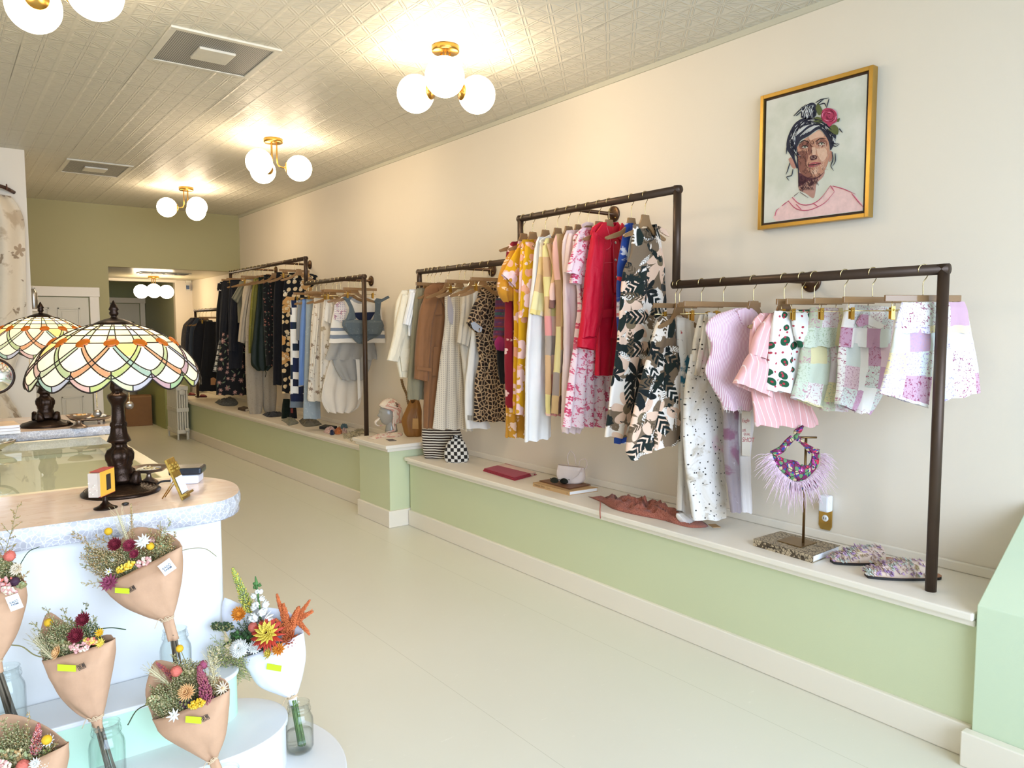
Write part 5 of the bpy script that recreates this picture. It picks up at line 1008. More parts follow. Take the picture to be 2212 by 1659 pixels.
STEMG = mat('5f7a3a', .6, vary=.15, scale=40); STEMB = mat('6f6452', .8, vary=.2, scale=40)
JP = [(0, .004), (.036, .003), (.043, .008), (.048, .02), (.0485, .108), (.046, .122), (.039, .138), (.0365, .143), (.0365, .147), (.041, .15), (.041, .154), (.037, .157), (.037, .160), (.039, .162), (.039, .164), (.036, .167), (.036, .174), (.0375, .177), (.034, .178), (.0335, .15), (.036, .138), (.0455, .118), (.0455, .02), (.040, .009), (0, .008)]
def jar(label, x, y, z, water=None, sc=1.):
    r = thing('mason_jar', label, 'jar', (x, y, z), 'glass jars on the flower stand'); b = MB(); b.lathe([(a*sc, h*sc) for a, h in JP], (x, y, z), 40); obj('jar_glass', b, JG, r)
    b = MB(); f = -fw; f.z = 0; f.normalize(); rx = V((rt.x, rt.y, 0)).normalized()
    b.tube([V((x, y, z+.062))+f*.0485*cos(a)+rx*.0485*sin(a)+V((0, 0, .012*sin(a*1.2))) for a in [-.75+1.5*i/14 for i in range(15)]], .0012, 6); b.tube([V((x, y, z+.05))+f*.0485*cos(a)+rx*.0485*sin(a)+V((0, 0, .012*sin(a*1.2))) for a in [-.6+1.3*i/14 for i in range(15)]], .0012, 6); obj('embossed_mark', b, JG, r)
    if water: b = MB(); b.lathe([(0, .01), (.040, .011), (.045, .022), (.045, water), (0, water)], (x, y, z), 32); single('water', 'clear water standing in the jar of the fresh white bouquet', 'water', b, WATER)
    return r
# ------------------------------------------------------------------ flowers
def jit(s): return V((R.uniform(-s, s), R.uniform(-s, s), R.uniform(-s, s)))
FC = {k: mat(v_, .75, vary=.16, scale=60) for k, v_ in dict(crim='7c1428', rasp='95283f', white='f3efe6', cream='ecdcc0', yel='dfae1c', lem='e8cf52', pink='dba29a', coral='cf6a58', mag='9c4560', rose='a85c60', peach='e9b679', dpur='3f1f33', tan='b8935e', olive='8c8450', sage='9aa070', lime='b9c25e', wheat='dccfa4', oran='e8952c', rust='b65a2c', amar='d4743c', dgreen='3f4a2c', leaf='4f7a3c', drk='2f4a24', buff='cdbb8c').items()}
def ballflower(c, r, col, amp=.35, fr=7.): b = MB(); b.ball(c, r, 30, 22, 0, amp, fr); return b, FC[col]
def daisy(c, r, d, n, rings, col, cen, curl=.25, wd=.16):
    b = MB(); d = V(d).normalized(); a1 = d.orthogonal().normalized(); a2 = d.cross(a1)
    for k in range(rings):
        t_ = k/max(1, rings-1); el = .12+1.0*t_
        for i in range(n):
            a = 2*pi*(i+.5*k)/n+R.uniform(-.06, .06); o = a1*cos(a)+a2*sin(a); dd = o*cos(el)+d*sin(el)
            b.petal(c+o*r*.1+d*r*.06*k, dd, d if el < .9 else -o, r*(1-.32*t_)*R.uniform(.9, 1.05), r*wd, curl, 0, r*.02)
    if cen: b.ball(c+d*r*.12, (r*.24, r*.24, r*.16), 14, 8, 1, .3, 9, ax=d)
    return b, [FC[col], FC[cen or col]]
def cluster(c, rx, ry, ax, n, rs, cols):
    b = MB(); u, v_ = ax
    for i in range(n):
        a = R.uniform(0, 2*pi); q = sqrt(R.random()); p = c+u*rx*q*cos(a)+v_*ry*q*sin(a)+jit(rs*.6)+u.cross(v_)*rs*2*(1-q*q)*R.random()
        b.ball(p, rs*R.uniform(.7, 1.2), 7, 5, i % len(cols), .3, 9)
    return b, [FC[k] for k in cols]
def plume(p0, p1, wd, cols, n, sag=0., rs=None):
    b = MB(); p0, p1 = V(p0), V(p1); ax = (p1-p0); L_ = ax.length; a = ax.normalized(); o = a.orthogonal().normalized(); o2 = a.cross(o); rs = rs or wd*.3
    b.tube([p0-a*wd, p1], wd*.12, 5)
    for i in range(n):
        t_ = (i+R.random())/n; q = 2*pi*i*.618+R.uniform(0, .5); w_ = wd*(1-t_)**.55*(.5+.5*min(1, t_*6)); d = (o*cos(q)+o2*sin(q)); p = p0.lerp(p1, t_)+V((0, 0, -sag*L_*t_*t_))
        b.seed(p+d*w_*R.uniform(.35, .9), rs*.42, rs*R.uniform(.7, 1.2), d+a*1.1, R.randrange(len(cols)))
    return b, [FC[k] for k in cols]
def spray(p0, p1, cols, n=60, br=.03, rs=.0021, bend=None):
    b = MB(); p0, p1 = V(p0), V(p1); m = (p0+p1)/2+(bend or jit((p1-p0).length*.08)); pts = crom([p0, m, p1], 16); b.tube(pts, [.0012*(1-.6*i/15) for i in range(16)], 5, 0)
    tg = (p1-p0).normalized(); o = tg.orthogonal().normalized(); o2 = tg.cross(o); k = max(6, n//6)
    for i in range(k):
        t_ = .3+.7*i/k; p = pts[min(15, int(t_*15))]; q = 2*pi*i*.618; d = (o*cos(q)+o2*sin(q)+tg*.9).normalized(); l = br*(1.15-t_*.75)*R.uniform(.6, 1.1)
        b.tube([p, p+d*l], .0006, 4, 0)
        for j in range(6): b.seed(p+d*l*(.25+.8*j/6)+jit(.0028), rs*.75, rs*1.3, d+jit(.5), 1+(i+j) % (len(cols)-1))
    return b, [FC[c] for c in cols]
def ear(p0, p1, wd=.006, col='wheat'):
    b = MB(); p0, p1 = V(p0), V(p1); a = (p1-p0).normalized(); o = (-fw).cross(a).normalized(); nn = a.cross(o); L_ = (p1-p0).length
    b.tube([p0-a*L_*.5, p1], .001, 5)
    for i in range(15):
        for s in (-1, 0, 1):
            p = p0.lerp(p1, i/15)+o*s*wd*.6+nn*(0 if s else wd*.5); d = a+o*s*.45; b.seed(p, wd*.3, wd*.85, d); b.tube([p, p+d.normalized()*L_*.42+jit(.004)], .00045, 3)
    return b, [FC[col]]
KRAFT = mat('c49b7a', .85, vary=.08, scale=26, bump=.08, name='kraft_paper'); WPAPER = mat('e9eaf0', .7, vary=.04, scale=20, name='white_paper')
TAPE = mat('c4dc1e', .6, vary=.02); INK = mat('2b2622', .7, vary=0); STICK = mat('f2f5f8', .5, vary=0); SINK = mat('27344c', .6, vary=0); RAFF = mat('dcc09c', .8, vary=.1)
def bouquet(label, P, rows, arch, stem, fl, paper, tape=None, stamp=None, sticker=None, stems=None, depth=.055, tie=True, group='kraft paper bouquets'):
    n = -fw.copy(); n.z = 0; n.normalize(); P = V(P); Z = V((0, 0, 1))
    def pt(x, y, off=0.): return onp(x, y, P+n*off, n)
    zc = (P-EYE).dot(fw); m = zc/FPX; r = thing('bouquet', label, 'bouquet', tuple(P), group)
    def add(nm, bm, lb=None): obj(nm, bm[0], bm[1], r, label=lb)
    b = MB(); cloth(b, rows, 0, P, n, t=depth, fold=(.003, 3), M=48, NR=20, wr=.004, neck=None, top=False)
    b2 = MB(); A = crom([V((x, y, 0)) for x, y in arch], 25); c0, c1 = A[0], A[-1]
    def bk(u, v_):
        q = A[min(24, int(round(u*24)))]; ch = c0.lerp(c1, u); s = sin(pi*u)**.7; return pt(*(ch.lerp(q, v_)[:2]), -depth*s*(1+.25*v_)+.003)
    b.surf(bk, 24, 8); obj('paper_wrap', b, paper, r, solid=.0012)
    b = MB(); cloth(b, stem, 0, P, n, t=.016, fold=(.002, 3), M=20, NR=6); obj('wrapped_stems', b, paper, r, solid=.001)
    if tie:
        x0, y0, x1, y1 = stem[0]; b = MB(); c = pt((x0+x1)/2, (y0+y1)/2); ux = (pt(x1, y1)-pt(x0, y0)); h = ux.length/2; ux.normalize()
        for k in range(3): b.tube([c+ux*(h+.002)*cos(a)+n*.019*sin(a)+Z*(.003*k-.003) for a in [i*pi/10 for i in range(20)]], .0014, 5, closed=True)
        for s in (-1, 1, .5): b.tube(crom([c+n*.02, c+n*.026+ux*s*.012+Z*.012, c+n*.024+ux*s*.03+Z*.006*s-Z*.008], 10), .0011, 5)
        obj('raffia_tie', b, RAFF, r)
    def dec(cx, cy, w_, h_, ang, off, nm, mt):
        c = pt(cx, cy, off); ca, sa = cos(ang), sin(ang); ux = V((rt.x, rt.y, 0)).normalized(); b = MB(); b.obox(c, (ux*ca+Z*sa)*w_*m/2, (Z*ca-ux*sa)*h_*m/2, n*.0008); return obj(nm, b, mt, r), c, ux*ca+Z*sa, Z*ca-ux*sa
    if tape: dec(*tape[:4], math.radians(tape[4]), depth+.006, 'green_tape', TAPE)
    if stamp:
        c = pt(stamp[0], stamp[1], depth+.006); a = math.radians(stamp[2]); ux0 = V((rt.x, rt.y, 0)).normalized(); ux = ux0*cos(a)+Z*sin(a); uy = Z*cos(a)-ux0*sin(a); b = MB(); s = m*(stamp[3] if len(stamp) > 3 else 1)
        def stroke(x0, y0, x1, y1, w_=.8): 
            p, q = c+ux*x0*s+uy*y0*s, c+ux*x1*s+uy*y1*s; d = (q-p); b.obox((p+q)/2, d/2+d.normalized()*w_*s*.4, d.normalized().cross(n)*w_*s*.5, n*.0004)
        for q in ((-8, -5.5, 8, -5.5), (8, -5.5, 8, 5.5), (8, 5.5, -8, 5.5), (-8, 5.5, -8, -5.5)): stroke(*q)
        for q in ((-6, 2.6, -1, 2.6), (-5, 4, -5, 1.5), (-2, 4, -2, 1.5), (-4.6, 0, -5.6, -3.6), (-4, 1, -4, -4), (-1.6, 1, -1.6, -3.5), (-1.6, -3.6, 0, -3.6), (2, 3.6, 6.5, 3.6), (2, 2, 6.5, 2), (2, .4, 6.5, .4), (2.2, 3.6, 2.2, -2), (6.3, 3.6, 6.3, -2), (1.2, -3.8, 6.8, -3.2), (4.2, 4.4, 4.2, -2), (2, -1.4, 6.5, -1.4)): stroke(*q, .9)
        obj('stamped_mark', b, INK, r)
    if sticker:
        cx, cy, w_, h_, ang = sticker; _, c, ux, uy = dec(cx, cy, w_, h_, math.radians(ang), depth+.007, 'sticker', STICK); b = MB(); s = m*w_
        b.text('KADŌ', c+n*.001-uy*s*.02, ux, uy, s*.21, 0, .0004, 'CENTER', .014, 1.15); b.text('FARM', c+n*.001-uy*s*.21, ux, uy, s*.21, 0, .0004, 'CENTER', .014, 1.15); obj('sticker_lettering', b, SINK, r)
    d0 = (n*.8+Z*.55).normalized(); sx = V((rt.x, rt.y, 0)).normalized(); sy = Z
    base = pt((stem[0][0]+stem[0][2])/2, stem[0][1]-20)
    for q in fl:
        k = q[0]
        if k in ('spray', 'ear', 'plume', 'wire'):
            _, x0, y0, x1, y1 = q[:5]; o = q[5] if len(q) > 5 else {}; off = o.get('off', -.01); p0, p1 = pt(x0, y0, off), pt(x1, y1, off*.5)
            if k == 'spray': add('grass_spray', spray(p0, p1, o.get('c', ('olive', 'sage', 'buff', 'olive')), o.get('n', 96), o.get('br', .035), o.get('rs', .0023)))
            elif k == 'ear': add('wheat_ear', ear(p0, p1))
            elif k == 'plume': add(o.get('nm', 'plume'), plume(p0, p1, o['w']*m, o['c'], o.get('n', 220), o.get('sag', 0), o['w']*m*.42 if o.get('nm') else None))
            else:
                b = MB(); b.tube(crom([p0]+[pt(x, y, off) for x, y in o.get('via', [])]+[p1], 20), o.get('r', .0012), 5); add('leaf_blade', (b, FC[o.get('c', 'olive')]))
        elif k == 'fill':
            _, cx, cy, rx, ry, nn_, cs = q[:7]; off = q[7] if len(q) > 7 else 0.; b = MB()
            for i in range(nn_):
                a = 2*pi*R.random(); s_ = sqrt(R.random()); p1 = pt(cx+rx*s_*cos(a), cy+ry*s_*sin(a), off+R.uniform(-.02, .02)); p0 = p1.lerp(base, .35)+jit(.006); tg = (p1-p0).normalized(); o_ = tg.orthogonal().normalized(); o2 = tg.cross(o_)
                b.tube([p0, p1], .0007, 3, 0); L_ = (p1-p0).length
                for j in range(16):
                    t_ = .45+.58*j/16; g = 2.4*j; d = o_*cos(g)+o2*sin(g); p = p0.lerp(p1, t_)+d*.0055*(1.25-t_)*2; b.seed(p, .0019, .0036, d+tg, 1+(i+j) % (len(cs)-1))
            obj('filler_foliage', b, [FC[c_] for c_ in cs], r)['kind'] = 'stuff'
        else:
            _, x, y, rp = q[:4]; o = q[4] if len(q) > 4 else {}; off = o.get('off', .012); c = pt(x, y, off); rr = rp*m; dd = (d0+sx*o.get('tx', 0.)+sy*o.get('ty', 0.)).normalized()
            if k == 'comb': add('cockscomb', daisy(c, rr, dd, 15, 7, o.get('c', 'crim'), None, .55, .2))
            elif k == 'craspedia': add('globe_flower', ballflower(c, rr, o.get('c', 'yel'), .08, 30))
            elif k == 'gomph': add('globe_flower', ballflower(c, rr, o['c'], .25, 16))
            elif k == 'daisy': add(o.get('nm', 'strawflower'), daisy(c, rr, dd, o.get('np', 12), o.get('nr', 3), o['c'], o.get('cen'), o.get('curl', .25), o.get('wd', .17)))
            elif k == 'clus': add('flower_cluster', cluster(c, rr, rr*o.get('asp', .6), (sx+Z*o.get('tilt', 0.), (Z-sx*o.get('tilt', 0.)+n*.5).normalized()), o.get('n', 60), o.get('rs', .0042), o['c']))
            if k in ('craspedia', 'daisy', 'gomph'):
                b = MB(); b.tube(crom([c-dd*rr*.5, c.lerp(base, .5)+n*(-.02), base], 10), .0011, 5); add('stem', (b, FC['olive']))
    if stems:
        for k in range(stems[2]):
            a = 2*pi*k*.618; b = MB(); q = .012*sqrt(k/stems[2]); p1 = pt((stem[-1][0]+stem[-1][2])/2, (stem[-1][1]+stem[-1][3])/2)+V((q*cos(a), q*sin(a), .02)); p2 = V(stems[1])+V((.012*cos(a)+.0, .012*sin(a), 0)); b.tube([p1, p2], .0026, 6); obj('stem', b, stems[0], r)
    return r, pt, n, m
J = dict(a=(.119, 2.61, .48), b=(.585, 2.605, .48), c=(.345, 2.415, .32), d=(.63, 2.235, .16), f=(.955, 2.49, .16), e=(.28, 2.20, .16))
for k, lb, wtr in (('a', 'clear glass jar cut by the left edge of the photo', None), ('b', 'clear glass jar on the top step below the stickered bouquet', None), ('c', 'clear glass jar in front of the mint riser', None), ('d', 'clear glass jar whose rim just shows at the bottom edge', None), ('f', 'clear glass jar with water and green stems on the lowest step', .07)): jar(lb, *J[k], wtr)
def st(k, kind, nn): x, y, z = J[k]; return (kind, (x+.012, y+.01, z+.014), nn)
def jp(k, h=.2): x, y, z = J[k]; o = dict(a=(-.04, -.12), b=(-.06, -.14)).get(k, (0, 0)); return (x+o[0], y+o[1], z+h)
TS = ('tan', 'buff', 'tan', 'olive')
bouquet('dried flower bouquet in kraft paper with square white sticker, highest on the stand', jp('b'), [(220, 1266, 393, 1180), (270, 1305, 389, 1250), (318, 1330, 380, 1305), (350, 1341, 373, 1333)], [(220, 1266), (232, 1222), (262, 1165), (288, 1141), (322, 1140), (362, 1151), (388, 1170), (393, 1180)], [(350, 1339, 373, 1332), (357, 1360, 379, 1355), (364, 1384, 386, 1380)],
 [('fill', 262, 1205, 48, 36, 90, ('olive', 'olive', 'buff', 'sage'), -.01), ('fill', 345, 1180, 40, 34, 70, ('olive', 'tan', 'buff', 'olive'), -.02), ('fill', 215, 1205, 45, 36, 60, ('olive', 'buff', 'tan'), .0), ('comb', 251, 1178, 16), ('comb', 282, 1180, 15, {'c': 'rasp'}), ('comb', 292, 1198, 11, {'c': 'rasp'}), ('daisy', 310, 1170, 17, {'c': 'white', 'cen': 'cream', 'nr': 2, 'np': 11}), ('craspedia', 325, 1180, 8), ('craspedia', 234, 1148, 8, {'off': -.02}), ('clus', 271, 1224, 20, {'c': ('yel', 'lem'), 'asp': .35, 'tilt': .5, 'off': .03}), ('clus', 311, 1213, 16, {'c': ('pink', 'pink', 'cream'), 'asp': .6, 'tilt': .6, 'off': .025}), ('daisy', 237, 1260, 19, {'c': 'mag', 'cen': 'rose', 'nr': 3, 'off': .03}), ('daisy', 235, 1235, 9, {'c': 'white', 'cen': 'lem', 'nr': 1, 'np': 7, 'off': .02}), ('daisy', 243, 1210, 5, {'c': 'white', 'nr': 1, 'np': 6}), ('daisy', 355, 1152, 9, {'c': 'white', 'nr': 2, 'np': 8, 'off': -.02}), ('gomph', 328, 1168, 7, {'c': 'pink', 'off': -.01}), ('clus', 300, 1230, 22, {'c': ('olive', 'sage', 'dpur'), 'n': 70, 'off': 0, 'asp': .5}), ('clus', 345, 1185, 26, {'c': ('olive', 'tan', 'sage'), 'n': 80, 'off': -.01, 'asp': .6}),
  ('spray', 280, 1225, 155, 1146, {'c': TS, 'n': 150}), ('spray', 285, 1225, 182, 1180, {'n': 130}), ('spray', 285, 1232, 172, 1222, {}), ('spray', 285, 1240, 178, 1262, {'c': ('buff', 'buff', 'wheat')}), ('spray', 290, 1215, 205, 1160, {'c': TS}), ('spray', 295, 1220, 215, 1195, {'n': 150}), ('spray', 290, 1230, 190, 1205, {'n': 150}), ('spray', 330, 1230, 372, 1120, {'c': ('olive', 'buff', 'sage')}), ('spray', 330, 1225, 345, 1135, {'c': TS}), ('spray', 335, 1225, 382, 1150, {'c': TS}), ('spray', 330, 1225, 325, 1140, {'c': TS}), ('ear', 276, 1168, 256, 1112, {'off': -.02}), ('plume', 286, 1168, 283, 1088, {'w': 7, 'c': ('tan', 'olive', 'buff'), 'off': -.02, 'n': 150}), ('wire', 388, 1190, 468, 1202, {'via': [(420, 1184), (445, 1186)]}), ('wire', 348, 1180, 346, 1125, {'r': .0008}), ('wire', 290, 1200, 243, 1212, {'via': [(268, 1198)], 'c': 'cream'})],
 KRAFT, (264, 1276, 30, 11, -4), (285, 1272, 30, .85), (361, 1225, 30, 26, 35), st('b', STEMB, 8))
bouquet('dried flower bouquet in kraft paper cut by the left edge', jp('a'), [(-112, 1312, 53, 1256), (-90, 1352, 49, 1306), (-62, 1397, 30, 1376), (-28, 1432, 2, 1428)], [(-112, 1312), (-102, 1240), (-60, 1190), (-10, 1193), (35, 1222), (53, 1256)], [(-28, 1429, 2, 1426), (-22, 1455, 6, 1452)],
 [('fill', 0, 1235, 45, 34, 90, ('olive', 'olive', 'buff', 'sage'), -.01), ('gomph', 21, 1201, 11, {'c': 'coral', 'off': 0}), ('daisy', 37, 1230, 15, {'c': 'cream', 'cen': 'lem', 'nr': 4, 'np': 13}), ('clus', 3, 1262, 24, {'c': ('pink', 'pink', 'coral'), 'tilt': .4, 'n': 90, 'off': .03}), ('clus', 18, 1275, 15, {'c': ('pink', 'cream'), 'off': .035}), ('gomph', 32, 1256, 9, {'c': 'dpur', 'off': .02}), ('clus', 0, 1225, 30, {'c': ('olive', 'sage'), 'n': 120, 'off': -.01, 'asp': .8}), ('comb', -40, 1240, 18, {}), ('clus', 44, 1262, 10, {'c': ('sage', 'olive'), 'off': .01}),
  ('spray', -5, 1240, 40, 1088, {'c': ('olive', 'tan', 'olive'), 'n': 84, 'br': .05}), ('spray', 0, 1240, -25, 1140, {}), ('spray', 30, 1265, 64, 1236, {'c': TS, 'br': .02, 'n': 40}), ('wire', 42, 1222, 85, 1181, {'via': [(62, 1192)], 'c': 'drk'})],
 KRAFT, None, None, (31, 1301, 28, 32, 20), st('a', STEMB, 8))
bouquet('dried flower bouquet in kraft paper with two dark red cockscombs, by the mint riser', jp('c'), [(92, 1425, 247, 1380), (118, 1466, 243, 1420), (140, 1506, 234, 1480), (170, 1538, 227, 1520), (195, 1554, 221, 1547)], [(92, 1425), (86, 1380), (94, 1338), (106, 1322), (135, 1340), (175, 1372), (215, 1374), (238, 1370), (247, 1380)], [(195, 1552, 221, 1545), (200, 1566, 220, 1560), (205, 1582, 222, 1578)],
 [('fill', 140, 1375, 44, 44, 120, ('olive', 'sage', 'buff', 'olive'), -.01), ('fill', 190, 1360, 30, 30, 50, ('olive', 'sage', 'drk'), -.02), ('fill', 100, 1385, 22, 34, 40, ('olive', 'sage', 'buff'), .0), ('comb', 182, 1340, 16), ('comb', 168, 1375, 18, {'off': .03}), ('clus', 173, 1398, 20, {'c': ('pink', 'pink', 'cream'), 'off': .035, 'tilt': .2}), ('clus', 196, 1384, 14, {'c': ('peach', 'lem', 'coral'), 'off': .03}), ('daisy', 216, 1367, 10, {'c': 'yel', 'cen': 'oran', 'nr': 2}), ('daisy', 217, 1389, 11, {'c': 'lem', 'cen': 'yel', 'nr': 2, 'off': .02}), ('craspedia', 105, 1345, 9, {'off': -.01}), ('daisy', 126, 1410, 15, {'c': 'peach', 'cen': 'yel', 'nr': 4, 'np': 14, 'off': .04, 'tx': -.8}), ('comb', 170, 1352, 9, {'off': -.02}), ('clus', 140, 1400, 30, {'c': ('olive', 'sage', 'buff'), 'n': 150, 'off': .0, 'asp': .8}), ('clus', 150, 1365, 28, {'c': ('olive', 'sage'), 'n': 100, 'off': -.02, 'asp': .8}),
  ('spray', 150, 1430, 68, 1342, {}), ('spray', 150, 1425, 98, 1310, {}), ('spray', 155, 1420, 135, 1312, {}), ('spray', 160, 1420, 188, 1300, {'c': ('olive', 'olive', 'drk')}), ('spray', 160, 1420, 205, 1332, {}), ('spray', 145, 1430, 80, 1375, {}), ('spray', 150, 1430, 112, 1360, {}), ('spray', 150, 1425, 120, 1335, {}), ('spray', 155, 1425, 150, 1335, {}), ('ear', 112, 1420, 72, 1382, {'off': .02}), ('ear', 116, 1424, 84, 1380, {'off': .01}), ('wire', 205, 1360, 272, 1360, {'via': [(240, 1356)], 'c': 'drk', 'r': .0016}), ('wire', 112, 1424, 22, 1393, {'via': [(75, 1415), (48, 1397)], 'c': 'olive', 'r': .0018})],
 KRAFT, (144, 1443, 38, 14, -3), (176, 1440, 25), None, st('c', STEMB, 8))
bouquet('dried flower bouquet in kraft paper with rose plumes and one round peach strawflower', jp('d'), [(330, 1552, 495, 1490), (352, 1578, 491, 1540), (392, 1606, 486, 1590), (428, 1630, 474, 1625), (452, 1646, 469, 1634)], [(330, 1552), (314, 1500), (324, 1450), (336, 1427), (378, 1433), (430, 1458), (480, 1464), (497, 1482), (495, 1490)], [(452, 1645, 469, 1634), (457, 1660, 475, 1650), (462, 1676, 482, 1668)],
 [('fill', 365, 1510, 44, 40, 130, ('olive', 'buff', 'olive', 'sage'), .0), ('fill', 405, 1455, 34, 36, 100, ('olive', 'buff', 'olive'), -.02), ('fill', 470, 1495, 22, 28, 40, ('olive', 'tan', 'buff'), -.02), ('plume', 450, 1522, 430, 1440, {'w': 17, 'c': ('rose', 'mag', 'rose'), 'n': 420, 'off': .02}), ('plume', 395, 1480, 338, 1432, {'w': 11, 'c': ('rose', 'coral', 'rose'), 'n': 200, 'off': -.035}), ('gomph', 439, 1436, 9, {'c': 'mag', 'off': -.01}), ('gomph', 381, 1450, 11, {'c': 'coral', 'off': .01}), ('daisy', 404, 1496, 19, {'c': 'peach', 'cen': 'lem', 'nr': 5, 'np': 18, 'off': .035, 'wd': .13}), ('clus', 425, 1520, 17, {'c': ('yel', 'lem', 'yel'), 'n': 90, 'rs': .0035, 'tilt': .5, 'off': .05}), ('daisy', 481, 1487, 15, {'c': 'cream', 'cen': 'peach', 'nr': 2, 'np': 12, 'wd': .1, 'off': .01}), ('daisy', 376, 1546, 14, {'c': 'white', 'cen': 'cream', 'nr': 2, 'np': 8, 'off': .05}), ('craspedia', 388, 1401, 8, {'off': -.03}), ('clus', 350, 1520, 34, {'c': ('olive', 'sage', 'buff'), 'n': 180, 'off': .0, 'asp': .8}), ('clus', 405, 1465, 32, {'c': ('olive', 'buff', 'olive'), 'n': 170, 'off': -.02, 'asp': 1.}), ('clus', 410, 1520, 26, {'c': ('dgreen', 'olive', 'dpur'), 'n': 80, 'off': .01, 'asp': .5}), ('clus', 460, 1510, 20, {'c': ('dpur', 'olive'), 'n': 50, 'off': .0}),
  ('spray', 420, 1540, 320, 1482, {}), ('spray', 415, 1545, 318, 1520, {'n': 120}), ('spray', 415, 1550, 330, 1545, {'n': 120}), ('spray', 425, 1520, 372, 1412, {'n': 150}), ('spray', 430, 1520, 398, 1425, {'n': 150}), ('spray', 430, 1520, 425, 1430, {'n': 120}), ('spray', 440, 1520, 458, 1402, {'c': ('buff', 'wheat', 'buff')}), ('spray', 445, 1520, 475, 1395, {'c': ('buff', 'wheat', 'buff')}), ('spray', 410, 1535, 340, 1490, {'n': 150}), ('spray', 420, 1530, 385, 1440, {'n': 150}), ('ear', 466, 1482, 453, 1418, {'off': -.01}), ('ear', 362, 1476, 322, 1445, {'off': -.01}), ('wire', 345, 1518, 276, 1566, {'via': [(320, 1522), (295, 1535)], 'c': 'dgreen', 'r': .0018})],
 KRAFT, (418, 1555, 33, 14, -5), (443, 1551, 28), None, st('d', STEMB, 8))
bouquet('dried flower bouquet in kraft paper cut by the bottom left corner', jp('e'), [(-70, 1692, 147, 1605), (-45, 1732, 141, 1655), (0, 1777, 118, 1730), (45, 1806, 85, 1800)], [(-70, 1692), (-62, 1600), (0, 1545), (50, 1548), (105, 1572), (147, 1605)], [(45, 1804, 85, 1798), (52, 1830, 86, 1826)],
 [('fill', 25, 1625, 70, 60, 190, ('olive', 'sage', 'buff', 'olive'), -.01), ('fill', 110, 1640, 30, 40, 50, ('olive', 'tan', 'sage'), -.02), ('plume', 76, 1628, 83, 1564, {'w': 14, 'c': ('rose', 'coral', 'pink'), 'n': 320, 'off': .0}), ('craspedia', 101, 1598, 10, {'off': .012}), ('daisy', 105, 1600, 14, {'c': 'white', 'nr': 1, 'np': 11, 'off': .0}), ('gomph', 50, 1655, 13, {'c': 'coral', 'off': .03}), ('daisy', 77, 1650, 13, {'c': 'white', 'cen': 'cream', 'nr': 3, 'off': .03}), ('daisy', 98, 1651, 9, {'c': 'white', 'cen': 'cream', 'nr': 1, 'np': 8, 'off': .03}), ('clus', 20, 1640, 60, {'c': ('olive', 'sage', 'buff', 'tan'), 'n': 380, 'off': .0, 'asp': .6}), ('clus', 5, 1650, 20, {'c': ('pink', 'cream'), 'off': .04}),
  ('spray', 60, 1690, 5, 1550, {'n': 180}), ('spray', 60, 1690, 30, 1560, {'n': 180}), ('spray', 60, 1690, -10, 1590, {'n': 180}), ('spray', 70, 1690, 64, 1535, {'c': TS, 'br': .02}), ('spray', 75, 1690, 112, 1610, {'c': ('sage', 'lime', 'sage')}), ('spray', 60, 1690, 45, 1590, {'n': 150, 'c': TS}), ('spray', 85, 1690, 128, 1595, {'c': TS, 'n': 60})],
 KRAFT, None, None, None)
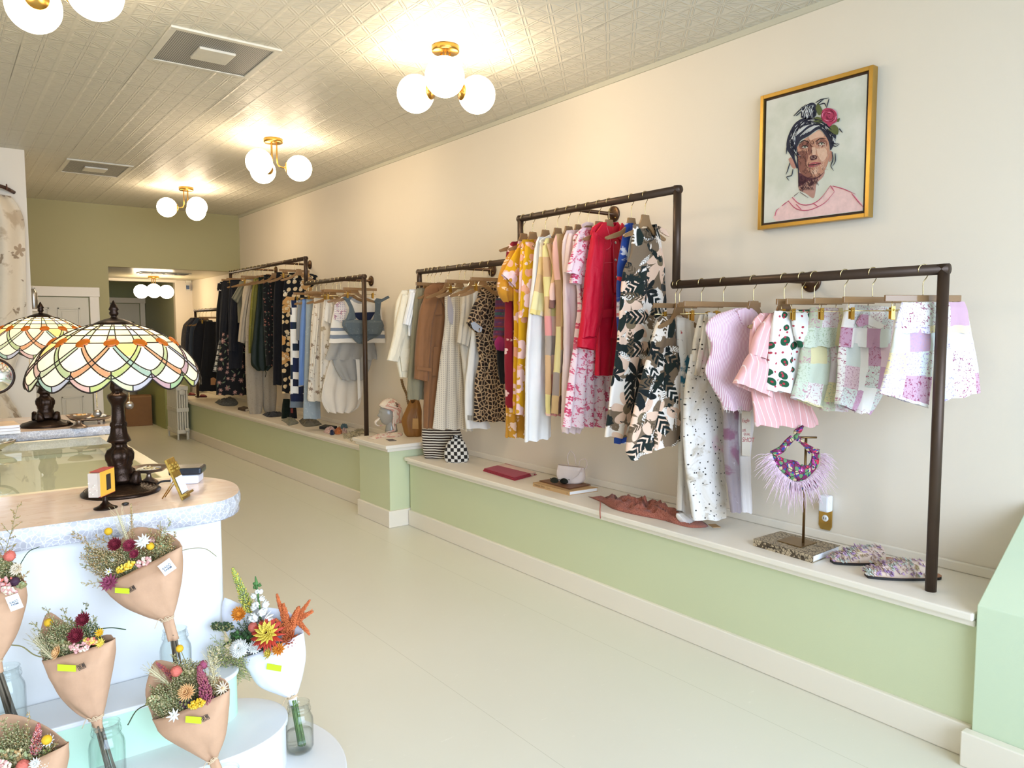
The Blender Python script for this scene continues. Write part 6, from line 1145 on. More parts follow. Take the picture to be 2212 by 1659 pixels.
# fresh bouquet in white paper
DH1, DH2 = FC['lem'], mat('c23b22', .6, vary=.1)
rf, pt, n, m = bouquet('fresh flower bouquet in white paper with a big yellow and red dahlia', jp('f', .22), [(520, 1420, 655, 1366), (538, 1446, 659, 1420), (562, 1478, 653, 1460), (600, 1498, 645, 1490), (622, 1508, 641, 1500)], [(520, 1420), (482, 1350), (484, 1292), (512, 1302), (560, 1310), (620, 1320), (648, 1345), (655, 1366)], [(622, 1506, 641, 1500), (624, 1514, 641, 1510), (627, 1524, 642, 1520)],
 [('fill', 545, 1365, 45, 40, 50, ('drk', 'leaf', 'dgreen', 'sage'), -.02), ('fill', 480, 1420, 38, 44, 60, ('sage', 'lime', 'buff', 'sage'), .02), ('plume', 540, 1322, 503, 1228, {'w': 15, 'c': ('lime', 'lem', 'lime', 'sage'), 'n': 420, 'off': -.02}), ('comb', 518, 1328, 17, {'c': 'oran', 'off': -.01}), ('clus', 481, 1353, 26, {'c': ('dgreen', 'olive', 'drk'), 'n': 170, 'rs': .0035, 'asp': .5, 'off': .0}), ('gomph', 547, 1355, 10, {'c': 'coral', 'off': .02}), ('daisy', 626, 1381, 19, {'c': 'rust', 'cen': 'tan', 'nr': 4, 'np': 12, 'off': .01, 'nm': 'mum'}), ('daisy', 518, 1402, 20, {'c': 'white', 'cen': 'lem', 'nr': 8, 'np': 20, 'off': .035, 'wd': .17, 'curl': .1, 'nm': 'zinnia'}), ('daisy', 548, 1400, 15, {'c': 'white', 'cen': 'white', 'nr': 5, 'np': 14, 'off': .025, 'nm': 'zinnia', 'tx': .6}), ('daisy', 581, 1412, 13, {'c': 'lem', 'cen': 'yel', 'nr': 3, 'np': 9, 'off': .045, 'tx': -.8, 'nm': 'zinnia'}), ('daisy', 602, 1403, 15, {'c': 'oran', 'cen': 'yel', 'nr': 5, 'np': 12, 'off': .045, 'nm': 'zinnia'}),
  ('clus', 540, 1375, 40, {'c': ('drk', 'leaf', 'dgreen'), 'n': 160, 'rs': .006, 'off': -.015, 'asp': .5}), ('clus', 600, 1355, 34, {'c': ('drk', 'leaf', 'cream'), 'n': 120, 'rs': .005, 'off': -.02, 'asp': .5})]
 + [('plume', x0, y0, x1, y1, {'w': w_, 'c': ('amar', 'rust', 'amar'), 'n': 420, 'off': -.01, 'sag': sg, 'nm': 'amaranth'}) for x0, y0, x1, y1, w_, sg in ((622, 1366, 598, 1284, 8, 0), (625, 1362, 612, 1305, 9, 0), (628, 1360, 645, 1310, 11, .05), (632, 1350, 669, 1297, 7, 0), (636, 1345, 675, 1316, 8, .1), (640, 1340, 668, 1362, 7, .25), (616, 1368, 596, 1338, 8, 0), (622, 1368, 640, 1335, 9, 0))]
 + [('spray', 520, 1415, x, y, {'c': ('sage', 'lime', 'buff'), 'n': 60, 'br': .045, 'rs': .0013, 'off': .03}) for x, y in ((455, 1370), (445, 1400), (452, 1430), (468, 1455), (490, 1470), (515, 1478), (540, 1470), (462, 1345))]
 + [('wire', 515, 1400, 482, 1395, {'via': [(500, 1385)], 'c': 'drk', 'r': .003}), ('wire', 520, 1425, 496, 1380, {'via': [(505, 1405)], 'c': 'leaf', 'r': .003})],
 WPAPER, (592, 1442, 31, 13, -10), None, None, st('f', STEMG, 16), .05, True, 'fresh white bouquet')
c = pt(578, 1370, .04); d = (n*.8+V((0, 0, .6))).normalized(); a1 = d.orthogonal().normalized(); a2 = d.cross(a1); rr = 33*m; b = MB()
for k in range(8):
    el = -.25+1.45*k/7; np_ = 15-k
    for i in range(np_):
        a = 2*pi*(i+.5*(k % 2))/np_; o = a1*cos(a)+a2*sin(a); dd = o*cos(el)+d*sin(el); b.petal(c+o*rr*.12+d*rr*.05*k, dd, d if el < .9 else -o, rr*(1.02-.09*k), rr*.12, .12, 0 if k < 3 else 1, rr*.02, .1)
obj('dahlia', b, [DH2, DH1], rf, label='large dahlia, red petals outside and yellow within')
b = MB(); p0, p1 = pt(564, 1336, 0.), pt(553, 1254, -.01)
for i in range(15):
    t_ = i/15; a = i*2.4; o = V((rt.x, rt.y, 0)).normalized()*cos(a)+n*sin(a); q = p0.lerp(p1, t_); s = (25*(1-t_*.75))*m
    for j in range(5): a3 = j*1.256; dd = (o+V((0, 0, .3))+(V((rt.x, rt.y, 0))*cos(a3)+V((0, 0, 1))*sin(a3))*.8); b.petal(q+o*s*.3, dd, o, s*.8, s*.42, .3, 0 if t_ < .8 else 1, .0012, .5)
b.tube([p0, p1], .0035, 6, 1)
for i in range(6): b.ball(p0.lerp(p1, .92+.035*i), .007-.0009*i, 8, 6, 1)
obj('snapdragon', b, [FC['white'], FC['leaf']], rf)
# ------------------------------------------------------------------ things lying on the ledges
Z1 = V((0, 0, 1))
def pile(name, label, cat, poly, z, h, m, amp=.5, fr=30., grp=None, uvs=1., parts=()):
    """crumpled cloth heap over an outline lying on a surface"""
    P = [onz(x, y, z) for x, y in poly]; B = crom(P+[P[0]], 65)[:-1]; c = sum(B, V())/len(B); n = len(B); K = 12; vs = [c+Z1*h]; uv = [(0, 0)]
    for k in range(1, K+1):
        s = k/K
        for j in range(n):
            p = c.lerp(B[j], s); e = (1-s**5); q = noise.noise(p*fr+V((0, 0, z)))
            hh = h*e*(.55+.45*(1-s*s))+h*amp*q*e; vs.append(V((p.x, p.y, z+max(.002, hh) if k < K else z+.001))); uv.append((p.x*uvs, p.y*uvs))
    fs = [(0, 1+j, 1+(j+1) % n) for j in range(n)]+[(1+(k-1)*n+j, 1+k*n+j, 1+k*n+(j+1) % n, 1+(k-1)*n+(j+1) % n) for k in range(1, K) for j in range(n)]+[tuple(1+(K-1)*n+j for j in range(n-1, -1, -1))]
    r = thing(name, label, cat, (c.x, c.y, z), grp); b = MB(); b.add(vs, fs, 0, uv); obj('cloth', b, m, r); return r, c
def soft(name, label, cat, v, base, z, phi, rows, m, t=.05, part='body', fold=(.006, 3), **k):
    P = onz(*vpx(v, *base), z); a = math.radians(phi); u = V((cos(a), sin(a), 0)); n = V((u.y, -u.x, 0)); P = P+n*(-t if k.pop('back', True) else 0)
    r = thing(name, label, cat, tuple(P)); b = MB(); cloth(b, rows, v, P, n, t=t, fold=fold, **k); obj(part, b, m, r); return r, P, n
STRIPE = patt('brown_cream_stripe_knit', '3b2d24', [('stripe', 48, .45, 'e6dcc8', pi/2)], .95, .6)
soft('striped_bag', 'slouchy brown and cream striped knit bag leaning on the raised block', 'bag', 6, (400, 1560), HB, -30, [(1335, 315, 600), (1420, 318, 620), (1500, 325, 610), (1565, 340, 560)], STRIPE, .05, top=True)
CHK = patt('black_white_checker_knit', 'e9e4d8', [('check', .026, '2a2724')], .95, .5)
r, P, n = soft('checked_pouch', 'small black and white checkerboard drawstring pouch', 'bag', 6, (575, 1590), HB, -35, [(1382, 545, 600), (1402, 548, 600), (1430, 512, 632), (1490, 486, 655), (1560, 484, 666), (1588, 505, 645)], CHK, .05)
b = MB(); q = [onp(*vpx(6, x, y), P, n)+n*.03 for x, y in ((548, 1400), (530, 1395), (545, 1378), (575, 1392), (600, 1398))]; b.tube(crom(q, 16), .003, 6); obj('drawstring', b, mat('2a2724', .9), r)
# folded red cloth
def folded(name, label, cat, corners, z, th, n_, m, grp=None):
    c = [onz(x, y, z) for x, y in corners]; r = thing(name, label, cat, tuple(sum(c, V())/4), grp)
    for k in range(n_):
        b = MB(); ctr = sum(c, V())/4; s = 1-.02*k; q = [ctr+(p-ctr)*s+Z1*(th*k/n_+.001) for p in c]; b.prism(q if (q[1]-q[0]).cross(q[2]-q[1]).z > 0 else q[::-1], Z1*(th/n_-.001)); obj('fold', b, m, r, bevel=.003)
    return r
folded('folded_scarf', 'folded crimson printed cloth on the near ledge', 'cloth', [(1043, 1018), (1092, 1006), (1160, 1026), (1112, 1039)], HB, .022, 3, patt('crimson_print', 'a3122a', [('flower', 6, 4, .4, .4, 'd8b8a4', .5, None)], .8))
def book(name, label, corners, zb, th, cov, pages, text=None, spine=None, grp=None, tcol='4a3420'):
    c = [onz(x, y, zb+th) for x, y in corners]          # top corners: spine-start, spine-end, then round
    for i in range(4): c[i].z = zb
    r = thing(name, label, 'book', tuple(sum(c, V())/4), grp); ctr = sum(c, V())/4
    if (c[1]-c[0]).cross(c[2]-c[1]).z < 0: c = c[::-1]; sp = (c[2], c[3])
    else: sp = (c[0], c[1])
    q = [ctr+(p-ctr)*.965 for p in c]
    b = MB(); b.prism([p+Z1*.003 for p in q], Z1*(th-.006)); obj('pages', b, pages, r)
    b = MB(); b.prism(c, Z1*.003); b.prism([p+Z1*(th-.003) for p in c], Z1*.003); d = (sp[1]-sp[0]).normalized(); w_ = d.cross(Z1); w_ = w_ if w_.dot(sp[0]-ctr) > 0 else -w_
    b.prism([sp[0]-w_*.004, sp[1]-w_*.004, sp[1]-w_*.0005, sp[0]-w_*.0005][::1], Z1*th); obj('cover', b, cov, r)
    if text:
        a, e = (sp if (sp[1]-sp[0]).cross(Z1).dot(EYE-ctr) > 0 else (sp[1], sp[0])); ux = (e-a).normalized(); nn = ux.cross(Z1)
        b = MB()
        for tx, fr_, hh in text: b.text(tx, a.lerp(e, fr_)+Z1*(th*.5-hh*.33)+nn*.0006, ux, Z1, hh, 0, .0003)
        obj('spine_lettering', b, mat(tcol, .7, vary=0), r)
    return r, c, ctr
t = NT('engraved_cover'); o = t.obj(); v1 = t.vor(o, 55, 'DISTANCE_TO_EDGE', dim='3D')[0]; w1 = t.n('ShaderNodeTexWave'); t.put(w1.inputs['Vector'], o); w1.inputs['Scale'].default_value = 30; w1.inputs['Distortion'].default_value = 9
ENGR = t.fin(t.mix(t.math('LESS_THAN', t.math('MULTIPLY', v1, w1.outputs[1]), .035), 'b8a78a', '4f4232'), .5)
PAGES = mat('f2efe9', .8, vary=.02)
r1, c1, ct1 = book('book', 'thin tan book under the sunglasses on the near ledge', [(1151, 1042), (1230, 1062), (1292, 1053), (1190, 1037)], HB, .026, mat('cda673', .6), PAGES, [('MARGA TEFO', .05, .017), ('Thousand', .40, .008), ('ph', .93, .009)])
ztop = HB+.0262
folded('leather_clutch', 'flat brown leather pouch lying on the tan book', 'pouch', [(1164, 1040), (1230, 1058), (1277, 1049), (1208, 1034)], ztop, .008, 2, mat('84583a', .5, vary=.15, scale=8))
p = onz(1208, 1046, ztop+.0085); r = thing('sunglasses', 'black sunglasses on the flat leather pouch', 'sunglasses', tuple(p)); ux = V((.5, -.86, 0)); uy = V((.86, .5, 0)); BLKP = mat('141414', .15, vary=0)
for s in (-1, 1):
    b = MB(); c = p+ux*.034*s+Z1*.022; b.prism([c+ux*.029*cos(a)*(1-.12*sin(a))+Z1*.02*sin(a)*(1.05 if sin(a) > 0 else .85)-uy*.002 for a in [i*pi/10 for i in range(20)]], uy*.004); obj('lens', b, mat('0d100e', .05, vary=0), r, bevel=.001)
    b = MB(); b.tube([c+ux*.03*s+Z1*.012, c+ux*.032*s+uy*.02+Z1*.008, c+ux*.02*s+uy*.10-Z1*.016], .002, 6); obj('temple', b, BLKP, r)
b = MB(); b.tube([p+ux*-.008+Z1*.028, p+Z1*.031, p+ux*.008+Z1*.028], .002, 6); obj('bridge', b, BLKP, r)
BEIGE = mat('d8c3b3', .45, vary=.06, name='beige_leather')
P = onz(1240, 1046, ztop); n = V((-.72, -.69, 0)); r = thing('shoulder_bag', 'small beige flap bag with thin looped strap standing behind the sunglasses', 'bag', tuple(P))
b = MB(); cloth(b, [(1206, 1003, 1262, 1010), (1203, 1025, 1265, 1028), (1212, 1040, 1262, 1040), (1225, 1046, 1250, 1046)], 0, P, n, t=.045, fold=(.002, 2), wr=.003); obj('body', b, BEIGE, r)
b = MB(); cloth(b, [(1206, 1002, 1258, 1008), (1203, 1022, 1250, 1024), (1208, 1036, 1236, 1036)], 0, P, n, t=.012, offs=.038, fold=(.001, 2), wr=.002); obj('flap', b, BEIGE, r)
b = MB(); b.tube(crom([onp(x, y, P, n) for x, y in ((1228, 1006), (1226, 985), (1232, 974), (1240, 982), (1244, 1004))], 24), .0035, 8); obj('strap', b, BEIGE, r)
b = MB(); b.tube(crom([onp(x, y, P, n)+n*.01 for x, y in ((1250, 1006), (1254, 993), (1264, 991), (1268, 1002), (1264, 1014))], 24), .0035, 8); obj('strap', b, BEIGE, r)
KN = patt('terracotta_crochet', 'b5705c', [('cells', 120, .12, '94523f')], .95, .9)
r, c = pile('crochet_sweater', 'terracotta crochet top with a long dangling tie, spread on the near ledge', 'knitwear', [(1270, 1073), (1300, 1078), (1330, 1078), (1400, 1092), (1438, 1096), (1462, 1108), (1500, 1118), (1530, 1138), (1490, 1140), (1430, 1124), (1370, 1112), (1325, 1100), (1300, 1086)], HB, .045, KN, 1.1, 38)
b = MB(); q = onz(1297, 1084, HB+.004); b.tube(crom([q, onx(1297, 1090, 3.022), onx(1296, 1104, 3.015), onx(1297, 1120, 3.015)], 14), .0035, 6); obj('tie', b, KN, r)
p = onz(1543, 1136, HB); b = MB(); b.box((p.x-.022, p.y-.035, HB), (p.x+.022, p.y+.035, HB+.002), 0, -.5); obj('swing_tag', b, mat('c49a68', .8), r, label='kraft paper swing tag')
r2, c2, ct2 = book('book', 'large antique style engraved book under the brass scarf stand', [(1627, 1164), (1756, 1201), (1815, 1178), (1686, 1147)], HB, .034, ENGR, mat('f4f6fb', .7, vary=.02), [('Istoria Naturale', .25, .014), ('GEORGES', .72, .016)], tcol='2c2218')
zt2 = HB+.0342; DB = mat('8c7148', .35, .9, vary=.08, name='dull_brass')
q = [onz(x, y, zt2) for x, y in ((1679, 1169), (1711, 1159), (1765, 1173), (1730, 1184))]; pp = onz(1735, 1173, zt2); r = thing('display_stand', 'brass pole stand with square foot on the engraved book', 'stand', tuple(pp))
b = MB(); b.prism(q if (q[1]-q[0]).cross(q[2]-q[1]).z > 0 else q[::-1], Z1*.004); obj('foot', b, DB, r, bevel=.001)
n = V((-.62, -.78, 0)).normalized(); top = onp(1735, 945, pp, n)
b = MB(); b.tube([pp+Z1*.004, V((pp.x, pp.y, top.z))], .0062, 12); b.tube([V((pp.x, pp.y, top.z))-n.cross(Z1)*.05, V((pp.x, pp.y, top.z))+n.cross(Z1)*.05], .005, 8); obj('pole', b, DB, r)
SCARF = patt('jewel_floral_print', '7a2050', [('flower', 28, 6, .46, .4, 'b03a8a', .5, 'e6d0dc'), ('dots', 30, .3, '5e8a5a', 1.), ('dots', 26, .24, 'c8b48a', .9), ('flower', 24, 5, .42, .5, 'c02a4a', .4, None), ('dots', 40, .2, '2a3c86', 1.), ('cells', 30, .04, '1c1418')], .6, .3)
VW[9] = (1620, 900, 7.54); Q = pp+n*.022
r = thing('neck_scarf', 'jewel coloured floral neck scarf with pink feather trim on the brass stand', 'scarf', tuple(top))
def limb(nm, rows, t, o=0.): b = MB(); cloth(b, rows, 9, Q, n, t=t, fold=(.002, 3), NR=24, M=28, wr=.006, offs=o); obj(nm, b, SCARF, r)
limb('scarf_body', [(330, 555, 332, 600), (470, 640, 395, 760), (600, 690, 520, 920), (740, 715, 690, 1040), (880, 790, 840, 1045), (960, 780, 1005, 935), (1000, 690, 1110, 790), (1000, 600, 1132, 640), (950, 540, 1130, 530)], .014)
limb('scarf_end', [(318, 560, 415, 645), (470, 480, 545, 570), (570, 370, 660, 440), (650, 300, 725, 370)], .014, .008)
limb('scarf_end', [(770, 290, 715, 370), (930, 440, 850, 470), (1130, 530, 950, 600)], .014, .008)
limb('scarf_tail', [(690, 275, 790, 300), (720, 210, 840, 225), (850, 135, 872, 150)], .01, .008)
b = MB(); b.ball(onp(*vpx(9, 735, 320), Q, n)+n*.015, .012, 12, 8, amp=.3); obj('knot', b, SCARF, r)
limb('scarf_back', [(690, 1080, 1080, 1060), (680, 1200, 1160, 1150), (700, 1240, 1100, 1210)], .01, -.03)
FEA = mat('ecd0dc', .8, vary=.06, name='pink_ostrich_feather'); fe = MB(); edge = crom([V(e+(0,)) for e in ((345, 610), (420, 790), (540, 930), (720, 1050), (860, 1030), (1010, 930), (1120, 780), (1140, 600))], 80); ctr = V((735, 800, 0))
for i in range(330):
    k = i % 80; e = edge[k]; d = (e-ctr).normalized(); d = d+V((R.uniform(-.45, .45), R.uniform(-.1, .6), 0)); l = R.uniform(150, 330)*(.75 if k > 60 else 1)
    pts = [e+V((R.uniform(-8, 8), R.uniform(-8, 8), 0))+d*l*s*(1-.15*s)+V((0, 1, 0))*l*.55*s*s for s in (0, .3, .6, .85, 1)]; o_ = R.uniform(.0, .035)
    P3 = crom([onp(*vpx(9, p.x, p.y), Q, n)+n*(.01+o_*s) for p, s in zip(pts, (0, .4, .8, 1, 1))], 9); fe.tube(P3, [.0011, .0013, .0013, .0012, .0011, .001, .0008, .0006, .0004], 4)
o = obj('feather_trim', fe, FEA, r); o['kind'] = 'stuff'
# wall socket
p = onx(1784, 1118, XW); r = thing('wall_socket', 'brass outlet plate with one white socket low on the near wall', 'outlet', tuple(p)); b = MB(); hw, hh = .036, .062
b.prism([p+V((-.006, y, z)) for y, z in ((-hw, -hh+.02), (-hw*.7, -hh), (hw*.7, -hh), (hw, -hh+.02), (hw, hh-.02), (hw*.7, hh), (-hw*.7, hh), (-hw, hh-.02))], V((.006, 0, 0))); obj('plate', b, GOLD, r, bevel=.003)
sk = onx(1784, 1119, XW); b = MB(); b.lathe([(0, .003), (.016, .003), (.017, 0), (0, 0)], sk+V((-.006, 0, 0)), 24, 0, (-1, 0, 0)); obj('socket', b, mat('f2f0ea', .4, vary=0), r)
for s in (-1, 1): b = MB(); b.box((sk.x-.0105, sk.y+.006*s-.0012, sk.z-.005), (sk.x-.0085, sk.y+.006*s+.0012, sk.z+.006)); obj('slot', b, mat('1a1a1a', .6, vary=0), r)
a0 = onx(1779, 1088, XW-.05); b = MB(); b.box((XW-.055, a0.y-.026, a0.z-.042), (XW-.0065, a0.y+.026, a0.z+.04)); r = thing('plug_in_adapter', 'white plug-in box on the upper half of the brass outlet', 'adapter', (XW-.03, a0.y, a0.z)); obj('housing', b, mat('eef0f4', .3, vary=0), r, bevel=.008)
b = MB(); b.lathe([(0, .001), (.004, .001), (.0045, 0), (0, 0)], (XW-.0552, a0.y+.016, a0.z+.03), 14, 0, (-1, 0, 0)); obj('light_ring', b, mat('b9bcc2', .4, vary=0), r)
# slippers
PET = [mat(q, .85, vary=.1, scale=50) for q in ('d8c0ac', 'c9a8c8', 'c6cdc0', 'e3cbc2', 'b08fb4', 'd9c9a4')]
def slipper(label, toe, heel, hgt, ang=0., cut=.76):
    a = onz(*toe, HB); e = onz(*heel, HB); ax = (e-a); L_ = ax.length; ax.normalize(); sd = ax.cross(Z1); r = thing('slipper', label, 'slipper', tuple((a+e)/2), 'petal covered slippers')
    def wd(s): return .046*sin(pi*min(1, .06+.9*s))**.45*(1-.28*max(0, s-.35))*(1 if s < .97 else .8)
    S_ = [i/24 for i in range(25)]
    fp = [a+ax*L_*s+sd*wd(s) for s in S_]+[a+ax*L_*s-sd*wd(s) for s in S_[::-1]]
    b = MB(); b.prism(fp[::-1], Z1*.012); obj('sole', b, mat('1b1817', .6), r)
    b = MB(); b.prism([p+Z1*.012 for p in fp[::-1]], Z1*.006); obj('insole', b, mat('a87454', .55), r)
    def up(s, q): w_ = wd(s)*1.04; h = hgt*min(1, .25+s*1.9)*(1 if s < .5 else 1); return a+ax*L_*s+sd*w_*cos(pi*q)+Z1*(.014+h*sin(pi*q)**.8)
    b = MB(); b.surf(lambda u, v_: up(.02+cut*u, v_), 16, 16); obj('upper', b, PET[0], r, solid=.004)
    b = MB()
    for i in range(560):
        s, q = .01+(cut+.01)*R.random(), R.uniform(.02, .98); p = up(s, q); nn = (p-(a+ax*L_*s)).normalized(); d = (nn*.16-ax*R.uniform(.3, 1.)+sd*R.uniform(-.6, .6)+Z1*.1).normalized()
        k = int(3+2.9*noise.noise(V((s*6+a.y*9, q*3, 1)))*1.6) % 6; b.petal(p-nn*.002, d, nn, R.uniform(.014, .024), R.uniform(.006, .009), R.uniform(-.4, .5), k, .0004, .6, 2)
    obj('petal_trim', b, PET, r); return r
slipper('petal covered slipper farther left, its mate overlapping it', (1797, 1216), (1935, 1215), .06)
slipper('petal covered slipper nearer the rack post, overlapping its mate', (1871, 1246), (2031, 1250), .06)
# mannequin head and scarf on the raised block
HBK = .69; hc = onz(844, 932, HBK); f_ = (-rt*.93-fw*.36); f_.z = 0; f_.normalize(); sd = f_.cross(Z1)
r = thing('mannequin_head', 'glossy grey mannequin head facing left on the raised block', 'mannequin head', tuple(hc)); HGREY = mat('aaa79c', .22, vary=.02); H0 = hc+Z1*.165+f_*.012; vs = []; NU, NV = 48, 36
def head(d):
    fx, fs_, fz = d.dot(f_), d.dot(sd), d.z; rx = .083*(1+.12*max(0, -fx)); q = V((0, 0, 0)); R0 = 1.
    p = f_*fx*.092+sd*fs_*.070*(1-.22*max(0, -fz))+Z1*fz*.112
    front = max(0, fx); p += f_*(.020*math.exp(-((fz+.10)/.13)**2-(fs_/.16)**2)*front+.008*math.exp(-((fz+.72)/.14)**2-(fs_/.3)**2)*front+.007*math.exp(-((fz+.42)/.06)**2-(fs_/.2)**2)*front-.010*math.exp(-((fz-.10)/.11)**2-((abs(fs_)-.36)/.16)**2)*front+.006*math.exp(-((fz-.28)/.09)**2)*front)
    return H0+p
for i in range(NV+1):
    t_ = pi*i/NV
    for j in range(NU): a = 2*pi*j/NU; vs.append(head(f_*sin(t_)*cos(a)+sd*sin(t_)*sin(a)+Z1*cos(t_)))
b = MB(); b.add(vs, [(i*NU+j, (i+1)*NU+j, (i+1)*NU+(j+1) % NU, i*NU+(j+1) % NU) for i in range(NV) for j in range(NU)]); b.lathe([(.058, 0), (.055, .02), (.05, .045), (.047, .075), (.05, .11)], hc-f_*.006, 28); obj('head', b, HGREY, r)
SQG = patt('cream_squiggle_silk', 'ecdfcc', [('noise', 16, .5, .02, 'd8a090'), ('noise', 16, .53, .02, 'ecdfcc'), ('noise', 30, .64, .03, '8a5a44')], .6, .2)
r = thing('head_scarf', 'cream squiggle print scarf worn by the mannequin head and pooled around its neck', 'scarf', tuple(hc))
def hood(u, v_):
    t_ = .02+2.05*v_; sp_ = pi if t_ < .95 else 1.5+(pi-1.5)*max(0., 1-(t_-.95)/.35)**1.5; a = sp_*(2*u-1); d = (-f_*sin(t_)*cos(a)+sd*sin(t_)*sin(a)+Z1*cos(t_)); k = 1.16+.10*v_+.03*sin(a*9)*v_; q = V((d.dot(f_)*.098, d.dot(sd)*.082, d.z*.122))*k
    return H0+f_*(q.x-.004)+sd*q.y+Z1*(q.z-.012*v_)
b = MB(); b.surf(hood, 40, 22, uvf=lambda u, v_: (u*.5, v_*.3)); obj('hood', b, SQG, r, solid=.004)
b = MB(); b.lathe([(0, .052), (.03, .05), (.06, .035), (.075, .01), (.06, -.01)], H0+Z1*.075-f_*.03, 24, 0, (-f_*.6+Z1), wob=lambda q, s: 1+.08*sin(5*q)); obj('crown_fold', b, patt('brown_patch_silk', 'b99a80', [('noise', 26, .52, .04, '4a2c1e')], .6), r)
b = MB(); b.tube(crom([H0+f_*.06+sd*.03-Z1*.01, H0+f_*.10+sd*.0-Z1*.045, H0+f_*.13-Z1*.075, H0+f_*.11-Z1*.105, H0+f_*.05-sd*.02-Z1*.10], 20), [.004+.012*sin(pi*i/19) for i in range(20)], 8, flat=.4); obj('tie', b, SQG, r)
b = MB(); b.tube(crom([H0-f_*.03-sd*.085-Z1*.0, H0-f_*.02-sd*.09-Z1*.08, hc-f_*.02-sd*.075+Z1*.02, hc+f_*.06-sd*.1+Z1*.008], 20), [.012+.012*sin(pi*i/19) for i in range(20)], 8, flat=.5); obj('drape', b, SQG, r)
pile('silk_scarf', 'rose squiggle silk pooled flat below the mannequin neck', 'scarf', [(793, 946), (815, 938), (832, 935), (850, 936), (866, 934), (868, 941), (850, 945), (826, 945), (808, 949)], HBK, .012, SQG, .8, 40)
b = MB(); q = onz(845, 951, HBK); b.box((q.x-.03, q.y-.055, HBK+.0005), (q.x+.03, q.y+.055, HBK+.0035), 0, -.2); single('postcard', 'dark picture postcard lying flat on the raised block', 'postcard', b, mat('6b6058', .35, vary=.5, scale=30))
VW[10] = (770, 840, 12.76); TAN = mat('8f5f22', .5, vary=.08, scale=18, bump=.1, name='tan_leather')
r, P, n = soft('leather_tote', 'tan leather tote with folded side and two kraft swing tags', 'bag', 10, (1560, 1330), HBK, -30, [(300, 1480, 1725), (450, 1410, 1765), (600, 1345, 1800), (860, 1240, 1800), (1050, 1275, 1800), (1250, 1335, 1795), (1370, 1480, 1780)], TAN, .05, neck=(-.3, .5, .03, .0))
b = MB(); flat(b, [(1550, 790), (1700, 795), (1710, 1085), (1540, 1075)], 10, P, n, .062, .003); obj('swing_tag', b, mat('c79a5e', .8), r)
b = MB(); b.tube([onp(*vpx(10, x, y), P, n)+n*.06 for x, y in ((1625, 795), (1660, 610), (1690, 795))], .001, 5); obj('tag_string', b, RAFF, r)
b = MB(); p0 = [onp(*vpx(10, x, y), P, n)-n*.01 for x, y in ((1430, 420), (1380, 150), (1290, -60), (1240, -260))]
for k in range(2): b.tube([q+V((0, 0, 0))+n.cross(Z1)*.006*cos(i*.9+k*pi)+n*.006*sin(i*.9+k*pi) for i, q in enumerate(crom(p0, 40))], .0075, 7)
obj('twisted_handle', b, mat('8a6c44', .5, vary=.1), r)
# far ledge
VW[11] = (600, 860, 11.06); VW[12] = (380, 540, 3.95)
def vp_(v, l): return [vpx(v, *q) for q in l]
r, P, n = soft('knit_roll', 'dark green ribbed knit roll standing on the far ledge below the quilted trousers', 'knitwear', 11, (190, 490), HB, -20, [(20, 130, 290), (150, 108, 300), (330, 92, 300), (485, 85, 300)], patt('dark_green_rib', '16241c', [('stripe', 60, .3, '0e1812', pi/2)], .95, .6), .04)
r, P, n = soft('dark_pouch', 'black fabric pouch with red tag beside the green knit roll', 'bag', 11, (370, 490), HB, -20, [(230, 295, 440), (350, 290, 455), (485, 290, 465)], BLK, .03)
b = MB(); flat(b, [(305, 238), (365, 238), (362, 350), (308, 345)], 11, P, n, .036, .003); obj('swing_tag', b, mat('8a3a30', .7), r)
GRC = patt('sage_grey_cotton', '82806a', [], .9)
pile('crumpled_tee', 'sage grey cotton top spilling over the far ledge edge', 'cloth', vp_(11, [(80, 530), (240, 520), (420, 540), (500, 600), (380, 640), (270, 660), (200, 600)]), HB, .035, GRC, 1.0, 40)
pile('crumpled_trousers', 'crumpled khaki trousers below the light jeans on the far ledge', 'cloth', vp_(11, [(500, 530), (760, 530), (1060, 620), (960, 660), (690, 690), (560, 620)]), HB, .04, patt('khaki_cotton', '6e6852', [], .9), .9, 40)
b = MB(); q = [onz(*vpx(11, *e), HB) for e in ((990, 740), (1130, 690), (1420, 730), (1250, 760))]; b.prism(q if (q[1]-q[0]).cross(q[2]-q[1]).z > 0 else q[::-1], Z1*.03); single('notebook', 'dark slate notebook behind the crochet pieces on the far ledge', 'book', b, mat('23262c', .5), bevel=.003)
for nm, lb, poly, m_ in (('crochet_flower', 'pink beaded crochet piece left of the orange one', [(1090, 800), (1200, 760), (1350, 760), (1380, 800), (1250, 850), (1120, 830)], patt('pink_beads', 'd8a99a', [('dots', 90, .3, 'efe0d4', 1.)], .8, .8)), ('crochet_flower', 'bright orange crochet flower on the far ledge', [(1340, 830), (1400, 780), (1500, 770), (1540, 820), (1480, 870), (1380, 870)], patt('orange_crochet', 'c8622a', [('cells', 90, .15, 'e08a48')], .9, .8)), ('crochet_flower', 'navy crochet piece in front of the pink beaded one', [(1235, 850), (1290, 815), (1350, 840), (1340, 880), (1270, 885)], patt('navy_crochet', '1c2748', [], .9, .6)), ('crochet_flower', 'pale pink crochet piece right of the orange one', [(1540, 800), (1620, 780), (1660, 820), (1600, 870), (1530, 860)], patt('blush_crochet', 'd9b8a8', [('dots', 80, .3, 'b58a7a', 1.)], .9, .8)), ('crochet_flower', 'teal crochet piece behind the orange one', [(1480, 730), (1560, 690), (1650, 680), (1670, 710), (1560, 745)], patt('teal_crochet', '5d7a80', [], .9, .6))):
    pile(nm, lb, 'crochet', vp_(11, poly), HB, .035, m_, 1., 60)
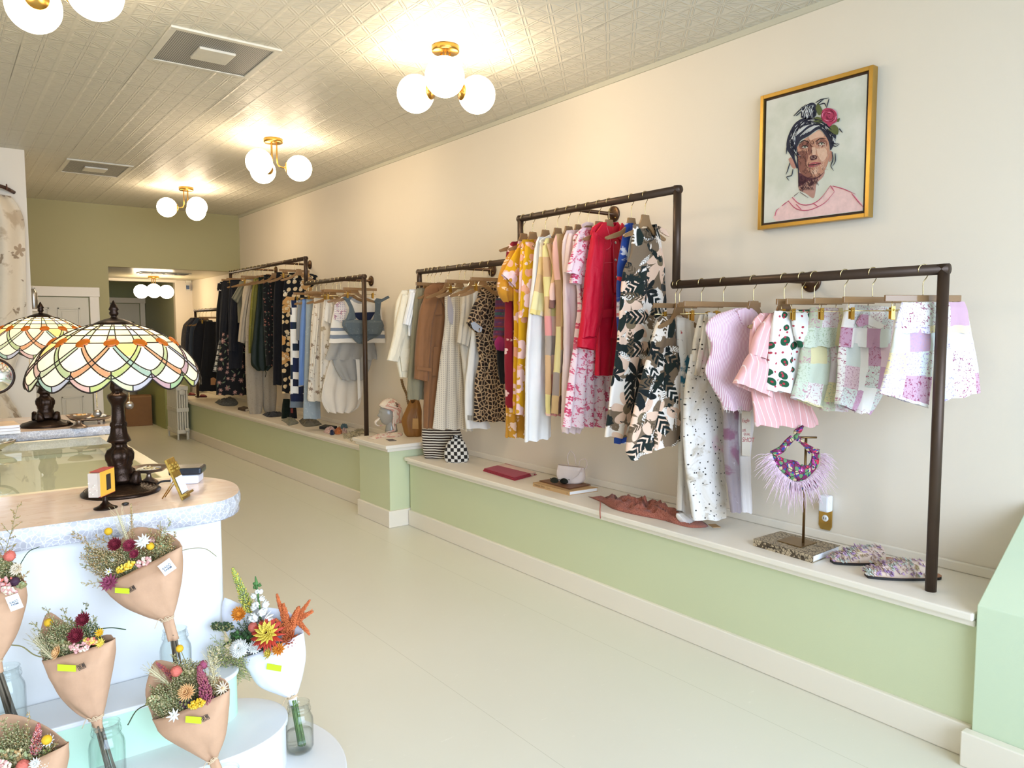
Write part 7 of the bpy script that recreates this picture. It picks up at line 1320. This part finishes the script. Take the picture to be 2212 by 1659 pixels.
NETM = mat('b8ac8c', .9, vary=.15, name='net_yarn'); r = thing('net_bag', 'beige knotted net bag sprawled before the rack post, hanging over the far ledge edge', 'bag', tuple(onz(*vpx(11, 1800, 880), HB))); b = MB()
for i in range(44):
    x = 1610+R.uniform(0, 470); y = 930-(x-1610)*.28+R.uniform(-60, 45); q = onz(*vpx(11, x, y), HB+.006); rr = R.uniform(.012, .026); a0 = R.uniform(0, 6); 
    b.tube([q+V((rr*cos(a)*1.3, rr*sin(a), .008+.008*sin(a*2+a0))) for a in [j*pi/8 for j in range(16)]], .0036, 6, closed=True)
for x in (1760, 1840): q = onx(*vpx(11, x, 960), 3.02); b.tube([q+V((0, .016*cos(a), .018*sin(a)-.01)) for a in [j*pi/8 for j in range(16)]], .0036, 6, closed=True)
obj('net', b, NETM, r)
pile('folded_shirt', 'grey green shirt crumpled under the plaid trousers on the far ledge', 'cloth', vp_(12, [(330, 1300), (420, 1285), (480, 1268), (530, 1300), (500, 1332), (400, 1330)]), HB, .05, patt('moss_grey', '4a4c44', [('noise', 20, .55, .1, '6a6c60')], .9), .8, 30)
book('book', 'small dark bound book beside the sweatpants on the far ledge', vp_(12, [(528, 1345), (590, 1358), (640, 1345), (580, 1332)]), HB, .03, mat('3a2a22', .5), PAGES)
pile('dark_scarf', 'black scarf bundle lying between the sweatpants cuffs on the far ledge', 'cloth', vp_(12, [(735, 1405), (800, 1390), (900, 1392), (900, 1420), (800, 1428)]), HB, .03, BLK2, .7, 40)
for k, (x, y, lb) in enumerate(((120, 1240, 'dark red flat shoe nearest the radiator on the far ledge'), (215, 1255, 'dark red flat shoe with white tag, its mate to the left'))):
    q = onz(*vpx(12, x, y), HB); r = thing('flat_shoe', lb, 'shoe', tuple(q), 'dark red flat shoes'); ax = V((.5, -.86, 0)); b = MB(); fp = [q+ax*.115*cos(a)+ax.cross(Z1)*.04*sin(a)*(1-.2*cos(a)) for a in [i*pi/12 for i in range(24)]]; b.prism(fp if (fp[1]-fp[0]).cross(fp[2]-fp[1]).z > 0 else fp[::-1], Z1*.01); obj('sole', b, mat('2a1a16', .6), r)
    b = MB(); b.surf(lambda u, v_: q+ax*(.112-.10*u)+ax.cross(Z1)*.040*cos(pi*v_)*min(1, .3+u*1.4)+Z1*(.01+.035*sin(pi*v_)*min(1, .35+u)), 8, 12); obj('upper', b, mat('7c1f26', .4), r, solid=.003)
q = onz(*vpx(12, 98, 1210), HB); b = MB(); b.lathe([(0, 0), (.075, 0), (.085, .11), (.09, .115), (.084, .12), (.07, .01), (0, .008)], (q.x, q.y, HB), 28); single('basket', 'pale round tub at the far end of the ledge behind the radiator', 'tub', b, mat('cfc9b2', .6))
# ------------------------------------------------------------------ radiator, box, camera
r = thing('radiator', 'white cast iron column radiator at the end of the far ledge', 'radiator', (2.85, 12.0, 0)); RW = mat('d9d4c2', .4, vary=.05, name='radiator_paint'); pr = None
def section(y):
    b = MB(); z0, z1 = .12, .76; x0, x1 = 2.76, 2.93; nC = 5
    for k in range(nC): x = x0+.018+(x1-x0-.036)*k/(nC-1); b.tube([(x, y, z0), (x, y, z1)], .0145, 8)
    for z in (z0, (z0+z1)/2, z1): b.box((x0, y-.02, z-.03), (x1, y+.02, z+.03))
    return b
for k in range(11): obj('section', section(11.72+.055*k), RW, r, bevel=.008)
for x, y in ((2.775, 11.72), (2.915, 11.72), (2.775, 12.27), (2.915, 12.27)): b = MB(); b.lathe([(0, 0), (.018, 0), (.012, .02), (.016, .1), (0, .105)], (x, y, 0), 12); obj('foot', b, RW, r)
b = MB(); b.lathe([(0, 0), (.04, 0), (.045, .006), (.04, .012), (0, .014)], (2.845, 11.70, .70), 20, 0, (0, -1, 0)); obj('end_plug', b, RW, r); b = MB(); b.tube([(2.89, 11.67, 0), (2.89, 11.67, .12), (2.89, 11.70, .13)], .012, 10); b.lathe([(0, 0), (.03, 0), (.03, .015), (0, .018)], (2.89, 11.66, .15), 16, 0, (0, -1, 0)); obj('valve', b, RW, r)
q = onz(306, 920, 0); b = MB(); b.box((q.x-.21, q.y, 0), (q.x+.19, q.y+.32, .50), 0, -.15); r = thing('cardboard_box', 'plain cardboard box standing on the passage floor before the back door', 'box', (q.x, q.y+.16, 0)); obj('box_body', b, mat('8a6440', .8, vary=.06), r, bevel=.004)
b = MB(); b.box((q.x-.21, q.y-.004, .482), (q.x+.19, q.y+.328, .504), 0, -.15, (q.x-.01, q.y+.16, 0)); obj('flap', b, mat('9c744c', .8), r)
q = ony(406, 621, 13.55); b = MB(); b.box((q.x-.035, 13.5, q.z-.05), (q.x+.035, 13.6, q.z+.05), 0, -.3); r = thing('security_camera', 'small white security camera in the passage corner', 'camera', (q.x, 13.55, q.z)); obj('housing', b, mat('e6e2d6', .4), r, bevel=.01); b = MB(); b.box((q.x-.042, 13.487, q.z-.035), (q.x+.006, 13.497, q.z+.03), 0, -.3); obj('lens', b, mat('15151a', .2), r)
q = ony(407, 611, 13.58); b = MB(); b.box((q.x-.045, 13.55, q.z-.0), (q.x+.045, 13.6, q.z+.09)); single('motion_sensor', 'white sensor box above the passage security camera', 'sensor', b, mat('e9e4d4', .4), bevel=.008)
q = ony(340, 646, 15.85); b = MB(); b.box((q.x-.16, 15.84, q.z-.09), (q.x+.16, 15.9, q.z+.09)); r = thing('exit_sign', 'small exit sign above the back door, half hidden by the lamp', 'sign', (q.x, 15.86, q.z)); obj('sign_box', b, mat('d9d8c8', .5), r); b = MB(); b.text('EXIT', (q.x-.13, 15.838, q.z-.045), (1, 0, 0), (0, 0, 1), .13, 0, .001, 'LEFT', .01); t = NT('exit_red'); obj('letters', b, t.fin('d0302a', .5, 0, .5, Emission_Color=(1, .08, .05, 1), Emission_Strength=1.2), r)
# ------------------------------------------------------------------ portrait
t = NT('canvas_ground'); o = t.obj(); n1 = t.noise(o, 5, 5)[0]; CANV = t.fin(t.mix(t.step(n1, .35, .7), 'c9ccbd', 'dcdbd0'), .8)
y0, y1, za, zb = 1.826, 2.423, 2.157, 2.845; r = thing('framed_portrait', 'gold framed painting of a dark haired woman with a red rose', 'painting', (XW, (y0+y1)/2, za)); D = .045
b = MB()
for q in ((y0, y0+.02, za, zb), (y1-.02, y1, za, zb), (y0+.02, y1-.02, za, za+.02), (y0+.02, y1-.02, zb-.02, zb)): b.box((XW-D, q[0], q[2]), (XW-.001, q[1], q[3]))
obj('frame', b, mat('c49c4c', .3, .85, vary=.08, name='gold_leaf_frame'), r, bevel=.002)
b = MB(); b.box((XW-D+.014, y0+.02, za+.02), (XW-.002, y1-.02, zb-.02)); obj('shadow_gap', b, mat('3a2416', .6), r)
X0 = XW-D+.009; b = MB(); b.box((X0, y0+.032, za+.032), (XW-D+.016, y1-.032, zb-.032)); cv = obj('canvas', b, CANV, r)
VW[13] = (1690, 200, 5.922)
def cp(x, y, k): px_, py_ = vpx(13, x, y); p = onx(px_, py_, X0); return V((X0-.0004*k, p.y, p.z))
def shape(nm, polys, col, k, sm=True):
    b = MB()
    for pl in polys:
        c = [cp(x, y, k) for x, y in pl]; c = crom(c+[c[0]], 4*len(c)+1)[:-1] if sm else c; c = [V((X0-.0004*k, min(max(p.y, y0+.034), y1-.034), min(max(p.z, za+.034), zb-.034))) for p in c]; b.prism(c if sum(((q-c[0]).cross(s-c[0]) for q, s in zip(c[1:], c[2:])), V()).x < 0 else c[::-1], V((-.0004, 0, 0)))
    return obj(nm, b, mat(col, .8, vary=.12, scale=40), cv)
def strokes(nm, ls, col, k, w_=.0022):
    b = MB()
    for l in ls: pts = crom([cp(x, y, k) for x, y in l], 14); b.tube(pts, [w_*(.35+.65*sin(pi*min(1, .15+i/15))) for i in range(14)], 5)
    return obj(nm, b, mat(col, .8, vary=.1), cv)
shape('painted_shirt', [[(-120, 1600), (-60, 1500), (0, 1440), (80, 1380), (150, 1335), (200, 1400), (290, 1430), (400, 1415), (520, 1340), (580, 1250), (620, 1190), (660, 1200), (800, 1240), (900, 1290), (1010, 1400), (1090, 1490), (1110, 1530), (1080, 1570), (500, 1640), (-20, 1690)]], 'ecc9c4', 1)
shape('painted_neck', [[(200, 1010), (205, 1120), (215, 1240), (300, 1290), (400, 1350), (425, 1260), (440, 1160), (520, 1080), (540, 1000)]], 'b58a7c', 2)
shape('painted_neck_shade', [[(205, 1030), (212, 1200), (260, 1180), (330, 1130), (420, 1110), (500, 1060), (540, 1000), (400, 1040)]], '5a3038', 2.5)
shape('painted_face', [[(190, 700), (195, 830), (200, 940), (240, 1030), (330, 1085), (430, 1085), (520, 1030), (570, 940), (600, 830), (605, 720), (590, 620), (540, 540), (470, 480), (380, 540), (280, 600)]], 'c08e76', 3)
shape('painted_ear', [[(80, 850), (110, 830), (150, 880), (180, 950), (150, 975), (110, 930)], [(610, 740), (640, 760), (630, 860), (600, 890)]], 'b98878', 3)
shape('painted_cheek_shade', [[(195, 760), (200, 940), (240, 1030), (330, 1085), (400, 1082), (330, 1000), (310, 900), (330, 840), (330, 780), (280, 740)], [(350, 650), (385, 690), (370, 780), (340, 800), (330, 720)], [(210, 660), (330, 620), (350, 650), (320, 700), (230, 720)], [(420, 640), (520, 590), (580, 640), (560, 690), (470, 690)]], '8a5a4c', 4)
shape('painted_light', [[(380, 700), (420, 700), (430, 790), (390, 800)], [(440, 720), (560, 720), (570, 820), (520, 880), (460, 810)], [(380, 990), (450, 985), (440, 1040), (380, 1040)], [(340, 560), (470, 490), (540, 560), (440, 580), (360, 610)]], 'd9b49c', 5)
shape('painted_nose_shade', [[(350, 820), (400, 800), (450, 815), (440, 850), (370, 865)]], '4a2028', 6); shape('painted_lips', [[(335, 925), (390, 895), (440, 890), (500, 905), (440, 940), (380, 955), (340, 950)]], 'a8545a', 6)
shape('painted_eye', [[(250, 700), (290, 680), (330, 700), (290, 715)], [(465, 660), (500, 640), (540, 655), (500, 675)]], 'd8cfc0', 6); shape('painted_iris', [[(280, 690), (295, 684), (305, 698), (290, 708)], [(495, 650), (510, 645), (520, 660), (505, 668)]], '2c3a2c', 7)
shape('painted_hair', [[(190, 700), (160, 820), (200, 960), (190, 980), (140, 860), (100, 790), (60, 720), (60, 620), (100, 500), (160, 400), (240, 340), (340, 320), (440, 370), (560, 400), (640, 450), (690, 540), (670, 640), (620, 740), (600, 640), (540, 530), (470, 470), (330, 560), (230, 620)], [(240, 320), (250, 230), (310, 160), (390, 130), (440, 170), (440, 260), (400, 320), (320, 340)]], '23263a', 5)
strokes('painted_hair_light', [[(100+i*26, 620-i*22), (170+i*30, 520-i*18), (260+i*26, 430-i*6)] for i in range(6)]+[[(260+i*24, 300), (290+i*22, 220), (330+i*16, 165)] for i in range(5)]+[[(230+i*40, 560-i*20), (330+i*30, 470-i*8), (420+i*22, 420)] for i in range(4)], 'd6d6d2', 7, .0026)
RH = random.Random(5)
def inside(x, y): return ((x-400)/235)**2+((y-(560 if x < 420 else 480))/190)**2
hl = []; hd = []
for i in range(150):
    a = RH.uniform(2.3, 6.1); rr = RH.uniform(.86, 1.12); x, y = 385+255*rr*cos(a), 640+270*rr*sin(a); l = RH.uniform(35, 90); tx, ty = -sin(a)*255, cos(a)*270; n_ = sqrt(tx*tx+ty*ty); (hl if i % 3 else hd).append([(x, y), (x+tx/n_*l*.5+RH.uniform(-6, 6), y+ty/n_*l*.5), (x+tx/n_*l+RH.uniform(-10, 10), y+ty/n_*l)])
for i in range(40): x = RH.uniform(250, 430); y = RH.uniform(160, 300); (hl if i % 2 else hd).append([(x, y), (x+RH.uniform(-14, 4), y+22), (x+RH.uniform(-20, 10), y+RH.uniform(30, 55))])
strokes('painted_hair_wisp', hd, 'dcdcd8', 8, .0016); strokes('painted_hair_strand', hl, '191c2c', 9, .0019)
fl1 = []; fl2 = []
for i in range(130):
    x = RH.uniform(200, 580); y = RH.uniform(600, 1060); 
    if ((x-400)/200)**2+((y-790)/290)**2 > .9: continue
    (fl1 if x+RH.uniform(-60, 60) < 400 or y > 960 else fl2).append([(x, y), (x+RH.uniform(-20, 20), y+RH.uniform(10, 40)), (x+RH.uniform(-40, 40), y+RH.uniform(20, 70))])
strokes('painted_shade_hatching', fl1, '55302c', 5.5, .0010); strokes('painted_light_hatching', fl2, 'e4c4ac', 5.5, .0010)
strokes('painted_neck_hatching', [[(x, y), (x+RH.uniform(-14, 24), y+RH.uniform(10, 34))] for x, y in [(RH.uniform(212, 450), RH.uniform(1060, 1260)) for _ in range(110)] if (x-210) < (1330-y)*1.1], '4a222c', 8, .0012)
strokes('painted_hair_line', [[(150, 300), (220, 230), (310, 150)], [(180, 300), (260, 230)], [(430, 130), (500, 90), (600, 70)], [(450, 150), (540, 80)], [(470, 160), (540, 140), (570, 190)], [(600, 80), (585, 140), (570, 200)], [(100, 900), (70, 1000), (50, 1050)], [(140, 980), (120, 1060), (60, 1080), (90, 1125)], [(680, 780), (680, 880), (650, 940)], [(640, 760), (650, 860), (625, 940), (660, 1000)], [(620, 640), (680, 690), (735, 660)], [(640, 640), (700, 660), (720, 650)], [(730, 460), (775, 515)], [(60, 700), (55, 790)], [(190, 720), (195, 860), (210, 1010), (215, 1200)]], '1c1f30', 8, .0024)
strokes('painted_brow', [[(220, 650), (280, 615), (350, 640)], [(430, 630), (490, 590), (560, 590)], [(250, 700), (290, 678), (335, 700)], [(465, 660), (500, 636), (545, 655)], [(335, 928), (400, 925), (500, 905)]], '1f1418', 9, .0022)
strokes('painted_hatching', [[(215+22*i, 1120+8*(i % 3)), (250+22*i, 1170+10*(i % 4))] for i in range(11)]+[[(230+22*i, 1200+6*(i % 3)), (262+20*i, 1250)] for i in range(8)]+[[(230, 1275), (335, 1345)], [(150, 1330), (215, 1275)]], '4a2a30', 8, .0013)
strokes('painted_collar', [[(80, 1385), (170, 1480), (290, 1510), (420, 1480), (560, 1400), (670, 1270)], [(130, 1340), (200, 1410), (290, 1440), (400, 1420), (500, 1350), (620, 1190)], [(620, 1190), (670, 1265)], [(650, 1195), (790, 1235), (940, 1300)], [(890, 1290), (980, 1400), (1050, 1475)], [(0, 1450), (80, 1385)], [(-90, 1580), (-70, 1510), (-40, 1480)], [(180, 1430), (250, 1500)], [(400, 1415), (460, 1460)]], 'c8476a', 8, .0019)
shape('painted_leaf', [[(430, 200), (460, 140), (500, 190), (520, 260), (470, 290)], [(390, 350), (450, 310), (520, 350), (500, 410), (430, 390)], [(590, 470), (660, 410), (720, 460), (710, 540), (650, 520)], [(690, 350), (740, 330), (720, 380)]], '5c6436', 9)
shape('painted_rose', [[(500, 300), (520, 230), (570, 200), (640, 210), (690, 250), (705, 310), (700, 370), (640, 410), (610, 440), (570, 400), (520, 360)]], 'b03a5c', 10)
strokes('painted_rose_petal', [[(600+k*12*cos(a0), 300+k*11*sin(a0)) for a0 in (j, j+.7, j+1.5)] for k, j in ((1, 0), (2, 2), (3, 4), (4, 1), (5, 3), (6, 5), (7, .6), (8, 2.4), (7, 4.2), (5, 0), (3, 1.4))], '7c1a3a', 11, .0018)
strokes('painted_rose_light', [[(600+k*12*cos(a0), 300+k*11*sin(a0)) for a0 in (j, j+.5, j+1.)] for k, j in ((8, 0), (7, 3), (6, 1.5), (4, 4.5), (9, 5.2))], 'e68aa4', 12, .002)
